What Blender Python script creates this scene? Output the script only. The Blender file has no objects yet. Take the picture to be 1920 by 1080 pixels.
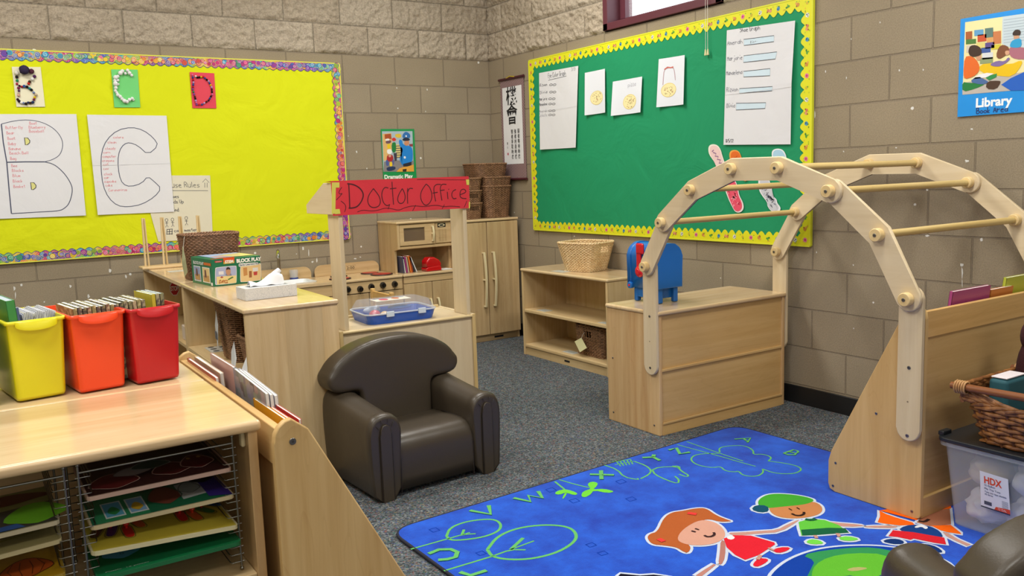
import bpy, bmesh, math, random
from mathutils import Vector, Matrix, noise
random.seed(7)
SC = bpy.context.scene
COL = SC.collection
R_ = math.radians
# ------------------------------------------------------------------ camera
FPX = 1607.13
CR = Vector((0.83757048, -0.54523868, -0.03450311))
CU = Vector((0.09999601, 0.09090905, 0.99082609))
CF = Vector((0.53710007, 0.83333686, -0.13066443))
CP = Vector((-3.63659, -5.86239, 1.24443))
cam = bpy.data.cameras.new('camera'); camo = bpy.data.objects.new('camera', cam); COL.objects.link(camo)
cam.sensor_width = 36; cam.lens = FPX * 36 / 1920; cam.clip_start = 0.05; cam.clip_end = 60
camo.matrix_world = Matrix((( CR.x, CU.x, -CF.x, CP.x), (CR.y, CU.y, -CF.y, CP.y), (CR.z, CU.z, -CF.z, CP.z), (0, 0, 0, 1)))
SC.camera = camo
# ------------------------------------------------------------------ world, exposure
w = bpy.data.worlds.new('world'); SC.world = w; w.use_nodes = True
w.node_tree.nodes['Background'].inputs[0].default_value = (0.86, 0.93, 1.0, 1)
w.node_tree.nodes['Background'].inputs[1].default_value = 4.0
SC.view_settings.view_transform = 'Standard'; SC.view_settings.look = 'None'
SC.view_settings.exposure = -0.12; SC.view_settings.gamma = 1.0; SC.view_settings.use_curve_mapping = False
# ------------------------------------------------------------------ lights: fluorescent troffers in the ceiling
CEIL = 3.2
LAMPS = [(-1.3, -1.6), (-3.9, -1.6), (-1.3, -4.3), (-3.9, -4.3), (-1.3, -6.9), (-3.9, -6.9)]
for i, (lx, ly) in enumerate(LAMPS):
    l = bpy.data.lights.new('fluorescent_light', 'AREA'); l.shape = 'RECTANGLE'; l.size = 1.2; l.size_y = 0.6
    l.energy = 54 if ly > -6 else 24; l.color = (1.0, 0.965, 0.9)
    o = bpy.data.objects.new('fluorescent_light', l); o.location = (lx, ly, CEIL - 0.06); COL.objects.link(o)
# cool fill lamp added behind the camera; that wall has no window
l = bpy.data.lights.new('front_fill', 'AREA'); l.shape = 'RECTANGLE'; l.size = 3.4; l.size_y = 1.1
l.energy = 14; l.color = (0.84, 0.92, 1.0)
o = bpy.data.objects.new('front_fill', l); o.location = (-2.4, -7.7, 1.75); o.rotation_euler = (R_(90), 0, 0); COL.objects.link(o)

# ------------------------------------------------------------------ pixel -> point on a plane of the room
def at(u, v, **k):
    d = CF + CR * ((u - 960) / FPX) - CU * ((v - 540) / FPX)
    (a, val), = k.items(); i = 'xyz'.index(a)
    return CP + d * ((val - CP[i]) / d[i])

# ------------------------------------------------------------------ materials
def lin(h):
    h = h.lstrip('#'); o = []
    for i in (0, 2, 4):
        c = int(h[i:i+2], 16) / 255; o.append(c / 12.92 if c <= .04045 else ((c + .055) / 1.055) ** 2.4)
    return (*o, 1)
_M = {}
def new_mat(name):
    m = bpy.data.materials.new(name); m.use_nodes = True
    return m, m.node_tree.nodes, m.node_tree.links, m.node_tree.nodes['Principled BSDF']
def N(nt, t, **k):
    n = nt.new(t)
    for a, v in k.items():
        if a.startswith('i_'):
            key = a[2:]; key = int(key) if key.isdigit() else key.replace('_', ' ')
            n.inputs[key].default_value = v
        else: setattr(n, a, v)
    return n
def flat(h, rough=.6, metal=0., bump=0., bscale=200, coat=0., spec=.5):
    key = ('flat', h, rough, metal, bump, bscale, coat, spec)
    if key in _M: return _M[key]
    m, nt, L, p = new_mat('paint_' + h.strip('#'))
    p.inputs['Roughness'].default_value = rough; p.inputs['Metallic'].default_value = metal
    p.inputs['Coat Weight'].default_value = coat; p.inputs['Specular IOR Level'].default_value = spec
    tc = N(nt, 'ShaderNodeTexCoord'); no = N(nt, 'ShaderNodeTexNoise', i_Scale=9.0, i_Detail=2.0)
    L.new(tc.outputs['Object'], no.inputs['Vector'])
    mx = N(nt, 'ShaderNodeMix', data_type='RGBA'); c = lin(h)
    mx.inputs[6].default_value = (c[0]*.94, c[1]*.94, c[2]*.94, 1); mx.inputs[7].default_value = (min(1, c[0]*1.05), min(1, c[1]*1.05), min(1, c[2]*1.05), 1)
    L.new(no.outputs['Fac'], mx.inputs[0]); L.new(mx.outputs[2], p.inputs['Base Color'])
    if bump:
        n2 = N(nt, 'ShaderNodeTexNoise', i_Scale=float(bscale), i_Detail=3.0); L.new(tc.outputs['Object'], n2.inputs['Vector'])
        b = N(nt, 'ShaderNodeBump', i_Strength=bump, i_Distance=.004); L.new(n2.outputs['Fac'], b.inputs['Height']); L.new(b.outputs[0], p.inputs['Normal'])
    _M[key] = m; return m
def wood(c1, c2, axis='z', rough=.38, scale=1.0, coat=.0, board=0., fig=.35):
    key = ('wood', c1, c2, axis, rough, scale, coat, board)
    if key in _M: return _M[key]
    m, nt, L, p = new_mat('maple_' + axis)
    tc = N(nt, 'ShaderNodeTexCoord'); s = [26 * scale] * 3; s['xyz'.index(axis)] = 1.3 * scale
    mp = N(nt, 'ShaderNodeMapping'); mp.inputs['Scale'].default_value = s; L.new(tc.outputs['Object'], mp.inputs[0])
    n1 = N(nt, 'ShaderNodeTexNoise', i_Scale=1.0, i_Detail=5.0, i_Roughness=.6, i_Distortion=.6); L.new(mp.outputs[0], n1.inputs['Vector'])
    s2 = [5 * scale] * 3; s2['xyz'.index(axis)] = .9 * scale
    mp2 = N(nt, 'ShaderNodeMapping'); mp2.inputs['Scale'].default_value = s2; L.new(tc.outputs['Object'], mp2.inputs[0])
    n2 = N(nt, 'ShaderNodeTexNoise', i_Scale=1.0, i_Detail=2.0, i_Distortion=1.2); L.new(mp2.outputs[0], n2.inputs['Vector'])
    # fine dark pores and cathedral lines
    mul = N(nt, 'ShaderNodeMath', operation='MULTIPLY', i_1=14.0); L.new(n2.outputs['Fac'], mul.inputs[0])
    fr = N(nt, 'ShaderNodeMath', operation='FRACT'); L.new(mul.outputs[0], fr.inputs[0])
    rr = N(nt, 'ShaderNodeValToRGB'); rr.color_ramp.elements[0].position = .0; rr.color_ramp.elements[0].color = (1, 1, 1, 1)
    rr.color_ramp.elements[1].position = .16; rr.color_ramp.elements[1].color = (0, 0, 0, 1); L.new(fr.outputs[0], rr.inputs[0])
    m1 = N(nt, 'ShaderNodeMix', data_type='RGBA'); m1.inputs[6].default_value = lin(c1); m1.inputs[7].default_value = lin(c2)
    r1 = N(nt, 'ShaderNodeMapRange', i_1=.3, i_2=.7); L.new(n1.outputs['Fac'], r1.inputs[0]); L.new(r1.outputs[0], m1.inputs[0])
    m2 = N(nt, 'ShaderNodeMix', data_type='RGBA'); c = lin(c2); m2.inputs[7].default_value = (c[0]*.78, c[1]*.7, c[2]*.6, 1)
    mf = N(nt, 'ShaderNodeMath', operation='MULTIPLY', i_1=fig); L.new(rr.outputs[0], mf.inputs[0])
    mf2 = N(nt, 'ShaderNodeMath', operation='MULTIPLY'); L.new(mf.outputs[0], mf2.inputs[0]); L.new(n1.outputs['Fac'], mf2.inputs[1])
    L.new(mf2.outputs[0], m2.inputs[0]); L.new(m1.outputs[2], m2.inputs[6]); out = m2.outputs[2]
    if board:
        sx = N(nt, 'ShaderNodeSeparateXYZ'); L.new(tc.outputs['Object'], sx.inputs[0])
        oth = [a for a in 'XYZ' if a != axis.upper()]
        ad = N(nt, 'ShaderNodeMath', operation='ADD'); L.new(sx.outputs[oth[0]], ad.inputs[0]); L.new(sx.outputs[oth[1]], ad.inputs[1])
        dv = N(nt, 'ShaderNodeMath', operation='DIVIDE', i_1=board); L.new(ad.outputs[0], dv.inputs[0])
        fl = N(nt, 'ShaderNodeMath', operation='FLOOR'); L.new(dv.outputs[0], fl.inputs[0])
        wn = N(nt, 'ShaderNodeTexWhiteNoise', noise_dimensions='1D'); L.new(fl.outputs[0], wn.inputs['W'])
        mr = N(nt, 'ShaderNodeMapRange', i_3=.86, i_4=1.1); L.new(wn.outputs[0], mr.inputs[0])
        vm = N(nt, 'ShaderNodeVectorMath', operation='SCALE'); L.new(out, vm.inputs[0]); L.new(mr.outputs[0], vm.inputs['Scale']); out = vm.outputs[0]
    L.new(out, p.inputs['Base Color']); p.inputs['Roughness'].default_value = rough; p.inputs['Coat Weight'].default_value = coat
    p.inputs['Coat Roughness'].default_value = .12; p.inputs['Specular IOR Level'].default_value = .4
    _M[key] = m; return m
MAP = ('D4BC90', 'C2A576'); MAPTOP = ('DCC49D', 'CDAF82'); BIR = ('DCCBAA', 'D0BC98'); YEL = ('D5B37A', 'C6A066'); KIT = ('CFB488', 'BA9B6E'); 
def maple(a, **k): return wood(*MAP, a, **k)
def top(a): return wood(*MAPTOP, a, rough=.24, coat=.5)
def birch(a, **k): return wood(*BIR, a, rough=.45, fig=.15, **k)
def yellow_maple(a, **k): return wood(*YEL, a, rough=.4, fig=.3, **k)
def kitchen(a, **k): return wood(*KIT, a, board=.085, **k)
def glassy(name, h, alpha, rough=.15):
    key = ('gl', name)
    if key in _M: return _M[key]
    m, nt, L, p = new_mat(name); p.inputs['Base Color'].default_value = lin(h); p.inputs['Roughness'].default_value = rough
    p.inputs['Alpha'].default_value = alpha; p.inputs['Specular IOR Level'].default_value = .7; p.inputs['IOR'].default_value = 1.45
    _M[key] = m; return m
CHROME = flat('C8C8C4', .22, 1.0); SCREW = flat('8C8A86', .3, 1.0)
# ------------------------------------------------------------------ mesh builder
def bez_smooth(pts, n=2, closed=True):
    for _ in range(n):
        q = []; m = len(pts)
        rng = range(m if closed else m - 1)
        if not closed: q.append(pts[0])
        for i in rng:
            a, b = pts[i], pts[(i + 1) % m]
            q.append(tuple(a[j] * .75 + b[j] * .25 for j in range(len(a)))); q.append(tuple(a[j] * .25 + b[j] * .75 for j in range(len(a))))
        if not closed: q.append(pts[-1])
        pts = q
    return pts
class MB:
    def __init__(s): s.bm = bmesh.new(); s.mats = []
    def mi(s, m):
        if m not in s.mats: s.mats.append(m)
        return s.mats.index(m)
    def _paint(s, f0, m, smooth):
        i = s.mi(m)
        s.bm.faces.ensure_lookup_table()
        for f in s.bm.faces[f0:]: f.material_index = i; f.smooth = smooth
    def add(s, verts, faces, m, smooth=False):
        i = s.mi(m); vs = [s.bm.verts.new(v) for v in verts]
        for f in faces:
            try: ff = s.bm.faces.new([vs[j] for j in f])
            except ValueError: continue
            ff.material_index = i; ff.smooth = smooth
        return vs
    def box(s, x0, x1, y0, y1, z0, z1, m, bev=0., seg=2):
        if x0 > x1: x0, x1 = x1, x0
        if y0 > y1: y0, y1 = y1, y0
        if z0 > z1: z0, z1 = z1, z0
        return s.tbox([(x0, y0, z0), (x1, y0, z0), (x1, y1, z0), (x0, y1, z0)], [(x0, y0, z1), (x1, y0, z1), (x1, y1, z1), (x0, y1, z1)], m, bev, seg)
    def tbox(s, lo, hi, m, bev=0., seg=2, smooth=None):
        n = len(lo)
        b = bmesh.new(); vl = [b.verts.new(v) for v in lo]; vh = [b.verts.new(v) for v in hi]
        b.faces.new(vl[::-1]); b.faces.new(vh)
        for i in range(n): b.faces.new((vl[i], vl[(i+1) % n], vh[(i+1) % n], vh[i]))
        if bev: bmesh.ops.bevel(b, geom=b.edges[:], offset=bev, segments=seg, affect='EDGES', profile=.5)
        s.merge(b, m, bool(bev) if smooth is None else smooth)
    def merge(s, b, m, smooth=False):
        bmesh.ops.recalc_face_normals(b, faces=b.faces[:])
        b.verts.ensure_lookup_table(); b.verts.index_update()
        s.add([v.co.copy() for v in b.verts], [[v.index for v in f.verts] for f in b.faces], m, smooth); b.free()
    def prism(s, poly, vec, m, bev=0., seg=2, smooth=None):
        vec = Vector(vec); lo = [Vector(p) for p in poly]; hi = [p + vec for p in lo]
        s.tbox(lo, hi, m, bev, seg, smooth)
    def prism_capbev(s, poly, vec, m, bev, seg=3):
        vec = Vector(vec); b = bmesh.new(); lo = [b.verts.new(Vector(p)) for p in poly]; hi = [b.verts.new(Vector(p) + vec) for p in poly]
        n = len(lo); f1 = b.faces.new(lo[::-1]); f2 = b.faces.new(hi)
        for i in range(n): b.faces.new((lo[i], lo[(i+1) % n], hi[(i+1) % n], hi[i]))
        bmesh.ops.bevel(b, geom=list(set(f1.edges[:] + f2.edges[:])), offset=bev, segments=seg, affect='EDGES', profile=.5)
        s.merge(b, m, True)
    def tube(s, pts, r, m, seg=8, closed=False, caps=True, smooth=True):
        pts = [Vector(p) for p in pts]; n = len(pts); rings = []
        rr = r if isinstance(r, (list, tuple)) else [r] * n
        up = None; idx = s.mi(m)
        for i, p in enumerate(pts):
            a = pts[(i - 1) % n] if (closed or i > 0) else p; c = pts[(i + 1) % n] if (closed or i < n - 1) else p
            d = (c - a)
            d = d.normalized() if d.length > 1e-9 else Vector((0, 0, 1))
            if up is None:
                up = Vector((0, 0, 1)) if abs(d.z) < .9 else Vector((1, 0, 0))
            x = up.cross(d)
            x = x.normalized() if x.length > 1e-6 else Vector((1, 0, 0)); y = d.cross(x); up = y
            rings.append([s.bm.verts.new(p + (x * math.cos(2*math.pi*k/seg) + y * math.sin(2*math.pi*k/seg)) * rr[i]) for k in range(seg)])
        for i in range(n if closed else n - 1):
            a, b = rings[i], rings[(i + 1) % n]
            for k in range(seg):
                f = s.bm.faces.new((a[k], a[(k+1) % seg], b[(k+1) % seg], b[k])); f.material_index = idx; f.smooth = smooth
        if caps and not closed:
            f = s.bm.faces.new(rings[0][::-1]); f.material_index = idx
            f = s.bm.faces.new(rings[-1]); f.material_index = idx
    def cyl(s, a, b, r, m, seg=20, r2=None, bev=0.):
        a, b = Vector(a), Vector(b); d = b - a; L = d.length; dn = d / L
        if bev:
            s.tube([a, a + dn * bev * .3, a + dn * bev, b - dn * bev, b - dn * bev * .3, b], [r - bev, r - bev * .3, r, r, r - bev * .3, r - bev], m, seg)
        else: s.tube([a, b], [r, r if r2 is None else r2], m, seg, smooth=True)
    def sphere(s, c, r, m, seg=12, rings=8, sc=(1, 1, 1), jit=0.):
        c = Vector(c); vs = []; rows = []
        for i in range(rings + 1):
            th = math.pi * i / rings; row = []
            for k in range(seg if 0 < i < rings else 1):
                ph = 2 * math.pi * k / seg; d = Vector((math.sin(th) * math.cos(ph), math.sin(th) * math.sin(ph), math.cos(th)))
                q = r * (1 + (jit * (noise.noise(d * 2.3 + c * 40) + .6 * abs(noise.noise(d * 6 + c * 17))) if jit else 0)); row.append(len(vs)); vs.append(c + Vector((d.x * sc[0], d.y * sc[1], d.z * sc[2])) * q)
            rows.append(row)
        fs = []
        for i in range(rings):
            a, b = rows[i], rows[i + 1]
            for k in range(seg):
                if len(a) == 1: fs.append((a[0], b[k], b[(k+1) % seg]))
                elif len(b) == 1: fs.append((a[k], b[0], a[(k+1) % seg]))
                else: fs.append((a[k], b[k], b[(k+1) % seg], a[(k+1) % seg]))
        s.add(vs, fs, m, True)
    def lathe(s, c, prof, m, seg=24, axis='z'):
        c = Vector(c); rings = []; idx = s.mi(m)
        for r, h in prof:
            row = []
            for k in range(seg):
                a = 2 * math.pi * k / seg; p = (r * math.cos(a), r * math.sin(a), h)
                if axis == 'x': p = (h, p[0], p[1])
                if axis == 'y': p = (p[0], h, p[1])
                row.append(s.bm.verts.new(c + Vector(p)))
            rings.append(row)
        for a, b in zip(rings, rings[1:]):
            for k in range(seg):
                f = s.bm.faces.new((a[k], a[(k+1) % seg], b[(k+1) % seg], b[k])); f.material_index = idx; f.smooth = True
        for rg in (rings[0], rings[-1]):
            f = s.bm.faces.new(rg); f.material_index = idx
    def build(s, name, parent=None, kind=None, label=None):
        if parent is not None:
            M = mat_of(parent).inverted(); bmesh.ops.transform(s.bm, matrix=M, verts=s.bm.verts[:])
        me = bpy.data.meshes.new(name); s.bm.to_mesh(me); s.bm.free()
        for m in s.mats: me.materials.append(m)
        o = bpy.data.objects.new(name, me); COL.objects.link(o)
        if any(p.use_smooth for p in me.polygons):
            wn = o.modifiers.new('normals', 'WEIGHTED_NORMAL'); wn.weight = 60; wn.keep_sharp = True
        if parent is not None: o.parent = parent
        if kind: o['kind'] = kind
        if label: o['label'] = label
        return o
def mat_of(o):
    M = Matrix.LocRotScale(o.location, o.rotation_euler, o.scale)
    return (mat_of(o.parent) @ M) if o.parent else M
def thing(name, label, cat, loc=(0, 0, 0), rz=0., group=None):
    o = bpy.data.objects.new(name, None); COL.objects.link(o); o.location = loc; o.rotation_euler = (0, 0, rz)
    o.empty_display_size = .05; o['label'] = label; o['category'] = cat
    if group: o['group'] = group
    return o
def tag(o, label, cat, group=None):
    o['label'] = label; o['category'] = cat
    if group: o['group'] = group
    return o
def copy_tree(o, parent=None):
    c = o.copy(); COL.objects.link(c); c.parent = parent
    if parent is not None: c.matrix_parent_inverse = o.matrix_parent_inverse
    for ch in [x for x in SC.objects if x.parent == o]: copy_tree(ch, c)
    return c
class LB(MB):
    """mesh built in the local frame of its parent"""
    def build(s, name, parent=None, kind=None, label=None):
        o = MB.build(s, name, None, kind, label); o.parent = parent; return o
# ------------------------------------------------------------------ sheets of paper and flat artwork
class Sheet:
    """tl,tr,br,bl corner points; n outward normal; wave(s,t) bulge"""
    def __init__(s, tl, tr, br, bl, n, wave=None):
        s.c = [Vector(v) for v in (tl, tr, br, bl)]; s.n = Vector(n).normalized(); s.wave = wave or (lambda a, b: 0.)
    def pt(s, a, b, lift=0.):
        tl, tr, br, bl = s.c
        return (tl * (1-a) + tr * a) * (1-b) + (bl * (1-a) + br * a) * b + s.n * (s.wave(a, b) + lift)
    def st(s, p):
        a = b = .5
        for _ in range(8):
            e = p - (s.pt(a, b) - s.n * s.wave(a, b)); e -= s.n * e.dot(s.n)
            tl, tr, br, bl = s.c
            da = (tr - tl) * (1-b) + (br - bl) * b; db = (bl - tl) * (1-a) + (br - tr) * a
            A, B, C = da.dot(da), da.dot(db), db.dot(db); E, F = da.dot(e), db.dot(e); D = A*C - B*B
            a += (E*C - F*B) / D; b += (A*F - B*E) / D
        return a, b
    def px(s, u, v):
        d = CF + CR * ((u - 960) / FPX) - CU * ((v - 540) / FPX); o = s.c[0]
        return s.st(CP + d * ((o - CP).dot(s.n) / d.dot(s.n)))
    def mesh(s, mb, m, nx=10, ny=10, th=.0006, m_edge=None):
        fr = [[s.pt(i/nx, j/ny, th) for i in range(nx+1)] for j in range(ny+1)]
        bk = [[s.pt(i/nx, j/ny, 0) for i in range(nx+1)] for j in range(ny+1)]
        W = nx + 1; V = [p for r in fr for p in r] + [p for r in bk for p in r]; K = W * (ny+1); F = []
        for j in range(ny):
            for i in range(nx):
                a = j*W+i; F.append((a, a+W, a+W+1, a+1)); F.append((K+a, K+a+1, K+a+W+1, K+a+W))
        for i in range(nx):
            F.append((i, i+1, K+i+1, K+i)); a = ny*W+i; F.append((a, K+a, K+a+1, a+1))
        for j in range(ny):
            a = j*W; F.append((a, K+a, K+a+W, a+W)); a = j*W+nx; F.append((a, a+W, K+a+W, K+a))
        mb.add(V, F, m, False)
    def stroke(s, mb, pts, wd, m, lift=.0012, closed=False, sub=0, samp=.05):
        if sub: pts = bez_smooth(pts, sub, closed)
        if closed: pts = list(pts) + [pts[0]]
        P = [s.pt(a, b, lift) for a, b in pts]; n = len(P)
        L = []; Rr = []
        for i in range(n):
            if closed: a, c = P[(i-1) if i > 0 else n-2], P[(i+1) if i < n-1 else 1]
            else: a, c = P[max(0, i-1)], P[min(n-1, i+1)]
            d = c - a
            if d.length < 1e-9: d = Vector((1, 0, 0))
            x = s.n.cross(d.normalized()) * (wd / 2); L.append(P[i] + x); Rr.append(P[i] - x)
        mb.add(L + Rr, [(i, n+i, n+i+1, i+1) for i in range(n-1)], m)
    def fill(s, mb, pts, m, lift=.0012, sub=0):
        if sub: pts = bez_smooth(pts, sub, True)
        P = [s.pt(a, b, lift) for a, b in pts]
        # ear clipping through bmesh
        b = bmesh.new(); vs = [b.verts.new(p) for p in P]; f = b.faces.new(vs)
        bmesh.ops.triangulate(b, faces=[f]); b.verts.ensure_lookup_table(); b.verts.index_update()
        mb.add([v.co.copy() for v in b.verts], [[v.index for v in f.verts] for f in b.faces], m); b.free()
    def ell(s, mb, a, b, ra, rb, m, lift=.0012, n=20):
        s.fill(mb, [(a + ra*math.cos(2*math.pi*k/n), b + rb*math.sin(2*math.pi*k/n)) for k in range(n)], m, lift)
    def fillo(s, mb, pts, m, mo, wd, lift=.0012, sub=1):
        p = bez_smooth(pts, sub, True) if sub else pts
        s.stroke(mb, p, wd, mo, lift, closed=True); s.fill(mb, p, m, lift + .0004)
GL = {'A':'02 28 42|14 34','B':'08 02|08 28 37 36 25 05|25 35 44 43 32 02','C':'47 38 18 06 04 12 32 43','D':'08 02|08 28 46 44 22 02','E':'48 08 02 42|05 35',
'F':'48 08 02|05 35','G':'47 28 08 04 12 32 44 25','H':'08 02|48 42|05 45','I':'08 48|28 22|02 42','J':'48 44 32 12 03','K':'08 02|48 05 42','L':'08 02 42','M':'02 08 24 48 42','N':'02 08 42 48',
'O':'28 17 04 12 32 44 37 28','P':'02 08 28 47 46 25 05','Q':'28 06 04 22 44 46 28|24 42','R':'02 08 28 47 46 25 05|25 42','S':'47 28 17 06 45 44 22 03','T':'08 48|28 22','U':'08 04 12 32 44 48',
'V':'08 22 48','W':'08 12 26 32 48','X':'08 42|48 02','Y':'08 25 48|25 22','Z':'08 48 02 42',
'a':'45 25 04 03 22 43|46 42','b':'08 02|05 35 44 43 32 02','c':'45 15 04 03 12 42','d':'48 42|45 15 04 03 12 42','e':'04 44 35 15 04 03 12 42','f':'47 38 27 22|15 35','g':'45 15 04 03 12 42|45 41 30 10','h':'08 02|04 25 44 42',
'i':'25 22|27 28','j':'35 31 10|37 38','k':'08 02|35 03 32','l':'28 22','m':'06 02|05 15 24 22|24 35 44 42','n':'06 02|04 25 44 42','o':'25 04 03 22 43 44 25','p':'05 00|05 35 44 43 32 02','q':'45 15 04 03 12 42|45 40',
'r':'06 02|04 25 45','s':'45 15 04 43 32 02','t':'28 23 42|06 46','u':'06 03 12 32 43|46 42','v':'06 22 46','w':'06 12 24 32 46','x':'06 42|46 02','y':'06 23|46 10','z':'06 46 02 42',
'0':'28 06 04 22 44 46 28','1':'17 28 22','2':'07 28 47 46 02 42','8':'25 07 28 47 25 03 22 43 25','5':'48 08 05 35 44 32 02','/':'48 02','|':'28 20','3':'08 48 25 43 22 02','4':'38 32|38 04 44','7':'08 48 12','9':'45 15 07 28 47 42','6':'38 05 03 22 43 44 15'}
def hand(mb, sh, txt, x, y, h, m, wd, slope=0., gap=.35, ch_w=.5, lift=.0013, sub=1, jit=.0, end=None):
    """handwriting on a sheet: x,y in sheet coords (0-1) of the baseline start, h = cap height in metres"""
    tl, tr, br, bl = sh.c; W = (tr - tl).length; H = (bl - tl).length; rnd = random.Random(hash(txt) % 999 if 0 else len(txt) * 7 + 1)
    if end is not None:
        u = sum(.8 if c == ' ' else (.45 if c in 'il1|' else 1.) + gap for c in txt) - gap
        ch_w = (end - x) * W / (h * u)
    cx = x
    for ch in txt:
        if ch == ' ': cx += h * ch_w * .8 / W; continue
        g = GL.get(ch)
        cw = h * ch_w * (.45 if ch in 'il1|' else 1.)
        if g:
            dy = rnd.uniform(-jit, jit) * h
            for st_ in g.split('|'):
                if not st_: continue
                pts = [(cx + (int(q[0]) / 4) * cw / W, y - ((int(q[1]) - 2) / 6 * h + dy) / H + slope * (cx - x)) for q in st_.split()]
                if len(pts) == 1: pts.append((pts[0][0] + .1 * cw / W, pts[0][1]))
                sh.stroke(mb, pts, wd, m, lift, sub=sub if len(pts) > 2 else 0)
        cx += (cw + h * ch_w * gap) / W
    return cx
_FONT = {}
def printed(mb, sh, txt, x, y, width, m, lift=.0014, height=None, bold=0., shear=0., vertical=False):
    """printed text laid on a sheet; x,y = baseline start in sheet coords, width in metres"""
    cu = bpy.data.curves.new('t', 'FONT'); cu.body = txt; cu.size = 1; cu.offset = bold; cu.shear = shear; cu.resolution_u = 3
    o = bpy.data.objects.new('t', cu); COL.objects.link(o)
    dg = bpy.context.evaluated_depsgraph_get(); me = bpy.data.meshes.new_from_object(o.evaluated_get(dg))
    vs = [v.co.copy() for v in me.vertices]; fs = [list(p.vertices) for p in me.polygons]
    bpy.data.objects.remove(o); bpy.data.meshes.remove(me); bpy.data.curves.remove(cu)
    if not vs: return
    x0 = min(v.x for v in vs); x1 = max(v.x for v in vs); sc = width / (x1 - x0)
    sy = sc if height is None else height / max(1e-6, max(v.y for v in vs))
    tl, tr, br, bl = sh.c; W = (tr - tl).length; H = (bl - tl).length
    mb.add([sh.pt(x + (v.x - x0) * sc / W, y - v.y * sy / H, lift) for v in vs], fs, m)
# ================================================================== ROOM SHELL
def cmu_mat(name, axis, shift, rough_face=False):
    m, nt, L, p = new_mat(name)
    tc = N(nt, 'ShaderNodeTexCoord'); sp = N(nt, 'ShaderNodeSeparateXYZ'); L.new(tc.outputs['Object'], sp.inputs[0])
    ax = N(nt, 'ShaderNodeMath', operation='ADD', i_1=shift); L.new(sp.outputs[axis], ax.inputs[0])
    az = N(nt, 'ShaderNodeMath', operation='SUBTRACT', i_1=.1016); L.new(sp.outputs['Z'], az.inputs[0])
    cb = N(nt, 'ShaderNodeCombineXYZ'); L.new(ax.outputs[0], cb.inputs[0]); L.new(az.outputs[0], cb.inputs[1])
    # a little waviness so that joints are not ruler-straight
    nw = N(nt, 'ShaderNodeTexNoise', i_Scale=5.0, i_Detail=2.0); L.new(tc.outputs['Object'], nw.inputs['Vector'])
    wv = N(nt, 'ShaderNodeVectorMath', operation='SCALE', i_Scale=.005); L.new(nw.outputs['Color'], wv.inputs[0])
    ad = N(nt, 'ShaderNodeVectorMath', operation='ADD'); L.new(cb.outputs[0], ad.inputs[0]); L.new(wv.outputs[0], ad.inputs[1])
    br = N(nt, 'ShaderNodeTexBrick', offset=.5, offset_frequency=2)
    br.inputs['Scale'].default_value = 1.0; br.inputs['Brick Width'].default_value = .4064; br.inputs['Row Height'].default_value = .2032
    br.inputs['Mortar Size'].default_value = .0045; br.inputs['Mortar Smooth'].default_value = .35
    if rough_face: a, b, mo = 'B3A795', 'A89B88', '8C8272'
    else: a, b, mo = '968A75', '90836D', '847866'
    br.inputs['Color1'].default_value = lin(a); br.inputs['Color2'].default_value = lin(b); br.inputs['Mortar'].default_value = lin(mo)
    L.new(ad.outputs[0], br.inputs['Vector'])
    n1 = N(nt, 'ShaderNodeTexNoise', i_Scale=2.2, i_Detail=4.0); L.new(tc.outputs['Object'], n1.inputs['Vector'])
    n2 = N(nt, 'ShaderNodeTexNoise', i_Scale=170.0, i_Detail=3.0, i_Roughness=.7); L.new(tc.outputs['Object'], n2.inputs['Vector'])
    sm = N(nt, 'ShaderNodeMath', operation='MULTIPLY_ADD', i_1=.34, i_2=.83); L.new(n1.outputs['Fac'], sm.inputs[0])
    r2 = N(nt, 'ShaderNodeMapRange', i_1=.3, i_2=.7, i_3=.82, i_4=1.14); L.new(n2.outputs['Fac'], r2.inputs[0])
    mm = N(nt, 'ShaderNodeMath', operation='MULTIPLY'); L.new(sm.outputs[0], mm.inputs[0]); L.new(r2.outputs[0], mm.inputs[1])
    vs = N(nt, 'ShaderNodeVectorMath', operation='SCALE'); L.new(br.outputs['Color'], vs.inputs[0]); L.new(mm.outputs[0], vs.inputs['Scale'])
    out = vs.outputs[0]
    if not rough_face:  # white chips of old paint and plaster
        vo = N(nt, 'ShaderNodeTexVoronoi', i_Scale=5.5, i_Randomness=1.0); L.new(tc.outputs['Object'], vo.inputs['Vector'])
        n3 = N(nt, 'ShaderNodeTexNoise', i_Scale=60.0, i_Detail=2.0); L.new(tc.outputs['Object'], n3.inputs['Vector'])
        sb = N(nt, 'ShaderNodeMath', operation='MULTIPLY_ADD', i_1=.03, i_2=-.0); L.new(n3.outputs['Fac'], sb.inputs[0])
        s2 = N(nt, 'ShaderNodeMath', operation='ADD'); L.new(vo.outputs['Distance'], s2.inputs[0]); L.new(sb.outputs[0], s2.inputs[1])
        lt = N(nt, 'ShaderNodeMath', operation='LESS_THAN', i_1=.062); L.new(s2.outputs[0], lt.inputs[0])
        mx = N(nt, 'ShaderNodeMix', data_type='RGBA'); mx.inputs[7].default_value = lin('D9D8D4'); L.new(lt.outputs[0], mx.inputs[0]); L.new(out, mx.inputs[6]); out = mx.outputs[2]
    L.new(out, p.inputs['Base Color']); p.inputs['Roughness'].default_value = .85; p.inputs['Specular IOR Level'].default_value = .25
    b1 = N(nt, 'ShaderNodeBump', i_Strength=.9, i_Distance=.006, invert=True); L.new(br.outputs['Fac'], b1.inputs['Height'])
    b2 = N(nt, 'ShaderNodeBump', i_Strength=.35, i_Distance=.0025); L.new(n2.outputs['Fac'], b2.inputs['Height'])
    if rough_face: b2.inputs['Strength'].default_value = .9; b2.inputs['Distance'].default_value = .008; n2.inputs['Scale'].default_value = 85.0; r2.inputs[3].default_value = .72; r2.inputs[4].default_value = 1.2
    L.new(b1.outputs[0], b2.inputs['Normal'])
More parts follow.
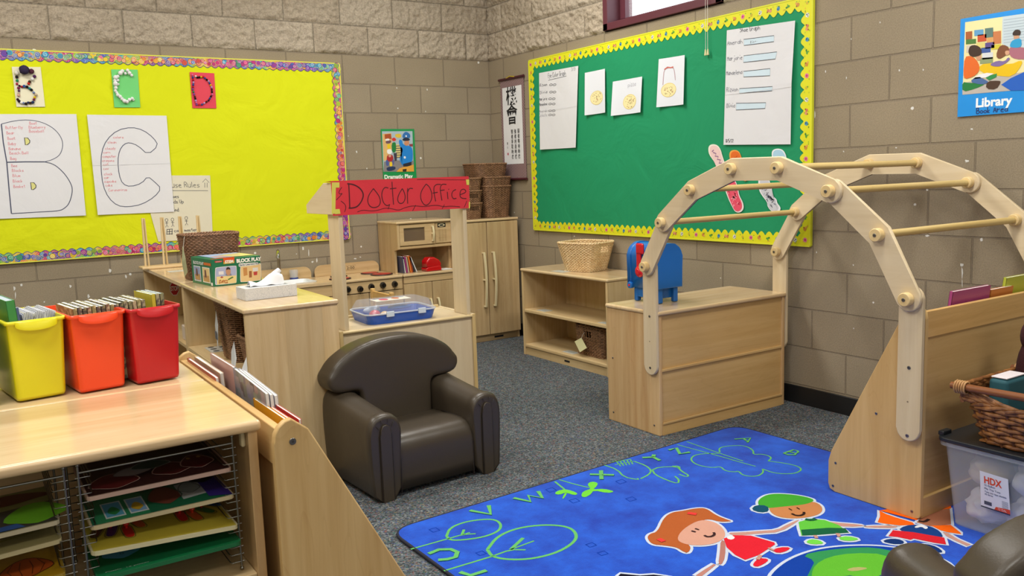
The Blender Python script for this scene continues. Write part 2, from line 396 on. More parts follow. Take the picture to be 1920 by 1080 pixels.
    L.new(b2.outputs[0], p.inputs['Normal']); return m
Z0 = 2.1336
MA, MAR = cmu_mat('concrete_block_back', 'X', 0.), cmu_mat('split_face_block_back', 'X', 0., True)
MBk, MBR = cmu_mat('concrete_block_right', 'Y', .2032), cmu_mat('split_face_block_right', 'Y', .2032, True)
RX0, RY0 = -5.3, -7.9
def split_face(mb, wall, a0, a1, z0, z1, m, stp=.009):
    na = int((a1 - a0) / stp); nz = int((z1 - z0) / stp); V = []; F = []
    for j in range(nz + 1):
        z = z0 + (z1 - z0) * j / nz
        row = math.floor((z - .1016) / .2032); fz = ((z - .1016) / .2032) % 1
        for i in range(na + 1):
            a = a0 + (a1 - a0) * i / na
            u = a + (.2032 if wall == 'B' else 0) + (0 if row % 2 else .2032); fu = (u / .4064) % 1
            e = min(min(fz, 1 - fz) * .2032, min(fu, 1 - fu) * .4064); k = min(1, max(0, (e - .004) / .016)) ** .6
            q = Vector((a * 1.0, 3.1 if wall == 'A' else 7.7, z)); blk = Vector((math.floor(u / .4064) * 3.3, row * 1.7, 0))
            d = .5 + .5 * noise.noise(q * 11 + blk) + .5 * noise.noise(q * 34 + blk) + .42 * noise.noise(q * 62)
            if j in (0, nz) or i in (0, na): k *= .3
            h = k * (.001 + .024 * d)
            V.append((a, -h, z) if wall == 'A' else (-h, a, z))
    W = na + 1
    for j in range(nz):
        for i in range(na):
            t = j * W + i; F.append((t, t+1, t+W+1, t+W) if wall == 'A' else (t, t+W, t+W+1, t+1))
    mb.add(V, F, m, True)
T = .2
b = MB(); b.box(RX0 - T, T, 0, T, 0, Z0, MA); b.box(RX0 - T, T, .003, T, Z0, CEIL + .1, MAR)
CHIP = flat('D4D4D0', .8)
def chips(b, wall, L_):
    rnd = random.Random(9)
    for x, y, w_, h_ in L_:
        P = []; n = 9
        for k in range(n):
            a = 6.283 * k / n; q = rnd.uniform(.55, 1.1); p = at(x + w_*q*math.cos(a), y + h_*q*math.sin(a), **({'y': -.0008} if wall == 'A' else {'x': -.0008})); P.append(p)
        b.add(P, [list(range(n))], CHIP)
chips(b, 'A', [(27, 541, 2.5, 5), (29, 553, 1.2, 9), (40, 534, 2.5, 3), (206, 508, 3, 5), (132, 537, 2.5, 3.5), (236, 518, 3, 4), (244, 514, 3, 3), (166, 556, 3, 4), (568, 466, 2, 4), (579, 474, 1.2, 7), (594, 488, 1.6, 6), (586, 491, 2.5, 2), (666, 485, 3, 1.6), (676, 482, 2, 1.2), (556, 476, 1.4, 1), (688, 316, 1, 2), (668, 284, 1.2, 2), (744, 165, 1.2, 2), (801, 168, 1.2, 2), (746, 203, 1.5, 1.5), (798, 209, 1, 1.5), (669, 285, 1, 2.5), (653, 255, 1.6, 1), (520, 446, 1.4, 1.4), (83, 566, 2, 2), (64, 93, 4, 2)])
wb = b.build('wall_back', kind='structure')
b = MB(); split_face(b, 'A', -4.0, 0, Z0, 2.84, MAR); b.build('trim_1', kind='structure')
WY0, WY1, WZ0, WZ1 = -2.452, -1.434, 2.14, 2.75
b = MB(); b.box(0, T, RY0 - T, 0, 0, Z0, MBk)
for y0, y1, z0, z1 in ((WY1, 0, Z0, CEIL + .1), (RY0 - T, WY0, Z0, CEIL + .1), (WY0, WY1, WZ1, CEIL + .1)): b.box(.003, T, y0, y1, z0, z1, MBR)
chips(b, 'B', [(1813, 302, 5, 3), (1739, 442, 5, 2.5), (1840, 449, 3, 4), (1803, 497, 4, 4), (1804, 512, 1.6, 14), (1804, 530, 1, 10), (1680, 277, 2, 1.5), (1731, 131, 1.6, 2), (1686, 132, 1.6, 2.5), (1548, 134, 1.4, 2.5), (1596, 73, 1, 2.5), (1587, 146, 1, 3), (1822, 242, 3, 2), (1582, 284, 1.2, 2), (1528, 214, 1.5, 8), (1077, 443, 1.5, 1.5), (1738, 356, 3, 2), (1819, 362, 1.5, 6), (1600, 497, 1.5, 1.5), (1531, 473, 1.2, 2.4), (1650, 42, 1.2, 2)])
wb = b.build('wall_right', kind='structure')
b = MB(); split_face(b, 'B', WY1, -.0, Z0, 2.84, MBR); split_face(b, 'B', -4.2, WY0, Z0, 2.5, MBR); b.build('trim_2', kind='structure')
PW = flat('B9AE9C', .85)
b = MB(); b.box(RX0 - T, RX0, RY0 - T, 0, 0, CEIL + .1, PW); b.build('wall_left', kind='structure')
b = MB(); b.box(RX0, 0, RY0 - T, RY0, 0, CEIL + .1, PW); b.build('wall_front', kind='structure')
b = MB(); b.box(RX0, 0, RY0, 0, CEIL, CEIL + .1, flat('DDDAD2', .9)); b.build('ceiling', kind='structure')
# carpet
def carpet():
    m, nt, L, p = new_mat('carpet_grey_speckle'); tc = N(nt, 'ShaderNodeTexCoord')
    v = N(nt, 'ShaderNodeTexVoronoi', i_Scale=170.0); L.new(tc.outputs['Object'], v.inputs['Vector'])
    sp = N(nt, 'ShaderNodeSeparateColor'); L.new(v.outputs['Color'], sp.inputs[0])
    cr = N(nt, 'ShaderNodeValToRGB'); e = cr.color_ramp; e.interpolation = 'CONSTANT'
    cols = [(0, '5C6063'), (.22, '4A4E52'), (.42, '6D7276'), (.58, '3A3E42'), (.70, '4F6068'), (.78, '7F8587'), (.86, '7A5452'), (.905, '3F6260'), (.94, '4E5C80'), (.97, '857A5E')]
    e.elements[0].color = lin(cols[0][1]); e.elements[1].position = cols[1][0]; e.elements[1].color = lin(cols[1][1])
    for q, c in cols[2:]: x = e.elements.new(q); x.color = lin(c)
    L.new(sp.outputs[0], cr.inputs[0])
    n = N(nt, 'ShaderNodeTexNoise', i_Scale=24.0, i_Detail=4.0); L.new(tc.outputs['Object'], n.inputs['Vector'])
    mr = N(nt, 'ShaderNodeMapRange', i_1=.3, i_2=.7, i_3=.74, i_4=1.04); L.new(n.outputs['Fac'], mr.inputs[0])
    vs = N(nt, 'ShaderNodeVectorMath', operation='SCALE'); L.new(cr.outputs[0], vs.inputs[0]); L.new(mr.outputs[0], vs.inputs['Scale'])
    L.new(vs.outputs[0], p.inputs['Base Color']); p.inputs['Roughness'].default_value = .95; p.inputs['Specular IOR Level'].default_value = .1
    bp = N(nt, 'ShaderNodeBump', i_Strength=.6, i_Distance=.004); L.new(v.outputs['Distance'], bp.inputs['Height']); L.new(bp.outputs[0], p.inputs['Normal']); return m
b = MB(); b.box(RX0 - T, T, RY0 - T, T, -.1, 0, carpet()); b.build('floor', kind='structure')
BLK = flat('17181A', .45)
b = MB(); b.box(-.012, 0, RY0, 0, 0, .094, BLK, .003); b.build('baseboard_right', kind='structure')
b = MB(); b.box(RX0, -.012, -.012, 0, 0, .094, BLK, .003); b.build('baseboard_back', kind='structure')
# clerestory window, maroon steel frame
MAR_ = flat('5B2A35', .45)
b = MB(); fr = .045
for y0, y1, z0, z1 in ((WY0, WY1, WZ0, WZ0 + fr), (WY0, WY1, WZ1 - fr, WZ1), (WY0, WY0 + fr, WZ0, WZ1), (WY1 - fr, WY1, WZ0, WZ1)): b.box(-.018, .16, y0, y1, z0, z1, MAR_, .003)
b.box(.09, .15, WY0 + fr, WY1 - fr, WZ0 + fr, WZ0 + fr + .03, MAR_); b.box(.09, .15, WY1 - fr - .05, WY1 - fr, WZ0 + fr, WZ1 - fr, MAR_)
wf = b.build('window_1', kind='structure')
b = MB(); b.box(.12, .126, WY0 + fr, WY1 - fr - .05, WZ0 + fr + .03, WZ1 - fr, glassy('window_glass', 'EEF4F8', .12, .02)); b.build('pane', wf)
# ceiling troffers
for i, (lx, ly) in enumerate(LAMPS):
    t = thing('ceiling_light', 'recessed fluorescent ceiling fixture with white diffuser, out of the picture above the room', 'ceiling light', (lx, ly, CEIL), 0, 'fluorescent ceiling fixtures')
    b = MB(); WH = flat('F0F0EC', .5)
    for x0, x1, y0, y1 in ((-.63, .63, -.33, -.3), (-.63, .63, .3, .33), (-.63, -.6, -.3, .3), (.6, .63, -.3, .3)): b.box(lx + x0, lx + x1, ly + y0, ly + y1, CEIL - .035, CEIL, WH)
    b.build('frame', t)
    m = bpy.data.materials.get('lit_diffuser')
    if not m:
        m, nt, L, p = new_mat('lit_diffuser'); p.inputs['Emission Color'].default_value = (1, .97, .91, 1); p.inputs['Emission Strength'].default_value = 2.2
    b = MB(); b.box(lx - .6, lx + .6, ly - .3, ly + .3, CEIL - .02, CEIL - .004, m); b.build('diffuser', t)

# ================================================================== BULLETIN BOARDS
def swirl_mat():
    m, nt, L, p = new_mat('swirl_border_print'); tc = N(nt, 'ShaderNodeTexCoord')
    v = N(nt, 'ShaderNodeTexVoronoi', i_Scale=26.0, i_Randomness=.9); L.new(tc.outputs['Object'], v.inputs['Vector'])
    ring = N(nt, 'ShaderNodeMath', operation='MULTIPLY', i_1=34.0); L.new(v.outputs['Distance'], ring.inputs[0])
    si = N(nt, 'ShaderNodeMath', operation='SINE'); L.new(ring.outputs[0], si.inputs[0])
    sp = N(nt, 'ShaderNodeSeparateXYZ'); L.new(tc.outputs['Object'], sp.inputs[0])
    a = N(nt, 'ShaderNodeMath', operation='SUBTRACT'); L.new(sp.outputs[0], a.inputs[0]); L.new(sp.outputs[2], a.inputs[1])
    n = N(nt, 'ShaderNodeTexNoise', i_Scale=7.0, i_Detail=1.0); L.new(tc.outputs['Object'], n.inputs['Vector'])
    h = N(nt, 'ShaderNodeMath', operation='MULTIPLY_ADD', i_1=2.1); L.new(a.outputs[0], h.inputs[0]); L.new(n.outputs['Fac'], h.inputs[2])
    fr = N(nt, 'ShaderNodeMath', operation='FRACT'); L.new(h.outputs[0], fr.inputs[0])
    cr = N(nt, 'ShaderNodeValToRGB'); e = cr.color_ramp; cs = [(0, 'B80C6C'), (.16, '7A2496'), (.3, '2A5CB8'), (.40, '189AB8'), (.5, '70B030'), (.62, 'E0B818'), (.76, 'D84818'), (.88, 'B80C6C'), (1, 'B80C6C')]
    e.elements[0].color = lin(cs[0][1]); e.elements[1].color = lin(cs[-1][1]); e.elements[1].position = 1
    for q, c in cs[1:-1]: x = e.elements.new(q); x.color = lin(c)
    L.new(fr.outputs[0], cr.inputs[0])
    mx = N(nt, 'ShaderNodeMix', data_type='RGBA'); L.new(cr.outputs[0], mx.inputs[6]); L.new(v.outputs['Color'], mx.inputs[7]); mx.inputs[0].default_value = .1
    m2 = N(nt, 'ShaderNodeMix', data_type='RGBA'); m2.inputs[7].default_value = lin('F4E9C8'); L.new(mx.outputs[2], m2.inputs[6])
    rr = N(nt, 'ShaderNodeMapRange', i_1=.75, i_2=.95, i_3=0., i_4=.45); L.new(si.outputs[0], rr.inputs[0]); L.new(rr.outputs[0], m2.inputs[0])
    L.new(m2.outputs[2], p.inputs['Base Color']); p.inputs['Roughness'].default_value = .5; return m
def motif_critter(mb, P, k, rnd):
    """small printed animals and flowers; P(u, v) maps to the border"""
    def bl(x, y, r, c, l, n=9, e=1.): 
        pts = [P(x + r*e*math.cos(2*math.pi*i/n)*(1 + .18*math.sin(3*i)), y + r*math.sin(2*math.pi*i/n), l) for i in range(n)]; mb.add(pts, [list(range(n))], flat(c, .5))
    kd = k % 7
    if kd == 0: bl(0, 0, .0125, 'D8789A', .0003); bl(0, 0, .006, 'B83C60', .0006)
    elif kd == 1: bl(-.004, .002, .010, 'C88A3A', .0003); bl(.006, -.005, .006, 'D8A050', .0006); bl(.004, .008, .004, '8A4A28', .0007)
    elif kd == 2: bl(-.005, 0, .006, '4E9A38', .0003, e=1.5); bl(.006, .004, .005, '3A7A30', .0006, e=1.4); bl(.0, -.008, .004, '6AAA30', .0006)
    elif kd == 3: bl(0, 0, .011, '4A90B8', .0003); bl(.002, .003, .005, '2A5A80', .0006); bl(-.004, -.010, .004, '3A7A40', .0006)
    elif kd == 4: bl(-.007, .003, .008, 'D89468', .0003, e=1.3); bl(.007, -.002, .008, 'C87858', .0004); bl(.012, .006, .004, '8A4030', .0006); bl(-.012, -.006, .004, '8A5030', .0006)
    elif kd == 5: bl(0, 0, .012, 'DADCD0', .0003); bl(.003, .003, .004, '4A4A44', .0006); bl(-.005, -.003, .003, '5A5A50', .0006); bl(.005, -.007, .0025, '4A4A44', .0006)
    else: bl(0, .002, .008, 'C8B030', .0003); bl(.004, -.006, .004, '5A9A30', .0006)
    for _ in range(2): bl(rnd.uniform(-.026, .026), rnd.choice((-.014, .013)), .0028, rnd.choice(('A8C030', '8AB028', 'D8A838')), .0002, 6, 1.6)
SWC = ['C01878', '9A2A9C', '5A3AA8', '2A62B8', '1E9AC0', '2EA070', '8AB82C', 'E0C020', 'E08A1E', 'D84A28', 'C82050', 'D0207C']
def motif_swirl(mb, P, k, rnd, tot):
    h = (k / tot * 4.3) % 1; base = SWC[int(h * 12) % 12]
    for _ in range(2):
        x, y, r = rnd.uniform(-.012, .012), rnd.uniform(-.012, .010), rnd.uniform(.011, .0185)
        c = SWC[(int(h * 12) + rnd.choice((-1, 0, 0, 1, 1, 5))) % 12]; n = 14; l = .0003 + .0004 * _ + .0002 * (k % 2); d = rnd.choice((1, -1)); a0 = rnd.uniform(0, 6.3)
        mb.add([P(x + r*math.cos(2*math.pi*i/n), y + r*math.sin(2*math.pi*i/n), l) for i in range(n)], [list(range(n))], flat('2E3A6A' if rnd.random() < .5 else 'C8B850', .5))
        r *= .88; mb.add([P(x + r*math.cos(2*math.pi*i/n), y + r*math.sin(2*math.pi*i/n), l + .0001) for i in range(n)], [list(range(n))], flat(c, .5))
        pts = [(x + r*(.86 - .8*j/16)*math.cos(a0 + d*j*.62), y + r*(.86 - .8*j/16)*math.sin(a0 + d*j*.62)) for j in range(17)]; hw = .0009; V = []
        for j, (px_, py_) in enumerate(pts):
            f = (1 + 0) ; ax, ay = px_ - x, py_ - y; q = math.hypot(ax, ay) + 1e-6; V += [P(px_ + ax/q*hw, py_ + ay/q*hw, l + .0002), P(px_ - ax/q*hw, py_ - ay/q*hw, l + .0002)]
        mb.add(V, [(2*j, 2*j+1, 2*j+3, 2*j+2) for j in range(16)], flat(rnd.choice(('EDE2B0', 'E8C838', 'E2E6EA', 'F0B0C0', '7A1A4A')), .5))
def paper_mat(h, name, bump=.5):
    m, nt, L, p = new_mat(name); tc = N(nt, 'ShaderNodeTexCoord'); p.inputs['Base Color'].default_value = lin(h); p.inputs['Roughness'].default_value = .75; p.inputs['Specular IOR Level'].default_value = .25
    n = N(nt, 'ShaderNodeTexNoise', i_Scale=3.5, i_Detail=5.0, i_Roughness=.5, i_Distortion=.8); L.new(tc.outputs['Object'], n.inputs['Vector'])
    b_ = N(nt, 'ShaderNodeBump', i_Strength=bump, i_Distance=.03); L.new(n.outputs['Fac'], b_.inputs['Height']); L.new(b_.outputs[0], p.inputs['Normal']); return m
def scallop(mb, m, me, P, inward, L_, wid, amp, pitch, off, lift):
    """border strip: P(t, inset) -> point; t along 0..L_"""
    n = int(L_ / pitch) * 8; A = []; B_ = []; C_ = []
    for i in range(n + 1):
        t = L_ * i / n; q = wid + amp * (abs(math.sin(math.pi * t / pitch)) * 2 - 1)
        A.append(P(t, 0, lift)); B_.append(P(t, q, lift)); C_.append(P(t, q + .004, lift - .0004))
    K = n + 1
    mb.add(A + B_, [(i, i+1, K+i+1, K+i) for i in range(n)], m)
    if me: mb.add([P(L_ * i / n, 0, lift - .0004) for i in range(K)] + C_, [(i, i+1, K+i+1, K+i) for i in range(n)], me)
def board(wall, a0, a1, z0, z1, paper, bm_, edge, label, pitch, amp, wid, base):
    W = (lambda a, d, z: Vector((a, -d, z))) if wall == 'A' else (lambda a, d, z: Vector((-d, a, z)))
    loc = W((a0 + a1) / 2, 0, z0); t = thing('bulletin_board', label, 'bulletin board', loc)
    b = MB(); p0, p1 = W(a0, .0012, z0), W(a1, .014, z1); b.box(p0.x, p1.x, p0.y, p1.y, z0, z1, paper, .002); b.build('backing_paper', t)
    b = MB(); L1, H = a1 - a0, z1 - z0
    scallop(b, bm_, edge, lambda s, q, l: W(a0 + s, l, z1 - q), 1, L1, wid, amp, pitch, 0, .0165)
    scallop(b, bm_, edge, lambda s, q, l: W(a1 - s, l, z0 + q), 1, L1, wid, amp, pitch, 0, .0165)
    scallop(b, bm_, edge, lambda s, q, l: W(a1 - q, l, z1 - s), 1, H, wid, amp, pitch, 0, .0175)
    scallop(b, bm_, edge, lambda s, q, l: W(a0 + q, l, z0 + s), 1, H, wid, amp, pitch, 0, .0175)
    rnd = random.Random(3); fn = motif_critter if wall == 'B' else motif_swirl; step = .058 if wall == 'B' else .021; k = 0; tot = int(2 * (L1 + H) / step)
    for side, Ls in ((0, L1), (1, H), (2, L1), (3, H)):
        n_ = int(Ls / step)
        for i in range(n_):
            s0 = (i + .5) * Ls / n_; v0 = wid * .5 if wall == 'B' else wid * .52
            def P(u, v, l, s0=s0, side=side, v0=v0):
                s_, q = s0 + u, v0 + v
                return (W(a0 + s_, .0168 + l, z1 - q), W(a1 - q, .0178 + l, z1 - s_), W(a1 - s_, .0168 + l, z0 + q), W(a0 + q, .0178 + l, z0 + s_))[side]
            fn(b, P, k, rnd) if wall == 'B' else fn(b, P, k, rnd, tot); k += 1
    if base:
        e_ = .006
        for x0, x1, y0, y1 in ((a0, a1, z1 - .001, z1 + e_), (a0, a1, z0 - e_, z0 + .001), (a1 - .001, a1 + e_, z0, z1), (a0 - e_, a0 + .001, z0, z1)):
            q0, q1 = W(x0, .002, y0), W(x1, .018, y1); b.box(q0.x, q1.x, q0.y, q1.y, q0.z, q1.z, base)
    b.build('scalloped_border', t); return t
YP = paper_mat('D3DA0C', 'yellow_bulletin_paper', .55); GP = paper_mat('1E8E60', 'green_bulletin_paper', .4)
board('A', -3.72, -1.2535, .833, 2.062, YP, swirl_mat(), flat('3A4A70', .6), 'yellow paper covered bulletin board with a rainbow swirl border', .048, .007, .05, flat('D8D84A', .6))
board('B', -3.043, -.575, .836, 2.062, GP, flat('DAD91C', .5), None, 'green paper covered bulletin board with a yellow animal print border', .052, .012, .052, flat('D8DC30', .5))
# ---- papers on the yellow board
YD, GD = -.0185, -.0185
def wsheet(wall, pts, wave=None, d=.0187):
    k = dict(y=-d) if wall == 'A' else dict(x=-d)
    c = [at(*p, **k) for p in pts]; return Sheet(*c, (0, -1, 0) if wall == 'A' else (-1, 0, 0), wave)
def paper_thing(name, label, cat, sh, m, part='sheet', group=None, nx=12, ny=12):
    cen = sum(sh.c, Vector()) / 4; t = thing(name, label, cat, (cen.x, cen.y, min(c.z for c in sh.c)), 0, group)
    b = MB(); sh.mesh(b, m, nx, ny); b.build(part, t); return t
curl = lambda k, e=1.: (lambda s, t: k * (.25 + .75 * abs(2*s-1) ** 3) * (.4 + .6 * t ** 2) * e + .0012 * math.sin(7 * s + 3 * t))
NAVY, PEN, PINK, GREY = flat('3E4460', .6), flat('2E2E36', .6), flat('D98A94', .6), flat('55565E', .6)
WP, WP2, CRM = paper_mat('DADBE0', 'white_chart_paper', .25), paper_mat('DDE1EA', 'white_drawing_paper', .15), paper_mat('D8D3BE', 'cream_chart_paper', .25)
def zc(x0, y0, sx, sy=None):
    return lambda x, y: (x0 + x * sx, y0 + y * (sy or sx))
# big B
sh = wsheet('A', [(-32, 214), (143, 214), (161, 404), (-18, 411)], curl(.006)); t = paper_thing('chart_paper', 'white chart paper with a large block letter B outlined in marker', 'paper chart', sh, WP)
zb = zc(0, 200, .2036); Z = lambda L_: [sh.px(*zb(x, y)) for x, y in L_]
b = MB(); sh.stroke(b, Z([(12,160),(30,330),(62,512),(85,780),(105,985)]), .006, NAVY)
sh.stroke(b, Z([(12,160),(130,130),(250,120),(380,138),(500,200),(570,290),(580,370),(550,450),(480,490),(410,508)]), .0035, NAVY, sub=2)
sh.stroke(b, Z([(62,512),(230,508),(410,508)]), .006, NAVY)
sh.stroke(b, Z([(410,508),(500,530),(590,610),(650,700),(670,770),(640,890),(590,940),(540,960),(400,968),(105,985)]), .0045, NAVY, sub=2)
for cx, cy in ((225, 318), (282, 730)):
    d = Z([(cx, cy-32), (cx+30, cy-30), (cx+50, cy-5), (cx+48, cy+15), (cx+28, cy+32), (cx+8, cy+34)]); sh.fill(b, d, flat('D6D488', .7)); sh.stroke(b, d, .004, PEN, .0018, closed=True)
b.build('block_letter_outline', t)
b = MB()
for w_, x, y in (('Butterfly', 52, 205), ('Bear', 62, 255), ('Boat', 70, 305), ('Baby', 76, 354), ('Banana', 82, 400), ('Beach Ball', 88, 440), ('Bag', 96, 490), ('Bee', 106, 556), ('Blocks', 112, 600), ('Blue', 118, 648), ('Black', 120, 698), ('Basket', 126, 748), ('Boat', 272, 165), ('Blueberry', 266, 202), ('Baseball', 270, 238)):
    q = sh.px(*zb(x, y)); hand(b, sh, w_, q[0], q[1], .0165, PINK, .0022, end=q[0] + .0105 * len(w_) / .53)
b.build('lettering', t)
# big C
sh = wsheet('A', [(163, 215), (312, 217), (326, 397), (183, 403)], curl(.007)); t = paper_thing('chart_paper', 'white folded chart paper with a large block letter C outlined in marker', 'paper chart', sh, WP)
zb = zc(160, 210, .2408); Z = lambda L_: [sh.px(*zb(x, y)) for x, y in L_]
b = MB(); sh.stroke(b, Z([(568,262),(530,200),(450,140),(360,118),(250,140),(165,215),(125,310),(120,430),(135,570),(180,670),(250,730),(330,740),(440,720),(540,660),(590,595),(540,545),(485,500),(440,555),(350,583),(290,560),(262,490),(252,380),(265,300),(300,250),(345,237),(410,262),(487,333)]), .0042, NAVY, sub=1, closed=True)
b.build('block_letter_outline', t)
b = MB()
for w_, x, y in (('colors', 218, 205), ('clean', 175, 245), ('cloudy', 155, 293), ('corn', 140, 323), ('computer', 134, 355), ('crayons', 132, 388), ('cat', 140, 418), ('cow', 140, 450), ('clock', 146, 492), ('car', 146, 520), ('cupcake', 148, 550), ('cake', 158, 580), ('Coronavirus', 182, 618)):
    q = sh.px(*zb(x, y)); hand(b, sh, w_, q[0], q[1], .0155, PINK, .0022, end=q[0] + .0098 * len(w_) / .46)
sh.stroke(b, [(0, .505), (.5, .5), (1, .495)], .0016, flat('C4C4C8', .8)); b.build('lettering', t)
# house rules, behind the C chart
sh = wsheet('A', [(262, 329), (394, 329), (399, 447), (297, 453)], None, .0178); t = paper_thing('chart_paper', 'cream chart paper headed House Rules, partly behind the letter C chart', 'paper chart', sh, CRM)
Z = lambda L_: [sh.px(*zb(x, y)) for x, y in L_]; b = MB()
for w_, x, y, h, xe in (('House Rules', 618, 588, .036, 890), ('shoes', 655, 670, .022, 728), ('Hands Up', 640, 712, .024, 765), ('Kind', 680, 775, .024, 728), ('case master', 694, 935, .02, 872)):
    q = sh.px(*zb(x, y)); qe = sh.px(*zb(xe, y)); hand(b, sh, w_, q[0], q[1], h, GREY, .003, end=qe[0])
sh.stroke(b, Z([(560, 612), (690, 612), (955, 612)]), .0028, GREY); sh.stroke(b, Z([(912, 548), (936, 520), (964, 550)]), .0028, GREY)
for x in (930, 948): sh.stroke(b, Z([(x, 550), (x, 588)]), .003, GREY)
for x, y in ((632, 842), (678, 838), (785, 826)):
    sh.stroke(b, Z([(x + 11*math.cos(k*.8), y + 13*math.sin(k*.8)) for k in range(8)]), .003, GREY, closed=True)
    sh.stroke(b, Z([(x, y+13), (x+3, y+40)]), .003, GREY); sh.stroke(b, Z([(x-10, y+22), (x+14, y+22)]), .003, GREY); sh.stroke(b, Z([(x-8, y+56), (x+3, y+38), (x+14, y+54)]), .003, GREY)
for k in range(3): sh.stroke(b, Z([(634, 915 + k*18), (680, 911 + k*18)]), .004, GREY); sh.stroke(b, Z([(636 + k*20, 912), (634 + k*20, 955)]), .004, GREY)
b.build('lettering', t)
# three letter cards made of pompoms and cotton
POM = ['1C1A1E', '3A2030', 'B0203C', 'E8E4E8', '7E4FA0', '2F4F9C', '2E8A5A', 'E6C020', 'D86AA0', '4A2A24', 'C82838', 'B9A3D6']
def fuzz(h): return flat(h, .95, bump=.8, bscale=600, spec=.1)
def pompoms(t, sh, pts, rr, cols, name='pompom'):
    rnd = random.Random(len(pts))
    for i, (p, r) in enumerate(zip(pts, rr)):
        a, bb = sh.px(*p); c = sh.pt(a, bb, r * .85); m = MB(); m.sphere(c, r, fuzz(cols[i % len(cols)] if len(cols) < 12 else rnd.choice(cols)), 10, 7, jit=.12); m.build(name, t)
zb = zc(0, 110, .22396)
sh = wsheet('A', [zb(98, 68), zb(340, 70), zb(378, 403), zb(138, 403)]); t = paper_thing('letter_card', 'cream card with a letter B made of coloured pompoms', 'letter card', sh, paper_mat('E2DEC4', 'cream_card', .1), nx=4, ny=4)
Pb = [(200,97,40),(262,108,22),(138,122,20),(140,155,13),(143,185,12),(288,150,14),(270,172,15),(248,195,13),(240,210,12),(142,213,10),(155,247,12),(163,228,9),(182,236,10),(202,232,13),(226,237,12),(247,250,12),(263,262,12),(158,270,10),(156,292,10),(156,308,12),(300,303,13),(282,285,10),(290,325,11),(284,343,11),(274,366,13),(252,371,11),(236,368,10),(217,378,12),(196,372,10),(178,368,12),(160,357,12),(148,342,11)]
Cb = ['1C1A1E','F0F0F0','4A3428','3A2030','3C3450','E6C020','D03428','2F3F6C','2E8A8A','E8E4D8','2A2226','E0D890','C8B8A0','5A3040','B0203C','2E8A5A','3E7A4A','D8C0A0','E0B0A0','2A2226','B0203C','7E2A50','86A8D8','3F5FA0','C02848','A0B0D0','F0F0F0','2A1A30','7E8FC0','2F3F6C','B02030','5A3060']
pompoms(t, sh, [zb(x, y) for x, y, r in Pb], [r * .00066 for x, y, r in Pb], Cb)
sh = wsheet('A', [zb(930, 90), zb(1152, 92), zb(1175, 408), zb(957, 408)]); t = paper_thing('letter_card', 'green card with a letter C made of white cotton balls', 'letter card', sh, flat('6CCB74', .7), nx=4, ny=4)
Pc = [(1100,140,15),(1082,122,18),(1066,100,17),(1048,125,14),(1022,105,18),(1005,122,22),(985,150,16),(965,158,22),(960,185,16),(985,182,14),(965,212,24),(988,215,12),(968,245,18),(965,270,15),(975,285,14),(985,305,18),(1005,320,18),(1020,338,17),(1040,355,20),(1062,362,17),(1082,345,17),(1105,335,16),(1115,345,12)]
pompoms(t, sh, [zb(x, y) for x, y, r in Pc], [r * .00062 for x, y, r in Pc], ['F2F3F5'], 'cotton_ball')
sh = wsheet('A', [zb(1588, 112), zb(1793, 122), zb(1812, 416), zb(1612, 413)]); t = paper_thing('letter_card', 'red card with a letter D made of coloured pompoms', 'letter card', sh, flat('D83C50', .7), nx=4, ny=4)
Pd = []; path = [(1610,138),(1618,200),(1612,258),(1630,320),(1645,385),(1690,384),(1745,350),(1775,300),(1770,240),(1745,190),(1700,152),(1650,158),(1625,138)]
for (x0, y0), (x1, y1) in zip(path, path[1:]):
    n_ = max(2, round(math.hypot(x1-x0, y1-y0) / 19))
    for k in range(n_): Pd.append((x0 + (x1-x0)*k/n_, y0 + (y1-y0)*k/n_))
pompoms(t, sh, [zb(x, y) for x, y in Pd], [.0066] * len(Pd), POM)
# ---- papers on the green board
CUR = curl(.012); zb = zc(1000, 90, .19443)
sh = wsheet('B', [zb(60, 242), zb(438, 172), zb(424, 960), zb(80, 980)], lambda s, t: .004 + .010 * abs(2*s-1) ** 2 * t); t = paper_thing('chart_paper', 'tall white chart paper headed Eye Color Graph on the green board', 'paper chart', sh, WP)
b = MB(); q = sh.px(*zb(148, 290)); hand(b, sh, 'Eye Color Graph', q[0], q[1], .032, GREY, .0028, end=sh.px(*zb(318, 255))[0])
q0, q1 = sh.px(*zb(150, 312)), sh.px(*zb(326, 270)); sh.stroke(b, [q0, q1], .003, GREY)
q = sh.px(*zb(372, 222)); hand(b, sh, '3/21', q[0], q[1], .02, GREY, .002, end=sh.px(*zb(412, 210))[0])
for nm, y in (('Rizwon', 375), ('Olivia', 445), ('Marjorie', 510), ('Manaelena', 560), ('Amerah', 625), ('Celeste', 665)):
    q = sh.px(*zb(70, y)); hand(b, sh, nm, q[0], q[1], .022, GREY if y < 600 else flat('8A8C98', .7), .003 if y < 600 else .0018, end=sh.px(*zb(140, y))[0])
    for k in (0, 1):
        qx = sh.px(*zb(176 + 34*k + (0 if y < 500 else -8), y - 20)); sh.stroke(b, [(qx[0] + .045*math.cos(a*.7), qx[1] + .011*math.sin(a*.7)) for a in range(9)], .0032, PEN if y < 600 else GREY, closed=True)
sh.stroke(b, [(0, .5), (1, .49)], .0016, flat('C8C8CC', .8)); b.build('lettering', t)
PZ, RD = flat('E9DFA8', .8), flat('9A4A3A', .7)
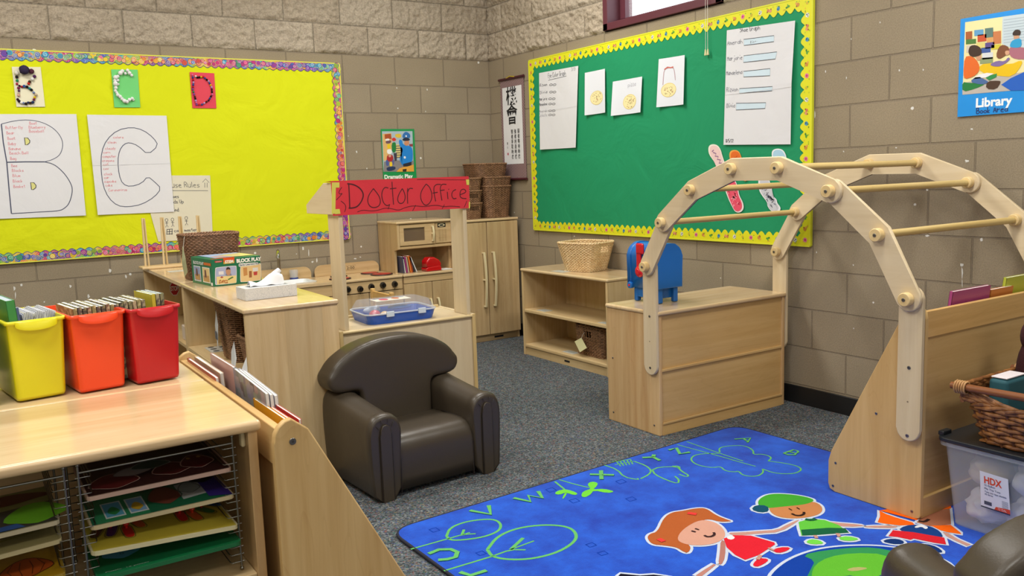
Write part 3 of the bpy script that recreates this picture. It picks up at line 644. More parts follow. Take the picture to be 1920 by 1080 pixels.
def pizza_paper(corners, cx, cy, rx, ry, label, frame=False, k=14, hd=False):
    sh = wsheet('B', [zb(*c) for c in corners], lambda s, t: .003 + .012 * abs(2*s-1) ** 2 * (.3 + .7*t)); t = paper_thing('drawing_paper', label, 'drawing', sh, WP2, group=None)
    b = MB(); c = sh.px(*zb(cx, cy)); e = sh.px(*zb(cx + rx, cy)); g = sh.px(*zb(cx, cy + ry)); ra, rb = abs(e[0] - c[0]), abs(g[1] - c[1])
    sh.ell(b, c[0], c[1], ra, rb, PZ, .0012, 24); sh.stroke(b, [(c[0] + ra*math.cos(a*.35), c[1] + rb*math.sin(a*.35)) for a in range(18)], .003, flat('E0C86C', .8), .0016, closed=True)
    rnd = random.Random(k)
    for i in range(26):
        a, r = rnd.uniform(0, 6.28), rnd.uniform(.1, .8); x, y = c[0] + ra*r*math.cos(a), c[1] + rb*r*math.sin(a)
        sh.stroke(b, [(x, y), (x + rnd.uniform(.01, .03), y + rnd.uniform(-.012, .012))], .0045, [RD, flat('8C7440', .7), PEN][i % 3 if i % 5 == 0 else i % 2], .0018)
    if frame:
        F = [sh.px(*zb(*q)) for q in ((1258, 355), (1262, 290), (1268, 215), (1300, 190), (1355, 188), (1365, 220), (1372, 270), (1376, 310))]; sh.stroke(b, F, .0035, flat('A86A70', .7), .0016, sub=1)
        sh.stroke(b, [sh.px(*zb(*q)) for q in ((1270, 208), (1300, 185), (1330, 190), (1355, 182))], .007, flat('C86A60', .7), .0018)
    if hd:
        q = sh.px(*zb(918, 375)); hand(b, sh, 'pizza', q[0], q[1], .025, flat('B4B4C0', .7), .003)
    b.build('crayon_drawing', t)
pizza_paper([(505, 240), (698, 200), (710, 622), (512, 650)], 618, 480, 62, 66, 'narrow white drawing of a pizza beside the Eye Color Graph', k=3)
pizza_paper([(775, 325), (1058, 275), (1050, 620), (765, 655)], 935, 518, 64, 70, 'wider white drawing of a pizza, middle of the three pizza drawings', k=5, hd=True)
pizza_paper([(1218, 108), (1468, 68), (1465, 545), (1205, 572)], 1312, 405, 70, 66, 'white drawing of a pizza under a pencil frame, rightmost pizza drawing', frame=True, k=8)
zb = zc(1350, 30, .2406)
sh = wsheet('B', [zb(58, 112), zb(590, 36), zb(554, 1000), zb(32, 1004)], lambda s, t: .004 + .01 * s ** 3 * (1 - abs(2*t-1))); t = paper_thing('chart_paper', 'large white chart paper headed Shoe Graph at the right of the green board', 'paper chart', sh, WP)
b = MB(); q = sh.px(*zb(160, 128)); hand(b, sh, 'Shoe Graph', q[0], q[1], .024, GREY, .0026, end=sh.px(*zb(315, 110))[0])
BX = flat('C9DDEA', .8)
for nm, yb, box in (('Amerah', 228, [(190,183),(427,153),(427,200),(192,230)]), ('Marjorie', 350, [(190,310),(452,280),(440,335),(188,362)]), ('Manaelena', 462, [(188,432),(398,410),(398,465),(190,475)]), ('Rizwon', 592, [(157,566),(418,550),(415,583),(155,602)]), ('Olivia', 716, [(132,680),(365,676),(358,720),(130,732)])):
    Q = [sh.px(*zb(*c)) for c in box]; sh.fill(b, Q, BX); sh.stroke(b, Q, .0026, PEN, .0018, closed=True)
    q = sh.px(*zb(62 if yb < 400 else 55, yb)); hand(b, sh, nm, q[0], q[1], .024, flat('8A8C96', .7), .003, end=sh.px(*zb(box[0][0] - 12, yb))[0])
    q = sh.px(*zb(box[0][0] + 52, (box[0][1] + box[3][1]) / 2 + 8)); hand(b, sh, '8 inches', q[0], q[1], .013, GREY, .002, end=q[0] + .13)
q = sh.px(*zb(50, 985)); hand(b, sh, '8/5/22', q[0], q[1], .018, PEN, .0025, end=sh.px(*zb(108, 985))[0]); sh.stroke(b, [(0, .56), (1, .53)], .0016, flat('C8C8CC', .8)); b.build('lettering', t)
# paper shoe prints
zb = zc(1310, 260, .13889)
def shoe(outl, cols, lab, mo='ECE8DC', marks=()):
    P = [at(*zb(x, y), x=-.0187) for x, y in outl]; y0, y1 = max(p.y for p in P), min(p.y for p in P); z0, z1 = min(p.z for p in P), max(p.z for p in P)
    sh = Sheet((-.0187, y0, z1), (-.0187, y1, z1), (-.0187, y1, z0), (-.0187, y0, z0), (-1, 0, 0)); pts = bez_smooth([sh.st(p) for p in P], 2)
    cen = Vector((-.0187, (y0+y1)/2, z0)); t = thing('paper_shoe_print', lab, 'paper cutout', cen); b = MB()
    V = [sh.pt(a, c, 0) for a, c in pts] + [sh.pt(a, c, .0014) for a, c in pts]; n = len(pts); b.add(V, [list(range(n))[::-1], list(range(n, 2*n))] + [(i, (i+1) % n, n+(i+1) % n, n+i) for i in range(n)], flat(mo, .8)); b.build('cutout', t)
    b = MB(); c0 = (sum(p[0] for p in pts)/n, sum(p[1] for p in pts)/n); sh.fill(b, [(c0[0] + (p[0]-c0[0])*.84, c0[1] + (p[1]-c0[1])*.92) for p in pts], flat(cols[0], .8), .0022)
    rnd = random.Random(4)
    for i in range(46 if len(cols) > 1 else 0):
        j = rnd.randrange(n); r = rnd.uniform(0, .66); x, y = c0[0] + (pts[j][0]-c0[0])*r, c0[1] + (pts[j][1]-c0[1])*r
        sh.stroke(b, [(x, y), (x + rnd.uniform(-.1, .1), y + rnd.uniform(.02, .07))], .004, flat(rnd.choice(cols[1:]), .8), .0028)
    for mk in marks: sh.stroke(b, [sh.px(*zb(*q)) for q in mk], .0045, flat('7A4A8A', .8), .0034)
    b.build('crayon_colouring', t)
shoe([(130,130),(150,85),(200,72),(260,90),(300,150),(320,230),(355,330),(380,450),(370,540),(310,560),(270,480),(245,360),(190,280),(140,210)], ['E9C9C6'], 'pale pink paper shoe print, upper left on the green board above the arch', marks=[[(185,175),(208,152)], [(200,185),(240,200),(225,235),(270,240),(255,280),(300,285),(280,330),(320,330)]])
shoe([(412,230),(425,170),(480,148),(540,165),(575,230),(600,360),(640,480),(668,535),(650,575),(605,570),(560,480),(500,420),(440,330)], ['DE6A1E', 'C65414', 'E88030'], 'orange paper shoe print between the two pink shoe prints', 'E8A048')
shoe([(985,205),(1000,150),(1070,130),(1140,150),(1180,215),(1190,300),(1170,420),(1215,560),(1185,600),(1120,540),(1050,400),(1000,300)], ['A8CFE6', 'E88AB0', 'F0E080', 'C8A8E0'], 'pastel blue and pink paper shoe print, under the Shoe Graph', 'E8EEF2')
shoe([(350,660),(380,560),(440,520),(500,560),(535,680),(550,770),(600,860),(612,930),(590,980),(540,1003),(490,985),(455,920),(410,830),(375,740)], ['E2506A', 'C82040', 'F2A8B4', 'D83A58'], 'bright red paper shoe print, lower left of the shoe prints', 'E8DEDE')
shoe([(805,590),(815,520),(880,500),(945,530),(985,650),(1005,780),(1055,820),(1060,870),(1110,930),(1100,975),(1040,1000),(975,975),(928,910),(930,860),(850,760),(815,690)], ['C6C8D0', '7A7A88', '9AA0B8', '55555F'], 'grey paper shoe print with scribbles, lower right of the shoe prints', 'E6E8EE')
# ---- hanging scroll
sx = at(960, 200, x=-.012)
y0, y1, z1, z0 = -.168, -.488, 1.968, 1.212
t = thing('hanging_scroll', 'hanging calligraphy scroll with brown brocade border near the corner', 'scroll', (-.01, (y0+y1)/2, z0))
def brocade():
    m, nt, L, p = new_mat('brocade_cloth'); tc = N(nt, 'ShaderNodeTexCoord'); c = N(nt, 'ShaderNodeTexChecker', i_Scale=95.0); c.inputs[1].default_value = lin('6E4E52'); c.inputs[2].default_value = lin('9A8484')
    L.new(tc.outputs['Object'], c.inputs[0]); L.new(c.outputs[0], p.inputs['Base Color']); p.inputs['Roughness'].default_value = .7; return m
b = MB(); b.box(-.010, -.006, y1, y0, z0, z1, brocade()); b.build('silk_mount', t)
b = MB(); b.box(-.0115, -.0101, y1 + .028, y0 - .028, z0 + .115, z1 - .062, flat('E2E4E8', .7)); b.build('scroll_paper', t)
RODM = flat('4A1E26', .4)
for z in (z1, z0):
    b = MB(); b.cyl((-.014, y1 - .012, z), (-.014, y0 + .012, z), .0095, RODM, 12); b.build('roller', t)
b = MB(); b.tube([(-.02, -.27, z1 + .004), (-.024, -.328, z1 + .014), (-.02, -.386, z1 + .004)], .004, flat('B8A020', .6)); b.build('hanging_cord', t)
sh = Sheet((-.0116, y0 - .028, z1 - .062), (-.0116, y1 + .028, z1 - .062), (-.0116, y1 + .028, z0 + .115), (-.0116, y0 - .028, z0 + .115), (-1, 0, 0)); INK = flat('16161A', .7)
b = MB(); printed(b, sh, '機', .2, .21, .15, INK, bold=.012, height=.125); printed(b, sh, '會', .2, .46, .15, INK, bold=.012, height=.135)
for k, col in enumerate(('弱者等待時機', '強者創造時機', '智者爭取時機')):
    for j, ch in enumerate(col): printed(b, sh, ch, .80 - .17 * k - .06, .60 + .0655 * j, .027, INK, bold=.008, height=.03)
for j in range(2): printed(b, sh, '書心'[j], .17, .74 + j * .05, .014, INK, height=.018)
sh.fill(b, [(.17, .85), (.24, .85), (.24, .88), (.17, .88)], flat('C06070', .7)); b.build('calligraphy', t)
# ---- posters
def poster(name, label, wall, a0, a1, z0, z1, frame):
    s = -1 if wall == 'B' else 1
    c = [(-.006, a0, z1), (-.006, a1, z1), (-.006, a1, z0), (-.006, a0, z0)] if wall == 'B' else [(a0, -.006, z1), (a1, -.006, z1), (a1, -.006, z0), (a0, -.006, z0)]
    sh = Sheet(*c, (-1, 0, 0) if wall == 'B' else (0, -1, 0)); return sh, paper_thing(name, label, 'poster', sh, frame, 'poster_sheet', nx=2, ny=2)
F = flat
sh, t = poster('poster', 'blue Library Book Area poster of children reading on cushions', 'B', -3.784, -4.20, 1.424, 1.829, F('1E8FE0', .3))
q = lambda x, y: sh.px(*zc(1740, 0, .2222)(x, y)); P = lambda *a: [q(*z) for z in a]
b = MB(); sh.fill(b, P((315,188),(850,110),(850,752),(292,800)), F('E9DFA6', .35), .0009)
fl = lambda pts, c, l=.0014, sub=0: sh.fill(b, P(*pts), F(c, .35), l, sub)
fl([(630,145),(850,110),(850,400),(690,400),(625,370)], 'C2D2DA'); 
for k in range(9): sh.stroke(b, P((640, 170 + k*24), (850, 140 + k*24)), .002, F('9FB0BC', .4), .0018)
fl([(292,700),(850,600),(850,752),(292,800)], 'B9B2AA')
for x, y, w_, h_, c in ((320,270,55,65,'A65A2C'),(322,335,85,40,'4A7A38'),(392,255,78,50,'5F9CC8'),(482,240,70,80,'5A7A74'),(420,295,75,60,'C4502C'),(550,268,68,105,'C67A4A'),(325,385,70,60,'C9C2B4'),(412,362,72,50,'D8CC7C'),(484,362,78,50,'5C4A8A'),(450,405,80,45,'3D5A9E'),(536,380,80,40,'D0C23A'),(460,448,90,55,'D2D6DA'),(440,490,110,50,'8C9A70'),(498,320,48,45,'D8A060')):
    fl([(x,y),(x+w_,y-8),(x+w_,y+h_-8),(x,y+h_)], c, .0018)
fl([(435,545),(560,530),(700,545),(790,505),(800,540),(720,650),(590,640),(440,610)], 'E6BE10', .0022, 1)
fl([(620,715),(700,660),(850,590),(850,760),(700,765)], '1F5FC0', .0022); fl([(292,690),(350,700),(500,705),(400,750),(292,778)], '1F7A3C', .0022, 1); fl([(480,650),(585,620),(580,650),(520,680)], '2C8A4A', .0024)
fl([(312,480),(360,470),(410,500),(440,560),(430,610),(380,650),(310,670),(300,620)], 'DE6A26', .0026, 1); fl([(345,420),(360,385),(410,378),(455,410),(455,460),(420,478),(365,480),(345,450)], '3E2A20', .003, 1)
fl([(400,470),(450,455),(455,500),(420,515)], 'C89878', .0028, 1); fl([(350,690),(420,640),(500,680),(520,700),(450,715)], '46689C', .0028, 1); fl([(500,685),(600,680),(620,690),(580,755),(490,750)], '4A3428', .003, 1); fl([(430,630),(500,615),(560,620),(490,655),(370,670)], 'E8E8EA', .0028)
fl([(600,395),(640,375),(690,400),(680,450),(640,480),(600,500),(575,470)], '7A4A30', .0028, 1); fl([(520,545),(590,510),(650,520),(680,480),(700,500),(620,560),(560,562)], '7E6AA0', .003, 1); fl([(650,430),(690,425),(690,460),(660,470)], 'D0A080', .0032, 1)
fl([(720,270),(745,248),(785,255),(785,295),(760,300),(715,300)], '3A2A24', .003, 1); fl([(722,300),(775,295),(770,335),(730,335)], 'C89878', .0026, 1); fl([(695,370),(720,335),(790,320),(795,390),(760,405),(695,400)], '2C9ACC', .0028, 1); fl([(680,400),(760,395),(850,410),(850,500),(740,500),(690,470)], 'A86A7A', .0024, 1)
b.build('photo_print', t)
b = MB(); c = q(405, 905); printed(b, sh, 'Library', c[0], c[1], .148, F('EEF4F8', .4), bold=.035); c = q(410, 960); hand(b, sh, 'Book Area', c[0], c[1], .024, F('183A78', .5), .004, end=sh.px(*zc(1740, 0, .2222)(672, 945))[0]); b.build('lettering', t)
sh, t = poster('poster', 'green Dramatic Play poster of children in costume hats', 'A', -.957, -.684, 1.238, 1.611, F('1C8E4C', .3))
q = lambda x, y: sh.px(*zc(700, 230, .10181)(x, y)); P = lambda *a: [q(*z) for z in a]
b = MB(); fl([(158,160),(718,155),(745,900),(185,905)], 'A6B8C4', .0009); fl([(165,210),(330,190),(350,480),(240,700),(190,700)], 'D8B070'); fl([(205,215),(320,205),(335,300),(210,300)], 'A84A20', .0018); fl([(185,905),(195,720),(400,690),(560,700),(745,700),(745,900)], '857F80')
for k in range(6): fl([(415,400+k*42),(500,395+k*42),(500,420+k*42),(415,425+k*42)], 'D8C47C', .0016); fl([(415,425+k*42),(500,420+k*42),(500,434+k*42),(415,439+k*42)], '5A4A48', .0016)
fl([(660,395),(725,390),(725,440),(660,440)], '8A3A40', .0016); fl([(400,210),(500,200),(520,260),(470,285),(400,260)], 'D8B83C', .0016, 1)
fl([(330,380),(400,350),(420,420),(415,540),(345,560)], '1E7A3A', .002, 1); fl([(335,290),(390,270),(425,320),(380,345),(345,330)], 'D03028', .0022, 1); fl([(370,560),(430,560),(430,700),(390,710)], '3A3648', .002)
fl([(218,300),(290,290),(300,330),(220,335)], 'ECE8E4', .002, 1); fl([(222,335),(330,320),(320,380),(230,390)], '6A4A58', .0018, 1); fl([(250,400),(300,380),(320,470),(260,490)], 'E2C018', .0018, 1)
fl([(245,500),(300,485),(338,500),(340,575),(255,578)], 'ECECEA', .0024, 1); fl([(250,590),(345,585),(370,650),(365,710),(240,720)], 'A8262C', .0022, 1); fl([(275,585),(325,580),(325,635),(280,640)], 'D09A80', .0028, 1); fl([(225,680),(280,700),(285,790),(235,800)], '4A5A98', .0024, 1); fl([(350,670),(380,680),(380,780),(330,780)], '5A5A90', .0024, 1); fl([(295,725),(345,720),(350,800),(300,810)], 'E6C42C', .0028, 1); fl([(240,820),(400,800),(410,860),(300,895),(245,880)], '28345A', .0026, 1)
fl([(465,310),(530,320),(540,400),(620,420),(700,440),(728,540),(720,720),(640,740),(620,800),(540,800),(470,680),(530,560),(540,470),(480,440)], '1E7FD0', .0026, 1); fl([(565,350),(620,320),(660,345),(655,400),(610,430),(570,410)], 'C88A64', .003, 1); fl([(530,300),(600,270),(675,300),(660,335),(540,335)], '20243A', .0034, 1); fl([(530,230),(580,165),(640,180),(680,230),(670,290),(540,290)], '2C6CB0', .0032, 1); fl([(585,235),(612,230),(615,262),(590,265)], 'E8ECF0', .0036, 1); fl([(555,620),(590,615),(598,660),(560,665)], 'DCE6F0', .0032, 1); fl([(545,760),(700,720),(700,790),(550,815)], '2A2430', .003)
fl([(420,905),(480,840),(560,812),(620,810),(740,770),(745,900)], 'DCA040', .0034); fl([(535,860),(610,850),(605,900),(540,902)], '2A2420', .0036)
b.build('photo_print', t)
b = MB(); c = q(205, 1035); printed(b, sh, 'Dramatic Play', c[0], c[1], .232, F('F0F4F0', .4), bold=.03); b.build('lettering', t)
# ---- blind cords hanging from the window
t = thing('blind_cord', 'pair of thin white window blind cords with cream tassels over the green board', 'blind cord', (-.03, -2.353, 1.87))
b = MB()
for k in (-.008, .008): b.tube([(-.0255, -2.353 + k*.6, 2.7), (-.03, -2.353 + k, 2.2), (-.03, -2.353 + k, 1.9)], .0012, F('E4E2DA', .6), 6)
b.build('cord', t)
for k in (-.009, .009):
    b = MB(); b.lathe((-.03, -2.353 + k, 1.868), [(.002, .034), (.004, .03), (.006, .012), (.0075, .002), (.006, 0)], F('D8D0A0', .5), 10); b.build('tassel', t)
# ================================================================== WEAVING
def ring_pts(w, d, K, rc=.25):
    """K points round a rounded rectangle w x d"""
    r = min(w, d) * rc; hw, hd = w/2 - r, d/2 - r; segs = []
    out = []
    per = 2*(2*hw) + 2*(2*hd) + 2*math.pi*r
    for k in range(K):
        s = per * k / K
        for (cx, cy, a0, L_, kind) in ((hw, -hd, -math.pi/2, 2*hw, 0), (hw, -hd, -math.pi/2, math.pi*r/2, 1), (hw, hd, 0, 2*hd, 2), (hw, hd, 0, math.pi*r/2, 3), (-hw, hd, 0, 2*hw, 4), (-hw, hd, math.pi/2, math.pi*r/2, 5), (-hw, -hd, 0, 2*hd, 6), (-hw, -hd, math.pi, math.pi*r/2, 7)):
            if s <= L_ or kind == 7:
                if kind == 0: p = (-hw + s, -hd - r, 0, -1)
                elif kind == 2: p = (hw + r, -hd + s, 1, 0)
                elif kind == 4: p = (hw - s, hd + r, 0, 1)
                elif kind == 6: p = (-hw - r, hd - s, -1, 0)
                else:
                    a = a0 + s / r; p = (cx + r*math.cos(a), cy + r*math.sin(a), math.cos(a), math.sin(a))
                out.append(p); break
            s -= L_
    return out
def basket(t, w0, d0, w1, d1, h, rows, K, r, m, m2=None, rim_r=None, z0=0., handles=None, seg=5, dip=0., open_gap=True, rimname='rim'):
    """woven basket in the local frame of thing t: strands in and out round upright stakes"""
    K += K % 2; b = LB(); th = r * .9
    holes = handles or []
    for j in range(rows):
        f = (j + .5) / rows; P = ring_pts(w0 + (w1-w0)*f, d0 + (d1-d0)*f, K); z = z0 + h * f
        pts = []
        for k, (x, y, nx, ny) in enumerate(P):
            o = th * (1 if (k + j) % 2 else -1); zz = z
            if dip: zz = z0 + (h - dip * math.exp(-(x / (w1*.28)) ** 2) * (1 if abs(ny) > .5 or True else 0)) * f if abs(y) > d0*.3 else z
            pts.append((x + nx*o, y + ny*o, zz))
        hh = [q for q in holes if q[1] < f < q[2]]
        if hh:
            side = hh[0][0]; hw = hh[0][3]
            keep = []; run = []
            for p in pts + pts[:1]:
                cut = (abs(p[0]) < hw and (p[1] > 0) == (side == '+y') and abs(p[1]) > d0*.35) if side in ('+y', '-y') else (abs(p[1]) < hw and (p[0] > 0) == (side == '+x') and abs(p[0]) > w0*.35)
                if cut:
                    if len(run) > 1: keep.append(run)
                    run = []
                else: run.append(p)
            if len(run) > 1: keep.append(run)
            for q in keep: b.tube(q, r, m, seg)
        else: b.tube(pts, r, m, seg, closed=True)
    P0, P1 = ring_pts(w0, d0, K), ring_pts(w1, d1, K)
    for k in range(0, K, 1):
        if K > 60 and k % 2: continue
        a, c = P0[k], P1[k]
        b.tube([(a[0], a[1], z0), (c[0], c[1], z0 + h)], r * .8, m2 or m, 4, caps=False)
    # floor of woven slats
    b.box(-w0/2 + r, w0/2 - r, -d0/2 + r, d0/2 - r, z0 + .001, z0 + .006, m)
    body = b.build('woven_body', t)
    rr = rim_r or r * 1.5; b = LB(); P = ring_pts(w1, d1, K * 2)
    for ph in (0, math.pi):
        pts = []
        for k, (x, y, nx, ny) in enumerate(P):
            a = ph + k * 1.3; zz = z0 + h
            if dip and abs(y) > d0*.3: zz -= dip * math.exp(-(x / (w1*.28)) ** 2)
            pts.append((x + nx*rr*.6*math.cos(a), y + ny*rr*.6*math.cos(a), zz + rr*.6*math.sin(a)))
        b.tube(pts, rr * .75, m, 5, closed=True)
    b.build(rimname, t); return body
def wick(c1, c2, rough=.55):
    key = ('wick', c1, c2)
    if key in _M: return _M[key]
    m, nt, L, p = new_mat('wicker_' + c1); tc = N(nt, 'ShaderNodeTexCoord'); n = N(nt, 'ShaderNodeTexNoise', i_Scale=45.0, i_Detail=3.0); L.new(tc.outputs['Object'], n.inputs['Vector'])
    mx = N(nt, 'ShaderNodeMix', data_type='RGBA'); mx.inputs[6].default_value = lin(c1); mx.inputs[7].default_value = lin(c2); mr = N(nt, 'ShaderNodeMapRange', i_1=.35, i_2=.65); L.new(n.outputs['Fac'], mr.inputs[0]); L.new(mr.outputs[0], mx.inputs[0])
    L.new(mx.outputs[2], p.inputs['Base Color']); p.inputs['Roughness'].default_value = rough; _M[key] = m; return m
BRW = wick('7A593F', '9A7455'); TAN = wick('D9B888', 'EBD0A4', .5); WILL = wick('6A3F22', 'A8713E', .4)
def screw(b, p, ax, r=.005):
    p = Vector(p); d = Vector(ax); b.cyl(p, p + d * .0022, r, SCREW, 12, bev=.0008)
    b.cyl(p + d * .0021, p + d * .0025, r * .4, flat('3A3836', .5), 6)

# ================================================================== LOW OPEN SHELF under the green board
SX0, SX1, SY0, SY1, SZ = -.392, -.014, -1.885, -.952, .605
t = thing('storage_shelf', 'low maple open shelf against the right wall with a wicker basket on top', 'shelf', ((SX0+SX1)/2, (SY0+SY1)/2, 0))
mz, my = maple('z'), maple('y')
b = MB(); b.box(SX0 - .006, SX1, SY0 - .006, SY1 + .006, SZ - .02, SZ, top('y'), .007); b.build('top', t)
for y0 in (SY0, SY1 - .02):
    b = MB(); b.box(SX0, SX1, y0, y0 + .02, 0, SZ - .02, mz, .002); b.build('side_panel', t)
b = MB(); b.box(SX1 - .012, SX1 - .002, SY0 + .02, SY1 - .02, .02, SZ - .02, mz); b.build('back_panel', t)
for z in (.30, .055):
    b = MB(); b.box(SX0 + .002, SX1 - .012, SY0 + .02, SY1 - .02, z, z + .022, my, .004); b.build('shelf_board', t)
b = MB(); b.box(SX0 + .012, SX0 + .026, SY0 + .02, SY1 - .02, 0, .054, my); b.box(SX0 + .0105, SX0 + .012, -1.47, -1.415, .022, .034, BLK); b.build('kick_board', t)
for y, z in ((-1.10, .3225), (-1.86, .3225)): pass
# picture labels taped on the shelf boards
LAM = flat('C9CCC6', .25)
for x, y, z, dx, dy in ((-.33, -1.13, .3222, .07, .1), (-.345, -1.80, .3222, .05, .09), (-.33, -1.42, .0772, .06, .12), (-.33, -1.33, SZ + .0002, .07, .13)):
    b = MB(); b.box(x - dx/2, x + dx/2, y - dy/2, y + dy/2, z, z + .0008, LAM); b.box(x - dx/4, x + dx/4, y - dy/3, y + dy/3, z + .0008, z + .001, flat('A8ABA2', .5)); b.build('picture_label', t)
# wicker basket on it
t = thing('wicker_basket', 'pale natural wicker basket standing on the low maple shelf', 'basket', (-.176, -1.405, SZ + .0012), R_(15))
basket(t, .205, .22, .275, .315, .185, 22, 72, .0042, TAN, handles=[('-y', .66, .86, .032), ('+y', .66, .86, .032)], rim_r=.0065)
b = LB(); 
t = thing('wicker_basket', 'dark brown woven basket with a cream tag on the bottom of the low maple shelf', 'basket', (-.235, -1.60, .0782), 0)
basket(t, .16, .27, .19, .30, .19, 20, 64, .004, BRW, handles=[('-x', .66, .86, .028)], rim_r=.006)
b = MB(); F = flat; CT = flat('D2CE9E', .8); cx = -.35
b.prism([(cx, -1.52, .2), (cx - .012, -1.515, .13), (cx, -1.515, .2)], (0, 0, .0005), CT)
b = MB(); a = Vector((-.362, -1.545, .155)); pts = [Vector((-.358, -1.50, .165)), Vector((-.352, -1.565, .198)), Vector((-.368, -1.64, .145)), Vector((-.374, -1.575, .108))]
b.prism(pts, (-.001, 0, 0), CT); b.build('tag', t); b = MB(); b.tube([(-.345, -1.59, .235), (-.352, -1.575, .215), (-.356, -1.57, .19)], .0012, flat('D8D4C8', .8), 5); b.build('tag_string', t)

# ================================================================== DRESSER-LIKE SHELF seen from behind, part of the nook
DX0, DX1, DY0, DY1, DZ = -.955, -.078, -2.942, -2.566, .595
t = thing('storage_shelf', 'maple shelf unit turned with its panelled back to the rug, toy mailbox on top', 'shelf', ((DX0+DX1)/2, (DY0+DY1)/2, 0))
b = MB(); b.box(DX0 - .008, DX1 + .004, DY0 - .008, DY1 + .006, DZ - .021, DZ, top('x'), .008, 3); b.build('top', t)
for x0 in (DX0, DX1 - .02):
    b = MB(); b.box(x0, x0 + .02, DY0, DY1, 0, DZ - .021, wood('DDBD8C', 'C79E6C', 'z', board=.14), .003)
    if x0 == DX0:
        for y, z in ((-2.607, .324), (-2.605, .045), (-2.905, .046)): screw(b, (x0, y, z), (-1, 0, 0))
    b.build('side_panel', t)
yb = yellow_maple('x')
b = MB(); b.box(DX0 + .02, DX1 - .02, DY0 + .009, DY0 + .016, .05, DZ - .021, yb); b.build('back_panel', t)
b = MB(); b.box(DX0 + .02, DX1 - .02, DY0 + .001, DY0 + .009, .305, .318, yb, .002)
b.build('middle_rail', t)
b = MB(); b.box(DX0 + .02, DX1 - .02, DY0 + .0, DY0 + .016, 0, .052, yb, .001); b.box(DX0 + .02, DX1 - .02, DY0 - .004, DY0 + .0, .052, .063, yb, .002); b.build('bottom_rail', t)
for z in (.30, .052):
    b = MB(); b.box(DX0 + .02, DX1 - .02, DY0 + .018, DY1 - .002, z, z + .02, my); b.build('shelf_board', t)
# ---- toy mailbox
t = thing('toy_mailbox', 'blue plastic toy mailbox with a red flag on top of the maple shelf', 'toy', (-.733, -2.69, DZ + .001))
BL = flat('1566B8', .28, spec=.6); RED = flat('D01C2A', .18, spec=.7)
y0, y1 = -2.79, -2.575; cx = -.733; hw = .082; zb_, zt = .668, .888; R0 = hw
def arch_prof(hw, zb_, zt, rr, n=8, y=0.):
    p = [(cx - hw, y, zb_), (cx + hw, y, zb_)]
    for k in range(n + 1): a = math.pi * .5 * k / n; p.append((cx + hw - rr + rr*math.cos(a), y, zt - rr*.85 + rr*.85*math.sin(a)))
    for k in range(n + 1): a = math.pi * .5 * (1 + k / n); p.append((cx - hw + rr + rr*math.cos(a), y, zt - rr*.85 + rr*.85*math.sin(a)))
    return p
b = MB(); b.prism_capbev(arch_prof(hw, zb_, zt, .075, y=y0), (0, y1 - y0, 0), BL, .006); b.build('body', t)
b = MB(); b.prism_capbev(arch_prof(hw + .004, zb_ - .002, zt + .004, .078, y=y1 - .02), (0, .03, 0), BL, .006); b.cyl((cx - hw - .014, y1 - .018, zb_ + .008), (cx - hw + .01, y1 - .018, zb_ + .008), .017, BL, 18, bev=.003); b.cyl((cx - hw - .016, y1 - .018, zb_ + .008), (cx - hw - .013, y1 - .018, zb_ + .008), .006, RED, 12); b.build('door', t)
for dx in (-.055, .045):
    for y in (y0 + .022, y1 - .035):
        b = MB(); b.box(cx + dx - .014, cx + dx + .014, y - .012, y + .012, DZ + .001, zb_ + .004, BL, .005); b.build('leg', t)
b = MB(); b.box(cx - .065, cx + .065, y0 + .03, y1 - .04, DZ + .022, zb_ + .004, BL, .004); b.build('base', t)
b = MB(); fx = cx - hw - .002; yf = -2.665; b.sphere((fx - .004, yf, .75), .03, RED, 20, 12, sc=(.55, 1, 1)); b.cyl((fx - .016, yf, .75), (fx - .021, yf, .75), .013, RED, 18, bev=.002)
b.box(fx - .012, fx, yf - .014, yf + .017, .76, .884, RED, .004); b.box(fx - .016, fx, yf - .036, yf + .018, .836, .89, RED, .009, 3); b.build('flag', t)

# ================================================================== NOOK BOOKCASE (right)
BX0, BX1, BY0, BY1 = -.945, -.045, -4.235, -3.862
t = thing('book_display', 'maple book display rack under the right end of the wooden arch', 'bookshelf', ((BX0+BX1)/2, (BY0+BY1)/2, .012))
ym = yellow_maple('z')
def disp_prof(yb, yf, ztop, x, zb_=.012, s=1):
    """side panel outline in the y-z plane: vertical back at yb, sloping front to yf"""
    pts = [(yb, zb_ + .015), (yb, ztop - .05)]
    for k in range(5): a = math.pi * (1 - k / 8); pts.append((yb + s*(.04 + .04*math.cos(a)), ztop - .045 + .045*math.sin(a)))
    pts += [(yb + s*.075, ztop - .028), (yf - s*.012, .30 * .5 + .02), (yf, .13), (yf, zb_ + .028), (yf - s*.008, zb_ + .008), (yf - s*.03, zb_), (yb + s*.02, zb_), (yb + s*.005, zb_ + .005)]
    return [(x, y, z) for y, z in pts]
for x in (BX0, BX1 - .018):
    b = MB(); b.prism_capbev(disp_prof(BY0, BY1, .765, x), (.018, 0, 0), ym, .003)
    if x == BX0:
        for y, z in ((-4.06, .355), (-3.895, .127), (-3.885, .035), (-4.205, .036)): screw(b, (x, y, z), (-1, 0, 0))
    b.build('side_panel', t)
b = MB(); b.box(BX0 + .018, BX1 - .018, BY0 + .018, BY0 + .026, .08, .66, yellow_maple('x')); b.build('back_panel', t)
b = MB(); b.box(BX0 + .018, BX1 - .018, BY0 + .004, BY0 + .022, .65, .742, wood('DDB576', 'C89C5C', 'x', rough=.38), .003); b.build('top_rail', t)
b = MB(); b.box(BX0 + .018, BX1 - .018, BY0 + .006, BY0 + .022, .012, .084, yellow_maple('x'), .002); b.build('bottom_rail', t)
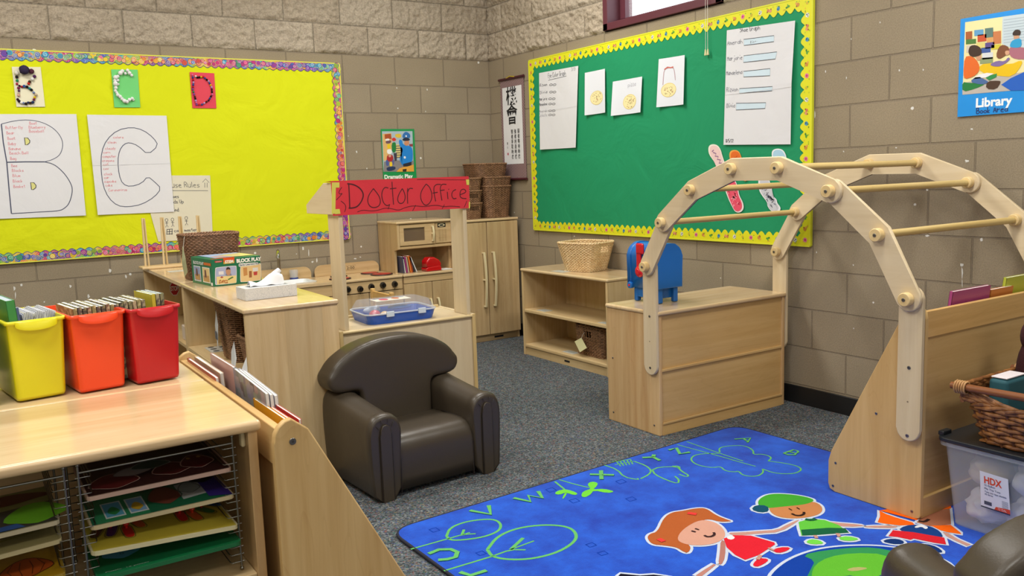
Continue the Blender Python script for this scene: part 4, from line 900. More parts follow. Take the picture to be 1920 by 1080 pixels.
for k, (y, z) in enumerate(((-4.14, .50), (-4.06, .34), (-3.97, .18), (-3.89, .05))):
    b = MB(); b.box(BX0 + .018, BX1 - .018, y - .045, y + .02, z - .01, z, yellow_maple('x')); b.box(BX0 + .018, BX1 - .018, y + .02, y + .03, z - .01, z + .05, yellow_maple('x'), .002); b.build('book_ledge', t)
    b = MB(); p0, p1 = (y - .045, z + .0), (y - .075, z + .23 if k else z + .21); b.prism([(BX0 + .018, p0[0], p0[1]), (BX0 + .018, p0[0] + .006, p0[1]), (BX0 + .018, p1[0] + .006, p1[1]), (BX0 + .018, p1[0], p1[1])], (BX1 - BX0 - .036, 0, 0), yellow_maple('x')); b.build('sloping_panel', t)
# picture books in the top ledge, their heads above the rail
def book_box(name, label, corners, th, cover, pages='E9E7DF', group=None, nrm=None):
    """a closed book from the 4 corners of its front cover"""
    c = [Vector(v) for v in corners]; n = (c[1] - c[0]).cross(c[3] - c[0]).normalized() * th; t = thing(name, label, 'book', sum(c, Vector()) / 4 + Vector((0, 0, min(v.z for v in c) - sum(v.z for v in c) / 4)), 0, group)
    b = MB(); e = n * .07; b.prism(c, e, cover); b.prism([v + n * .93 for v in c], e, cover); b.prism([c[0], c[0] + n, c[3] + n, c[3]], (c[1] - c[0]) * .015, cover); b.build('cover', t)
    m = sum(c, Vector()) / 4; b = MB(); b.prism([m + (v - m) * .985 + e for v in c], n * .86, flat(pages, .8)); b.build('pages', t); return t
for k, (x0, x1, h, col, lab) in enumerate(((-.90, -.735, .735, '2A3550', 'thin dark blue picture book at the left end of the right-hand rack'), (-.728, -.48, .786, 'A8487E', 'magenta picture book in the right-hand rack'), (-.478, -.32, .768, 'C77A3A', 'orange picture book in the right-hand rack beside the magenta book'), (-.36, -.20, .80, 'B8C040', 'yellow-green picture book at the right end of the right-hand rack'))):
    y0 = -4.185 + (.006 if k == 3 else 0); book_box('picture_book', lab, [(x0, y0 + .028, .50), (x1, y0 + .028, .50), (x1, y0 - .005 + .0, h), (x0, y0 - .005, h)], .012, flat(col, .35))

# ================================================================== WOODEN ARCH
AT = thing('wooden_arch', 'pale plywood play arch with round knobs and dowel rungs beside the book rack', 'play arch', (-.52, -3.55, .29))
J = [(-2.902, .805), (-3.03, 1.012), (-3.212, 1.155), (-3.44, 1.238), (-3.672, 1.236), (-3.90, 1.148), (-4.086, .998), (-4.198, .787)]
BW = .043
def bar(pts, x0, x1, name, r=BW, label=None):
    """flat plywood bar following points with rounded ends"""
    P = [Vector((0, y, z)) for y, z in pts]; L_, R2 = [], []
    for i, p in enumerate(P):
        d1 = (p - P[i-1]).normalized() if i else None; d2 = (P[i+1] - p).normalized() if i < len(P) - 1 else None
        d = ((d1 or d2) + (d2 or d1)).normalized(); n = Vector((0, -d.z, d.y)); k = 1 / max(.6, n.dot(Vector((0, -(d1 or d2).z, (d1 or d2).y))))
        L_.append(p + n * r * k); R2.append(p - n * r * k)
    d0 = (P[0] - P[1]).normalized(); dn = (P[-1] - P[-2]).normalized()
    def cap(p, d):
        n = Vector((0, -d.z, d.y)); return [p + n * r * math.cos(a) * 1 + d * r * math.sin(a) for a in [math.pi * k / 12 for k in range(0, 13)]]
    # start cap runs from R side to L side
    c0 = cap(P[0], d0); c1 = cap(P[-1], dn)
    poly = L_[1:-1] + c1 + R2[1:-1][::-1] + c0
    poly = [(x0, v.y, v.z) for v in poly]
    b = MB(); b.prism_capbev(poly, (x1 - x0, 0, 0), birch('z' if len(pts) == 2 else 'y'), .004, 2); return b
for (a, side) in ((-.957, 0), (-.058, 1)):
    x0, x1, x2, x3 = a, a - .0165, a - .033, a - .0495
    b = bar([(J[0][0], .335), J[0]], x0, x1, ''); 
    if side == 0:
        for z in (.571, .327): screw(b, (x1, -2.902, z), (-1, 0, 0), .006)
        b.cyl((x1, -2.90, .452), (x1 - .0006, -2.90, .452), .003, flat('8A7A60', .8), 10)
    b.build('post', AT)
    b = bar([(J[7][0], .335), J[7]], x0, x1, '')
    if side == 0:
        for z in (.55, .312): screw(b, (x1, -4.198, z), (-1, 0, 0), .0065)
        b.cyl((x1, -4.196, .431), (x1 - .0006, -4.196, .431), .003, flat('8A7A60', .8), 10)
    b.build('post', AT)
    bar([J[0], J[1]], x1, x2, '').build('arch_segment', AT)
    bar(J[1:6], x2, x3, '').build('arch_segment', AT)
    bar(J[5:8], x1, x2, '').build('arch_segment', AT)
    for i, (y, z) in enumerate(J):
        xs = x3 if 1 <= i <= 5 else x2
        b = MB(); m = birch('x'); b.cyl((xs, y, z), (xs - .026, y, z), .0235, wood('E4CC98', 'D3B67E', 'x', rough=.4), 24, bev=.003); screw(b, (xs - .026, y, z), (-1, 0, 0), .0065); b.build('knob', AT)
DW = wood('D9C184', 'C6AA6A', 'x', rough=.4)
for i, (y, z) in enumerate(J):
    if 1 <= i <= 6:
        b = MB(); b.cyl((-.957 if i == 6 else -.99, y, z), (-.106, y, z), .0135, DW, 14); b.build('rung', AT)

# ================================================================== CLEAR TUB and willow basket at the right
t = thing('storage_tub', 'clear plastic storage tub with a black lid and white bags inside, standing on the rug', 'storage tub', (-.70, -4.60, .0125))
CL = glassy('clear_plastic', 'D6DDE4', .2, .2)
def rr_poly(x0, x1, y0, y1, r, z, n=4):
    P = []
    for cx_, cy_, a0 in ((x1-r, y0+r, -90), (x1-r, y1-r, 0), (x0+r, y1-r, 90), (x0+r, y0+r, 180)):
        for k in range(n+1): a = R_(a0 + 90*k/n); P.append((cx_ + r*math.cos(a), cy_ + r*math.sin(a), z))
    return P
TX0, TX1, TY0, TY1 = -.925, -.53, -4.93, -4.272
def hollow(b, lo0, hi0, th, z0, z1, taper, r, m):
    (x0, x1, y0, y1) = lo0; (X0, X1, Y0, Y1) = hi0; n = 4
    o0, o1 = rr_poly(x0, x1, y0, y1, r, z0), rr_poly(X0, X1, Y0, Y1, r, z1); i0, i1 = rr_poly(x0+th, x1-th, y0+th, y1-th, r*.8, z0+th), rr_poly(X0+th, X1-th, Y0+th, Y1-th, r*.8, z1); K = len(o0)
    V = o0 + o1 + i1 + i0; F = [list(range(K))[::-1], list(range(3*K, 4*K))]
    for a, c in ((0, 1), (1, 2), (2, 3)): F += [(a*K+i, a*K+(i+1) % K, c*K+(i+1) % K, c*K+i) for i in range(K)]
    b.add(V, F, m, False)
b = MB(); hollow(b, (TX0+.045, TX1-.045, TY0+.045, TY1-.035), (TX0+.012, TX1-.012, TY0+.012, TY1-.012), .003, .0125, .30, 0, .035, CL)
b.prism(rr_poly(TX0+.002, TX1-.002, TY0+.002, TY1-.002, .03, .292), (0, 0, .012), CL); b.build('tub_body', t)
b = MB(); K_ = flat('1E2226', .35); b.prism_capbev(rr_poly(TX0-.002, TX1+.002, TY0-.002, TY1+.002, .03, .306), (0, 0, .014), K_, .004); b.box(TX0 - .004, TX0 + .02, -4.62, -4.60, .300, .322, flat('50565A', .4)); b.box(TX0+.02, TX0+.07, TY1-.015, TY1+.006, .318, .334, K_, .004); b.build('lid', t)
rnd = random.Random(11)
BAG = flat('D9D6D2', .6); 
k = 0
for iz in range(2):
    for iy in range(4):
        for ix in range(2):
            c = (TX0 + .125 + ix * .145, TY1 - .125 - iy * .135 + rnd.uniform(-.01, .01), .082 + iz * .125)
            b = MB(); b.sphere(c, .064, flat(['DADAE0', 'C8C2BE', 'E2E2E4', 'C9B8A8', 'B9C2D0'][k % 5], .5), 26, 18, sc=(1.05, 1.0, .88), jit=.3); k += 1
            tag(b.build('plastic_bag'), 'crumpled white plastic bag inside the clear storage tub', 'bag', 'bags inside the clear tub')
sh = Sheet((-.9152, -4.418, .236), (-.9152, -4.508, .232), (-.8985, -4.512, .108), (-.8985, -4.418, .110), (-.992, 0, .125))
b = MB(); sh.mesh(b, flat('E6E8EC', .4), 2, 2, .0006); 
b.build('label_sheet', t); b = MB(); OR = flat('DE4A20', .5)
printed(b, sh, 'HDX', .15, .30, .056, OR, bold=.03, height=.024)
for y, tx, w_ in ((.38, '12 Gallon', .034), (.47, 'Flip Top Tote', .05), (.56, 'Tote con tapa abatible', .068), (.63, '45 litros', .026)): printed(b, sh, tx, .15, y, w_, flat('4A5878', .6), bold=.01, height=.006)
sh.fill(b, [(.12, .80), (.38, .80), (.38, .90), (.12, .90)], flat('4A5060', .6)); 
for k in range(6): sh.fill(b, [(.74, .66 + k*.035), (.95, .66 + k*.035), (.95, .675 + k*.035), (.74, .675 + k*.035)], flat('8A90A0', .6))
sh.fill(b, [(.52, .88), (1, .84), (1, .97), (.46, .97)], OR); sh.fill(b, [(0, .965), (1, .965), (1, 1), (0, 1)], flat('2C3648', .6)); printed(b, sh, '12 GAL', .6, .94, .026, flat('F2E8E4', .6), lift=.002, height=.007); b.build('label_print', t)
# willow basket with stick handles on the tub
t = thing('willow_basket', 'brown willow basket with a stick handle on the black tub lid', 'basket', (-.735, -4.605, .3215), 0)
basket(t, .30, .44, .36, .52, .13, 9, 34, .0075, WILL, wick('4A2A18', '7A4A2A'), rim_r=.011, seg=7)
b = LB(); rnd = random.Random(5)
# high woven corners, twisted rim sweeping up to the corners
def rimz(y): return .13 + .065 * min(1, abs(y) / .26) ** 2.2
for sx in (-1, 1):
    for j in range(5):
        pts = [(sx * (.172 + .003 * ((k + j) % 2)), -.255 + .51 * k / 20, .13 + (rimz(-.255 + .51 * k / 20) - .13) * (j + 1) / 5) for k in range(21)]
        b.tube(pts, .0075, WILL, 6)
for sy in (-1, 1):
    for j in range(7): b.tube([(-.175 + .35 * k / 14, sy * (.256 + .004 * ((k + j) % 2)), .135 + j * .009) for k in range(15)], .0075, WILL, 6)
b.build('raised_ends', t)
for sx in (-1, 1):
    b = LB(); b.tube([(sx * .19, -.29, .186), (sx * .193, -.1, .189), (sx * .193, .1, .187), (sx * .19, .285, .184)], [.0125, .013, .0128, .012], wood('6E3F24', '8A5632', 'y', rough=.35), 12); b.build('stick_handle', t)
    for sy in (-1, 1):
        b = LB()
        for j in range(5): b.tube([(sx*.19 + .018*math.cos(a*.7), sy*(.235 + j*.008), .183 + .02*math.sin(a*.7)) for a in range(9)], .0035, wick('A87A4C', 'C49A66'), 5, closed=True)
        b.build('binding', t)
b = LB(); b.box(-.13, .13, -.2, .2, .012, .08, flat('22262A', .6), .02, 3); bl = b.build('black_lining', t)
cxl = at(1879, 692, y=-4.43).x
t = thing('folded_cloth', 'teal folded cloth with a white edge standing in the willow basket', 'cloth', (cxl + .05, -4.42, .402))
b = MB(); b.box(cxl, min(cxl + .13, -.60), -4.45, -4.385, .402, .528, flat('1F5560', .7), .016, 3); b.build('cloth_body', t); b = MB(); b.box(cxl + .006, min(cxl + .124, -.606), -4.444, -4.392, .528, .533, flat('E2DADF', .7), .002); b.build('white_edge', t)
p = at(1940, 630, y=-4.395); t = thing('plush_toy', 'dark maroon plush toy with white spots at the right edge of the picture', 'plush toy', (p.x, -4.395, .40))
b = MB(); b.sphere((p.x, -4.395, p.z), .052, flat('3A1218', .95, bump=.6), 18, 12, sc=(1, .8, 1.2)); b.sphere((p.x, -4.395, (p.z + .38) / 2), (p.z - .40) / 2 + .01, flat('3A1218', .95, bump=.6), 18, 12, sc=(.5, .4, 1)); b.build('plush_body', t)
for dx, dy, dz in ((-.035, -.032, .035), (-.03, -.04, -.01), (.01, -.042, .02)):
    b = MB(); b.sphere((p.x + dx, -4.395 + dy * .95, p.z + dz), .009, flat('E2DEE2', .8), 10, 8); b.build('white_spot', t)
# ================================================================== PLAY KITCHEN along the back wall
F = flat
kz, kx = kitchen('z'), kitchen('x'); CREAM = flat('DDCFA6', .4); DARKGAP = flat('2A2018', .9)
FY = -.40      # front plane
def handle_bow(b, x, y, z0, z1, out=.03, m=CREAM, r=.008):
    n = 14; pts = []
    for i in range(n + 1): f = i / n; pts.append((x, y - out * .55 - out * .6 * math.sin(math.pi * f), z0 + (z1 - z0) * f))
    V = []
    for p in pts:
        for dx, dy in ((-r*.7, -r*.7), (r*.7, -r*.7), (r*.7, r*.7), (-r*.7, r*.7)): V.append((p[0] + dx, p[1] + dy, p[2]))
    Fc = [(i*4+k, i*4+(k+1) % 4, i*4+4+(k+1) % 4, i*4+4+k) for i in range(n) for k in range(4)] + [(3, 2, 1, 0), (n*4, n*4+1, n*4+2, n*4+3)]
    b.add(V, Fc, m, False)
    for z in (z0 + .004, (z0 + z1) / 2, z1 - .004): b.box(x - r*.9, x + r*.9, y - out * (1.1 if abs(z - (z0+z1)/2) < .01 else .6), y, z - .005, z + .005, m, .001)
def cabinet(x0, x1, ztop, name, label, cat, front_z0=.055):
    t = thing(name, label, cat, ((x0+x1)/2, (FY-.012)/2, 0))
    for a in (x0, x1 - .018):
        b = MB(); b.box(a, a + .018, FY + .018, -.014, 0, ztop - .018, kz, .002); b.build('side_panel', t)
    b = MB(); b.box(x0 + .018, x1 - .018, -.022, -.014, .03, ztop - .02, kx); b.build('back_panel', t)
    b = MB(); b.box(x0 + .018, x1 - .018, FY + .02, -.022, .05, .066, kx); b.build('bottom_board', t)
    b = MB(); b.box(x0 + .006, x1 - .006, FY + .03, FY + .044, 0, .052, kx); b.build('kick_board', t)
    return t
# fridge
x0, x1 = -.565, -.045
t = cabinet(x0, x1, .925, 'toy_refrigerator', 'tall maple toy refrigerator with two doors and long cream handles in the corner', 'play refrigerator')
b = MB(); b.box(x0 - .004, x1 + .006, FY - .004, -.014, .908, .927, top('x'), .006); b.build('top', t)
xm = -.322
for a, c, hx in ((x0 + .002, xm - .003, xm - .042), (xm + .003, x1 - .001, xm + .042)):
    b = MB(); b.box(a, c, FY, FY + .018, .055, .903, kz, .003); d = b.build('door', t)
    b = MB(); handle_bow(b, hx, FY, .27, .68, .034, CREAM, .0095); b.build('handle', d)
b = MB(); b.box(-.27, -.19, FY + .0292, FY + .03, .018, .032, BLK); b.build('name_plate', t)
# hutch with microwave
x0, x1 = -1.025, -.568
t = cabinet(x0, x1, .575, 'toy_microwave_hutch', 'maple play kitchen hutch with a toy microwave above an open shelf of books', 'play kitchen unit')
b = MB(); b.box(x0, x1, FY - .006, -.014, .556, .575, top('x'), .005); b.build('countertop', t)
b = MB(); b.box(x0 + .004, x1 - .004, FY, FY + .016, .508, .553, kx, .002); b.build('apron', t)
for a, c, hx in ((x0 + .004, (x0+x1)/2 - .002, (x0+x1)/2 - .025), ((x0+x1)/2 + .002, x1 - .004, (x0+x1)/2 + .035)):
    b = MB(); b.box(a, c, FY, FY + .016, .058, .504, kz, .003); d = b.build('door', t); b = MB(); handle_bow(b, hx, FY, .25, .385, .03, CREAM, .008); b.build('handle', d)
UY = -.335
for a in (x0, x1 - .018):
    b = MB(); b.prism([(a, -.014, .575), (a, -.014, .925), (a, UY, .925), (a, UY, .748), (a, UY + .06, .735), (a, UY + .06, .575)], (.018, 0, 0), kz); b.build('upper_side_panel', t)
b = MB(); b.box(x0 - .006, x1 + .001, UY - .008, -.014, .925, .943, top('x'), .006); b.build('hutch_top', t)
b = MB(); b.box(x0 + .018, x1 - .018, UY + .004, -.014, .745, .763, kx, .003); b.build('microwave_shelf', t)
b = MB(); b.box(x0 + .018, x1 - .018, -.02, -.014, .575, .925, kx); b.build('hutch_back', t)
xd = -.722
b = MB(); b.box(x0 + .02, x1 - .02, UY + .018, UY + .03, .763, .925, kx); b.build('microwave_front', t)
b = MB(); zz0, zz1 = .772, .918; wx0, wx1, wz0, wz1 = -.972, -.805, .80, .895
for a, c, e, g in ((x0+.02, xd, zz0, wz0), (x0+.02, xd, wz1, zz1), (x0+.02, wx0, wz0, wz1), (wx1, xd, wz0, wz1)): b.box(a, c, UY, UY + .016, e, g, kx)
d = b.build('microwave_door', t)
b = MB(); b.box(wx0, wx1, UY + .008, UY + .012, wz0, wz1, flat('6A5846', .15, coat=.6)); b.build('door_window', d)
b = MB(); handle_bow(b, -.745, UY, .79, .9, .02, CREAM, .008); b.build('handle', d)
b = MB(); b.box(xd + .006, x1 - .02, UY + .004, UY + .018, zz0, zz1, kx, .002); kp = b.build('keypad_panel', t)
sh = Sheet((xd + .02, UY + .0038, .915), (x1 - .045, UY + .0038, .915), (x1 - .045, UY + .0038, .78), (xd + .02, UY + .0038, .78), (0, -1, 0))
b = MB(); sh.fill(b, [(.05, .0), (.8, .0), (.8, .22), (.05, .22)], BLK, .0005); sh.ell(b, .42, .11, .3, .075, flat('D8C8A0', .5), .0009); sh.ell(b, .42, .11, .2, .045, BLK, .0012)
INKB = flat('9A7C54', .6)
for r in range(5):
    for c in range(3): cx, cy = .15 + c*.27, .34 + r*.135; sh.stroke(b, [(cx, cy), (cx+.16, cy), (cx+.16, cy+.08), (cx, cy+.08)], .0015, INKB, .0006, closed=True); sh.stroke(b, [(cx+.05, cy+.04), (cx+.11, cy+.04)], .002, INKB, .0006)
b.build('keypad_print', kp)
# books leaning in the hutch
bx = -1.0
for k, (c, h, th, lean, lab) in enumerate((('4A4A60', .118, .012, .01, 'thin slate blue book, leftmost of the books in the play hutch'), ('C8C4BC', .10, .010, .012, 'short pale book beside the slate blue book in the play hutch'), ('9A3A78', .116, .012, .014, 'purple book, third from the left in the play hutch'), ('B8A890', .112, .012, .014, 'beige book between the purple and orange books in the hutch'), ('D8742C', .120, .017, .018, 'bright orange book in the middle of the play hutch books'), ('B8502C', .118, .011, .018, 'rust coloured book right of the bright orange book'), ('30323A', .108, .010, .03, 'black book leaning in the play hutch'), ('D0D2D4', .110, .008, .045, 'white book leaning rightmost in the play hutch'))):
    book_box('storybook', lab, [(bx + th, -.33, .576), (bx + th, -.22, .576), (bx + th - lean, -.22, .576 + h), (bx + th - lean, -.33, .576 + h)], th * .95, flat(c, .4)); bx += th + (.012 if k == 6 else .006 if k == 5 else .0012)
t = thing('toy_stapler', 'chunky red rounded plastic toy on the counter of the play hutch', 'toy', (-.77, -.33, .576))
b = MB(); rd = flat('C01018', .2, spec=.7); b.prism_capbev([(-.825, -.38, .577), (-.705, -.38, .577), (-.705, -.38, .60), (-.72, -.38, .612), (-.81, -.38, .606), (-.825, -.38, .60)], (0, .09, 0), rd, .006); b.build('base', t)
b = MB(); b.prism_capbev([(-.826, -.378, .606), (-.705, -.378, .598), (-.702, -.378, .628), (-.72, -.378, .655), (-.76, -.378, .676), (-.80, -.378, .674), (-.822, -.378, .65)], (0, .086, 0), rd, .012, 4); b.build('lid', t)
b = MB(); b.prism([(-.69, -.38, .576), (-.60, -.37, .576), (-.61, -.27, .576), (-.695, -.28, .576)], (0, 0, .0012), flat('E2E2DC', .7)); tag(b.build('note_paper'), 'sheet of white paper lying on the play hutch counter', 'paper')
# stove
x0, x1 = -1.545, -1.03
t = cabinet(x0, x1, .575, 'toy_stove', 'maple toy stove with red burners and black knobs', 'play stove')
b = MB(); b.box(x0, x1, FY - .006, -.014, .556, .575, top('x'), .005); b.build('stove_top', t)
b = MB(); b.prism_capbev([(x0 + .01, -.014, .575)] + [(x0 + .01 + .05*(1 - math.cos(a)), -.014, .605 + .05*math.sin(a)) for a in [math.pi/2*k/6 for k in range(7)]] + [(x1 - .01 - .05*(1 - math.cos(a)), -.014, .605 + .05*math.sin(a)) for a in [math.pi/2*k/6 for k in range(6, -1, -1)]] + [(x1 - .01, -.014, .575)], (0, -.016, 0), kx, .003); bs = b.build('backsplash', t)
sh = Sheet((-1.315, -.0305, .638), (-1.222, -.0305, .638), (-1.222, -.0305, .598), (-1.315, -.0305, .598), (0, -1, 0))
b = MB(); sh.stroke(b, [(.02, .05), (.98, .05), (.98, .95), (.02, .95)], .0018, INKB, .0005, closed=True); printed(b, sh, '12:00', .1, .74, .072, flat('4A3420', .6), lift=.0006, height=.02); b.build('clock_print', bs)
b = MB(); b.box(x0 + .004, x1 - .004, FY, FY + .016, .477, .553, kx, .002); pan = b.build('control_panel', t)
KB = flat('141416', .12, spec=.8)
for i, (kx_, z) in enumerate(((-1.445, .512), (-1.355, .506), (-1.272, .514), (-1.185, .516), (-1.095, .515), (-1.50, .512))):
    if i == 5: continue
    b = MB(); b.lathe((kx_, FY, z), [(.022, 0), (.0225, -.004), (.019, -.008), (.018, -.02), (.015, -.024)], KB, 20, 'y'); b.box(kx_ - .004, kx_ + .004, FY - .03, FY - .02, z - .016, z + .016, KB, .002); b.cyl((kx_ + .0, FY - .0006, z - .032), (kx_, FY + .001, z - .032), .0035, BLK, 8); b.build('knob', t)
for cx, cy, r in ((-1.45, -.29, .075), (-1.40, -.14, .06), (-1.13, -.27, .08), (-1.16, -.13, .065)):
    b = MB(); b.lathe((cx, cy, .5755), [(r, 0), (r, .004), (r * .9, .006)], flat('2E1418', .4), 28); bb = b.build('burner', t)
    b = MB(); b.lathe((cx, cy, .5815), [(r * .84, 0), (r * .84, .0008)], flat('B01C28', .3), 28); b.build('red_coil', bb)
for a, c, hx in ((x0 + .004, (x0+x1)/2 - .002, (x0+x1)/2 - .03), ((x0+x1)/2 + .002, x1 - .004, (x0+x1)/2 + .03)):
    b = MB(); b.box(a, c, FY, FY + .016, .20 if a > -1.4 else .20, .471, kz, .003); d = b.build('door', t)
b = MB(); b.box(x0 + .004, x1 - .004, FY, FY + .016, .058, .194, kx, .003); b.build('drawer_front', t)
# sink
x0, x1 = -2.06, -1.55
t = cabinet(x0, x1, .575, 'toy_sink', 'maple toy sink unit with white basin and chrome tap left of the stove', 'play sink')
b = MB()
for a, c, e, g in ((x0, x1, FY - .006, -.33), (x0, x1, -.11, -.014), (x0, x0 + .09, -.33, -.11), (x1 - .09, x1, -.33, -.11)): b.box(a, c, e, g, .556, .575, top('x'))
b.build('countertop', t)
b = MB(); b.prism_capbev([(x0 + .01, -.014, .575)] + [(x0 + .01 + .05*(1 - math.cos(a)), -.014, .605 + .05*math.sin(a)) for a in [math.pi/2*k/6 for k in range(7)]] + [(x1 - .01 - .05*(1 - math.cos(a)), -.014, .605 + .05*math.sin(a)) for a in [math.pi/2*k/6 for k in range(6, -1, -1)]] + [(x1 - .01, -.014, .575)], (0, -.016, 0), kx, .003); b.build('backsplash', t)
WHP = flat('E6E9EC', .2); b = MB(); hollow(b, (x0+.11, x1-.11, -.31, -.13), (x0+.075, x1-.075, -.345, -.095), .012, .49, .582, 0, .04, WHP); b.build('basin', t)
b = MB(); fx = -1.80; b.cyl((fx, -.07, .575), (fx, -.07, .60), .02, CHROME, 18, bev=.003); b.tube([(fx, -.07, .58), (fx, -.07, .72), (fx - .003, -.078, .765), (fx - .012, -.105, .785), (fx - .022, -.135, .778), (fx - .028, -.15, .755)], .0115, CHROME, 12); b.cyl((fx - .028, -.15, .758), (fx - .029, -.152, .742), .014, CHROME, 12); b.build('tap', t)
b = MB(); b.box(x0 + .004, x1 - .004, FY, FY + .016, .477, .553, kx, .002); b.build('apron', t)
for a, c in ((x0 + .004, (x0+x1)/2 - .002), ((x0+x1)/2 + .002, x1 - .004)):
    b = MB(); b.box(a, c, FY, FY + .016, .058, .471, kz, .003); b.build('door', t)
t = thing('soap_tub', 'small clear pot with a blue base beside the toy sink tap', 'pot', (-1.70, -.07, .5755))
b = MB(); b.lathe((-1.70, -.07, .5765), [(.03, 0), (.03, .014), (.028, .015)], flat('2A3A80', .3), 20); b.build('blue_base', t); b = MB(); b.lathe((-1.70, -.07, .592), [(.027, 0), (.031, .05), (.03, .052)], glassy('pot_plastic', 'D8DCE0', .35, .15), 20); b.build('clear_cup', t)
# ---- woven bins on the fridge
def fbasket(name, lab, x, y, z, w0, d0, w1, d1, h, rows, K, hol=None, rz=0):
    t = thing(name, lab, 'basket', (x, y, z), rz); basket(t, w0, d0, w1, d1, h, rows, K, .0036, BRW, rim_r=.006, handles=hol, seg=4); return t
FT = .9285
fbasket('woven_bin', 'large brown woven bin, bottom of the right stack on the toy refrigerator', -.155, -.205, FT, .19, .235, .235, .285, .235, 30, 64)
fbasket('woven_bin', 'large brown woven bin nested in the middle of the right stack on the toy refrigerator', -.155, -.205, FT + .0675, .19, .235, .235, .285, .235, 30, 64)
fbasket('woven_bin', 'large brown woven bin, topmost of the right stack on the toy refrigerator', -.19, -.19, FT + .305, .25, .24, .28, .27, .10, 14, 64)
for k, lab in enumerate(('bottom', 'middle', 'top')):
    fbasket('woven_bin', 'small brown woven bin with slot handles, %s of the left stack on the toy refrigerator' % lab, -.375, -.215, FT + k * .0925, .13, .195, .16, .225, .115, 15, 52, [('-y', .55, .8, .028)])

# ================================================================== DOCTOR OFFICE STAND
PX0, PX1, PYf, PYb, PZ_ = -2.178, -1.437, -2.085, -1.715, .54
t = thing('play_stand', 'pale plywood play stand with two posts, a counter and a red paper sign', 'play stand', ((PX0+PX1)/2, (PYf+PYb)/2, 0))
bz, bx_ = birch('z'), birch('x'); EDGE = wood('DEC48C', 'CDAF74', 'z')
for x in (PX0, PX1 - .018):
    b = MB(); b.box(x, x + .018, PYf - .004, PYb, 0, PZ_ + .004, bz, .004); b.build('side_panel', t)
b = MB(); b.box(PX0 + .018, PX1 - .018, PYf, PYb, PZ_ - .018, PZ_, birch('x', coat=.3), .004); b.build('counter', t)
b = MB(); b.box(PX0 + .018, PX1 - .018, PYf + .006, PYf + .012, .02, PZ_ - .018, bz); b.build('front_panel', t)
b = MB(); b.cyl((PX0 + .018, PYf - .001, PZ_ - .006), (PX1 - .018, PYf - .001, PZ_ - .006), .008, wood('E2CE9E', 'D2B988', 'x'), 10); b.build('front_edge', t)
b = MB(); b.box(PX1 - .019, PX1, PYf - .01, PYf - .003, .0, PZ_ + .004, EDGE, .003); b.box(PX0, PX0 + .019, PYf - .01, PYf - .003, .0, PZ_ + .004, EDGE, .003); b.build('edge_strips', t)
b = MB(); b.box(PX0 + .018, PX1 - .018, PYb - .012, PYb, PZ_ - .0, PZ_ + .014, wood('E2CE9E', 'D2B988', 'x'), .003); b.build('rear_lip', t)
for x in (PX0 + .034, PX1 - .042):
    b = MB(); b.box(x, x + .022, PYf + .004, PYf + .14, PZ_, 1.16, bz, .003); b.build('post', t)
ZS0, ZS1 = 1.088, 1.237
b = MB(); sl = .018
for x in (PX0 + .015, PX1 - .033):
    b.prism_capbev([(x, PYf + .0, ZS0 + .002), (x, PYf + .0, ZS1), (x, PYf + .12, ZS1), (x, PYf + .37, ZS0 + .045), (x, PYf + .37, ZS0 + .002)], (.014, 0, 0), birch('y'), .002)
    b.build('canopy_end', t); b = MB()
b.box(PX0 + .015, PX1 - .02, PYf - .004, PYf + .004, ZS0 + .004, ZS1, bx_); b.build('valance', t)
RP = paper_mat('DA3A44', 'red_sign_paper', .35)
sgn = thing('doctor_office_sign', 'red paper sign handwritten Doctor Office taped to the play stand', 'sign', ((PX0+PX1)/2, PYf - .006, ZS0))
sx0, sx1 = PX0 + .004, PX1 - .006
sh = Sheet((sx0, PYf - .0055, ZS1 + .008), (sx1, PYf - .0055, ZS1 + .008), (sx1, PYf - .0055, ZS0 - .002), (sx0, PYf - .0055, ZS0 - .002), (0, -1, 0), lambda a, c: .0015 * math.sin(9*a + 3*c) * c + .0015)
b = MB(); sh.mesh(b, RP, 24, 5)
b.add([(sx0, PYf - .004, ZS1 + .0085), (sx1, PYf - .004, ZS1 + .0085), (sx1, PYf + .07, ZS1 + .004), (sx0, PYf + .07, ZS1 + .004), (sx0, PYf - .004, ZS1 + .008), (sx1, PYf - .004, ZS1 + .008), (sx1, PYf + .07, ZS1 + .0034), (sx0, PYf + .07, ZS1 + .0034)], [(0, 1, 2, 3), (7, 6, 5, 4), (0, 4, 5, 1), (2, 6, 7, 3), (1, 5, 6, 2), (0, 3, 7, 4)], RP)
b.build('sign_paper', sgn)
q = lambda x, y: sh.px(*zc(570, 320, .171875)(x, y)); b = MB(); MK = flat('4A0A16', .6)
def S(L_, wd=.0042, sub=2): sh.stroke(b, [q(*p) for p in L_], wd, MK, .0016, sub=sub)
S([(485,140),(492,270),(497,405)], .005); S([(470,142),(540,150),(610,190),(650,255),(630,330),(580,395),(520,408),(485,408)], .006)
S([(755,195),(700,270),(690,340),(720,395),(770,405),(820,385),(835,330),(815,270),(755,195)]); S([(918,190),(880,178),(850,220),(845,290),(870,360),(905,385),(930,370)])
S([(957,120),(965,250),(975,370)], .004); S([(935,198),(1005,190)], .004); S([(1070,195),(1030,260),(1015,320),(1040,362),(1085,350),(1105,290),(1090,230),(1070,195)]); S([(1128,190),(1125,280),(1128,360)], .004); S([(1125,240),(1145,190),(1185,195)])
S([(1330,145),(1275,220),(1265,300),(1300,370),(1340,380),(1385,330),(1395,260),(1370,180),(1330,145)]); S([(1490,150),(1440,148),(1410,180),(1418,260),(1432,335)]); S([(1400,245),(1455,235)])
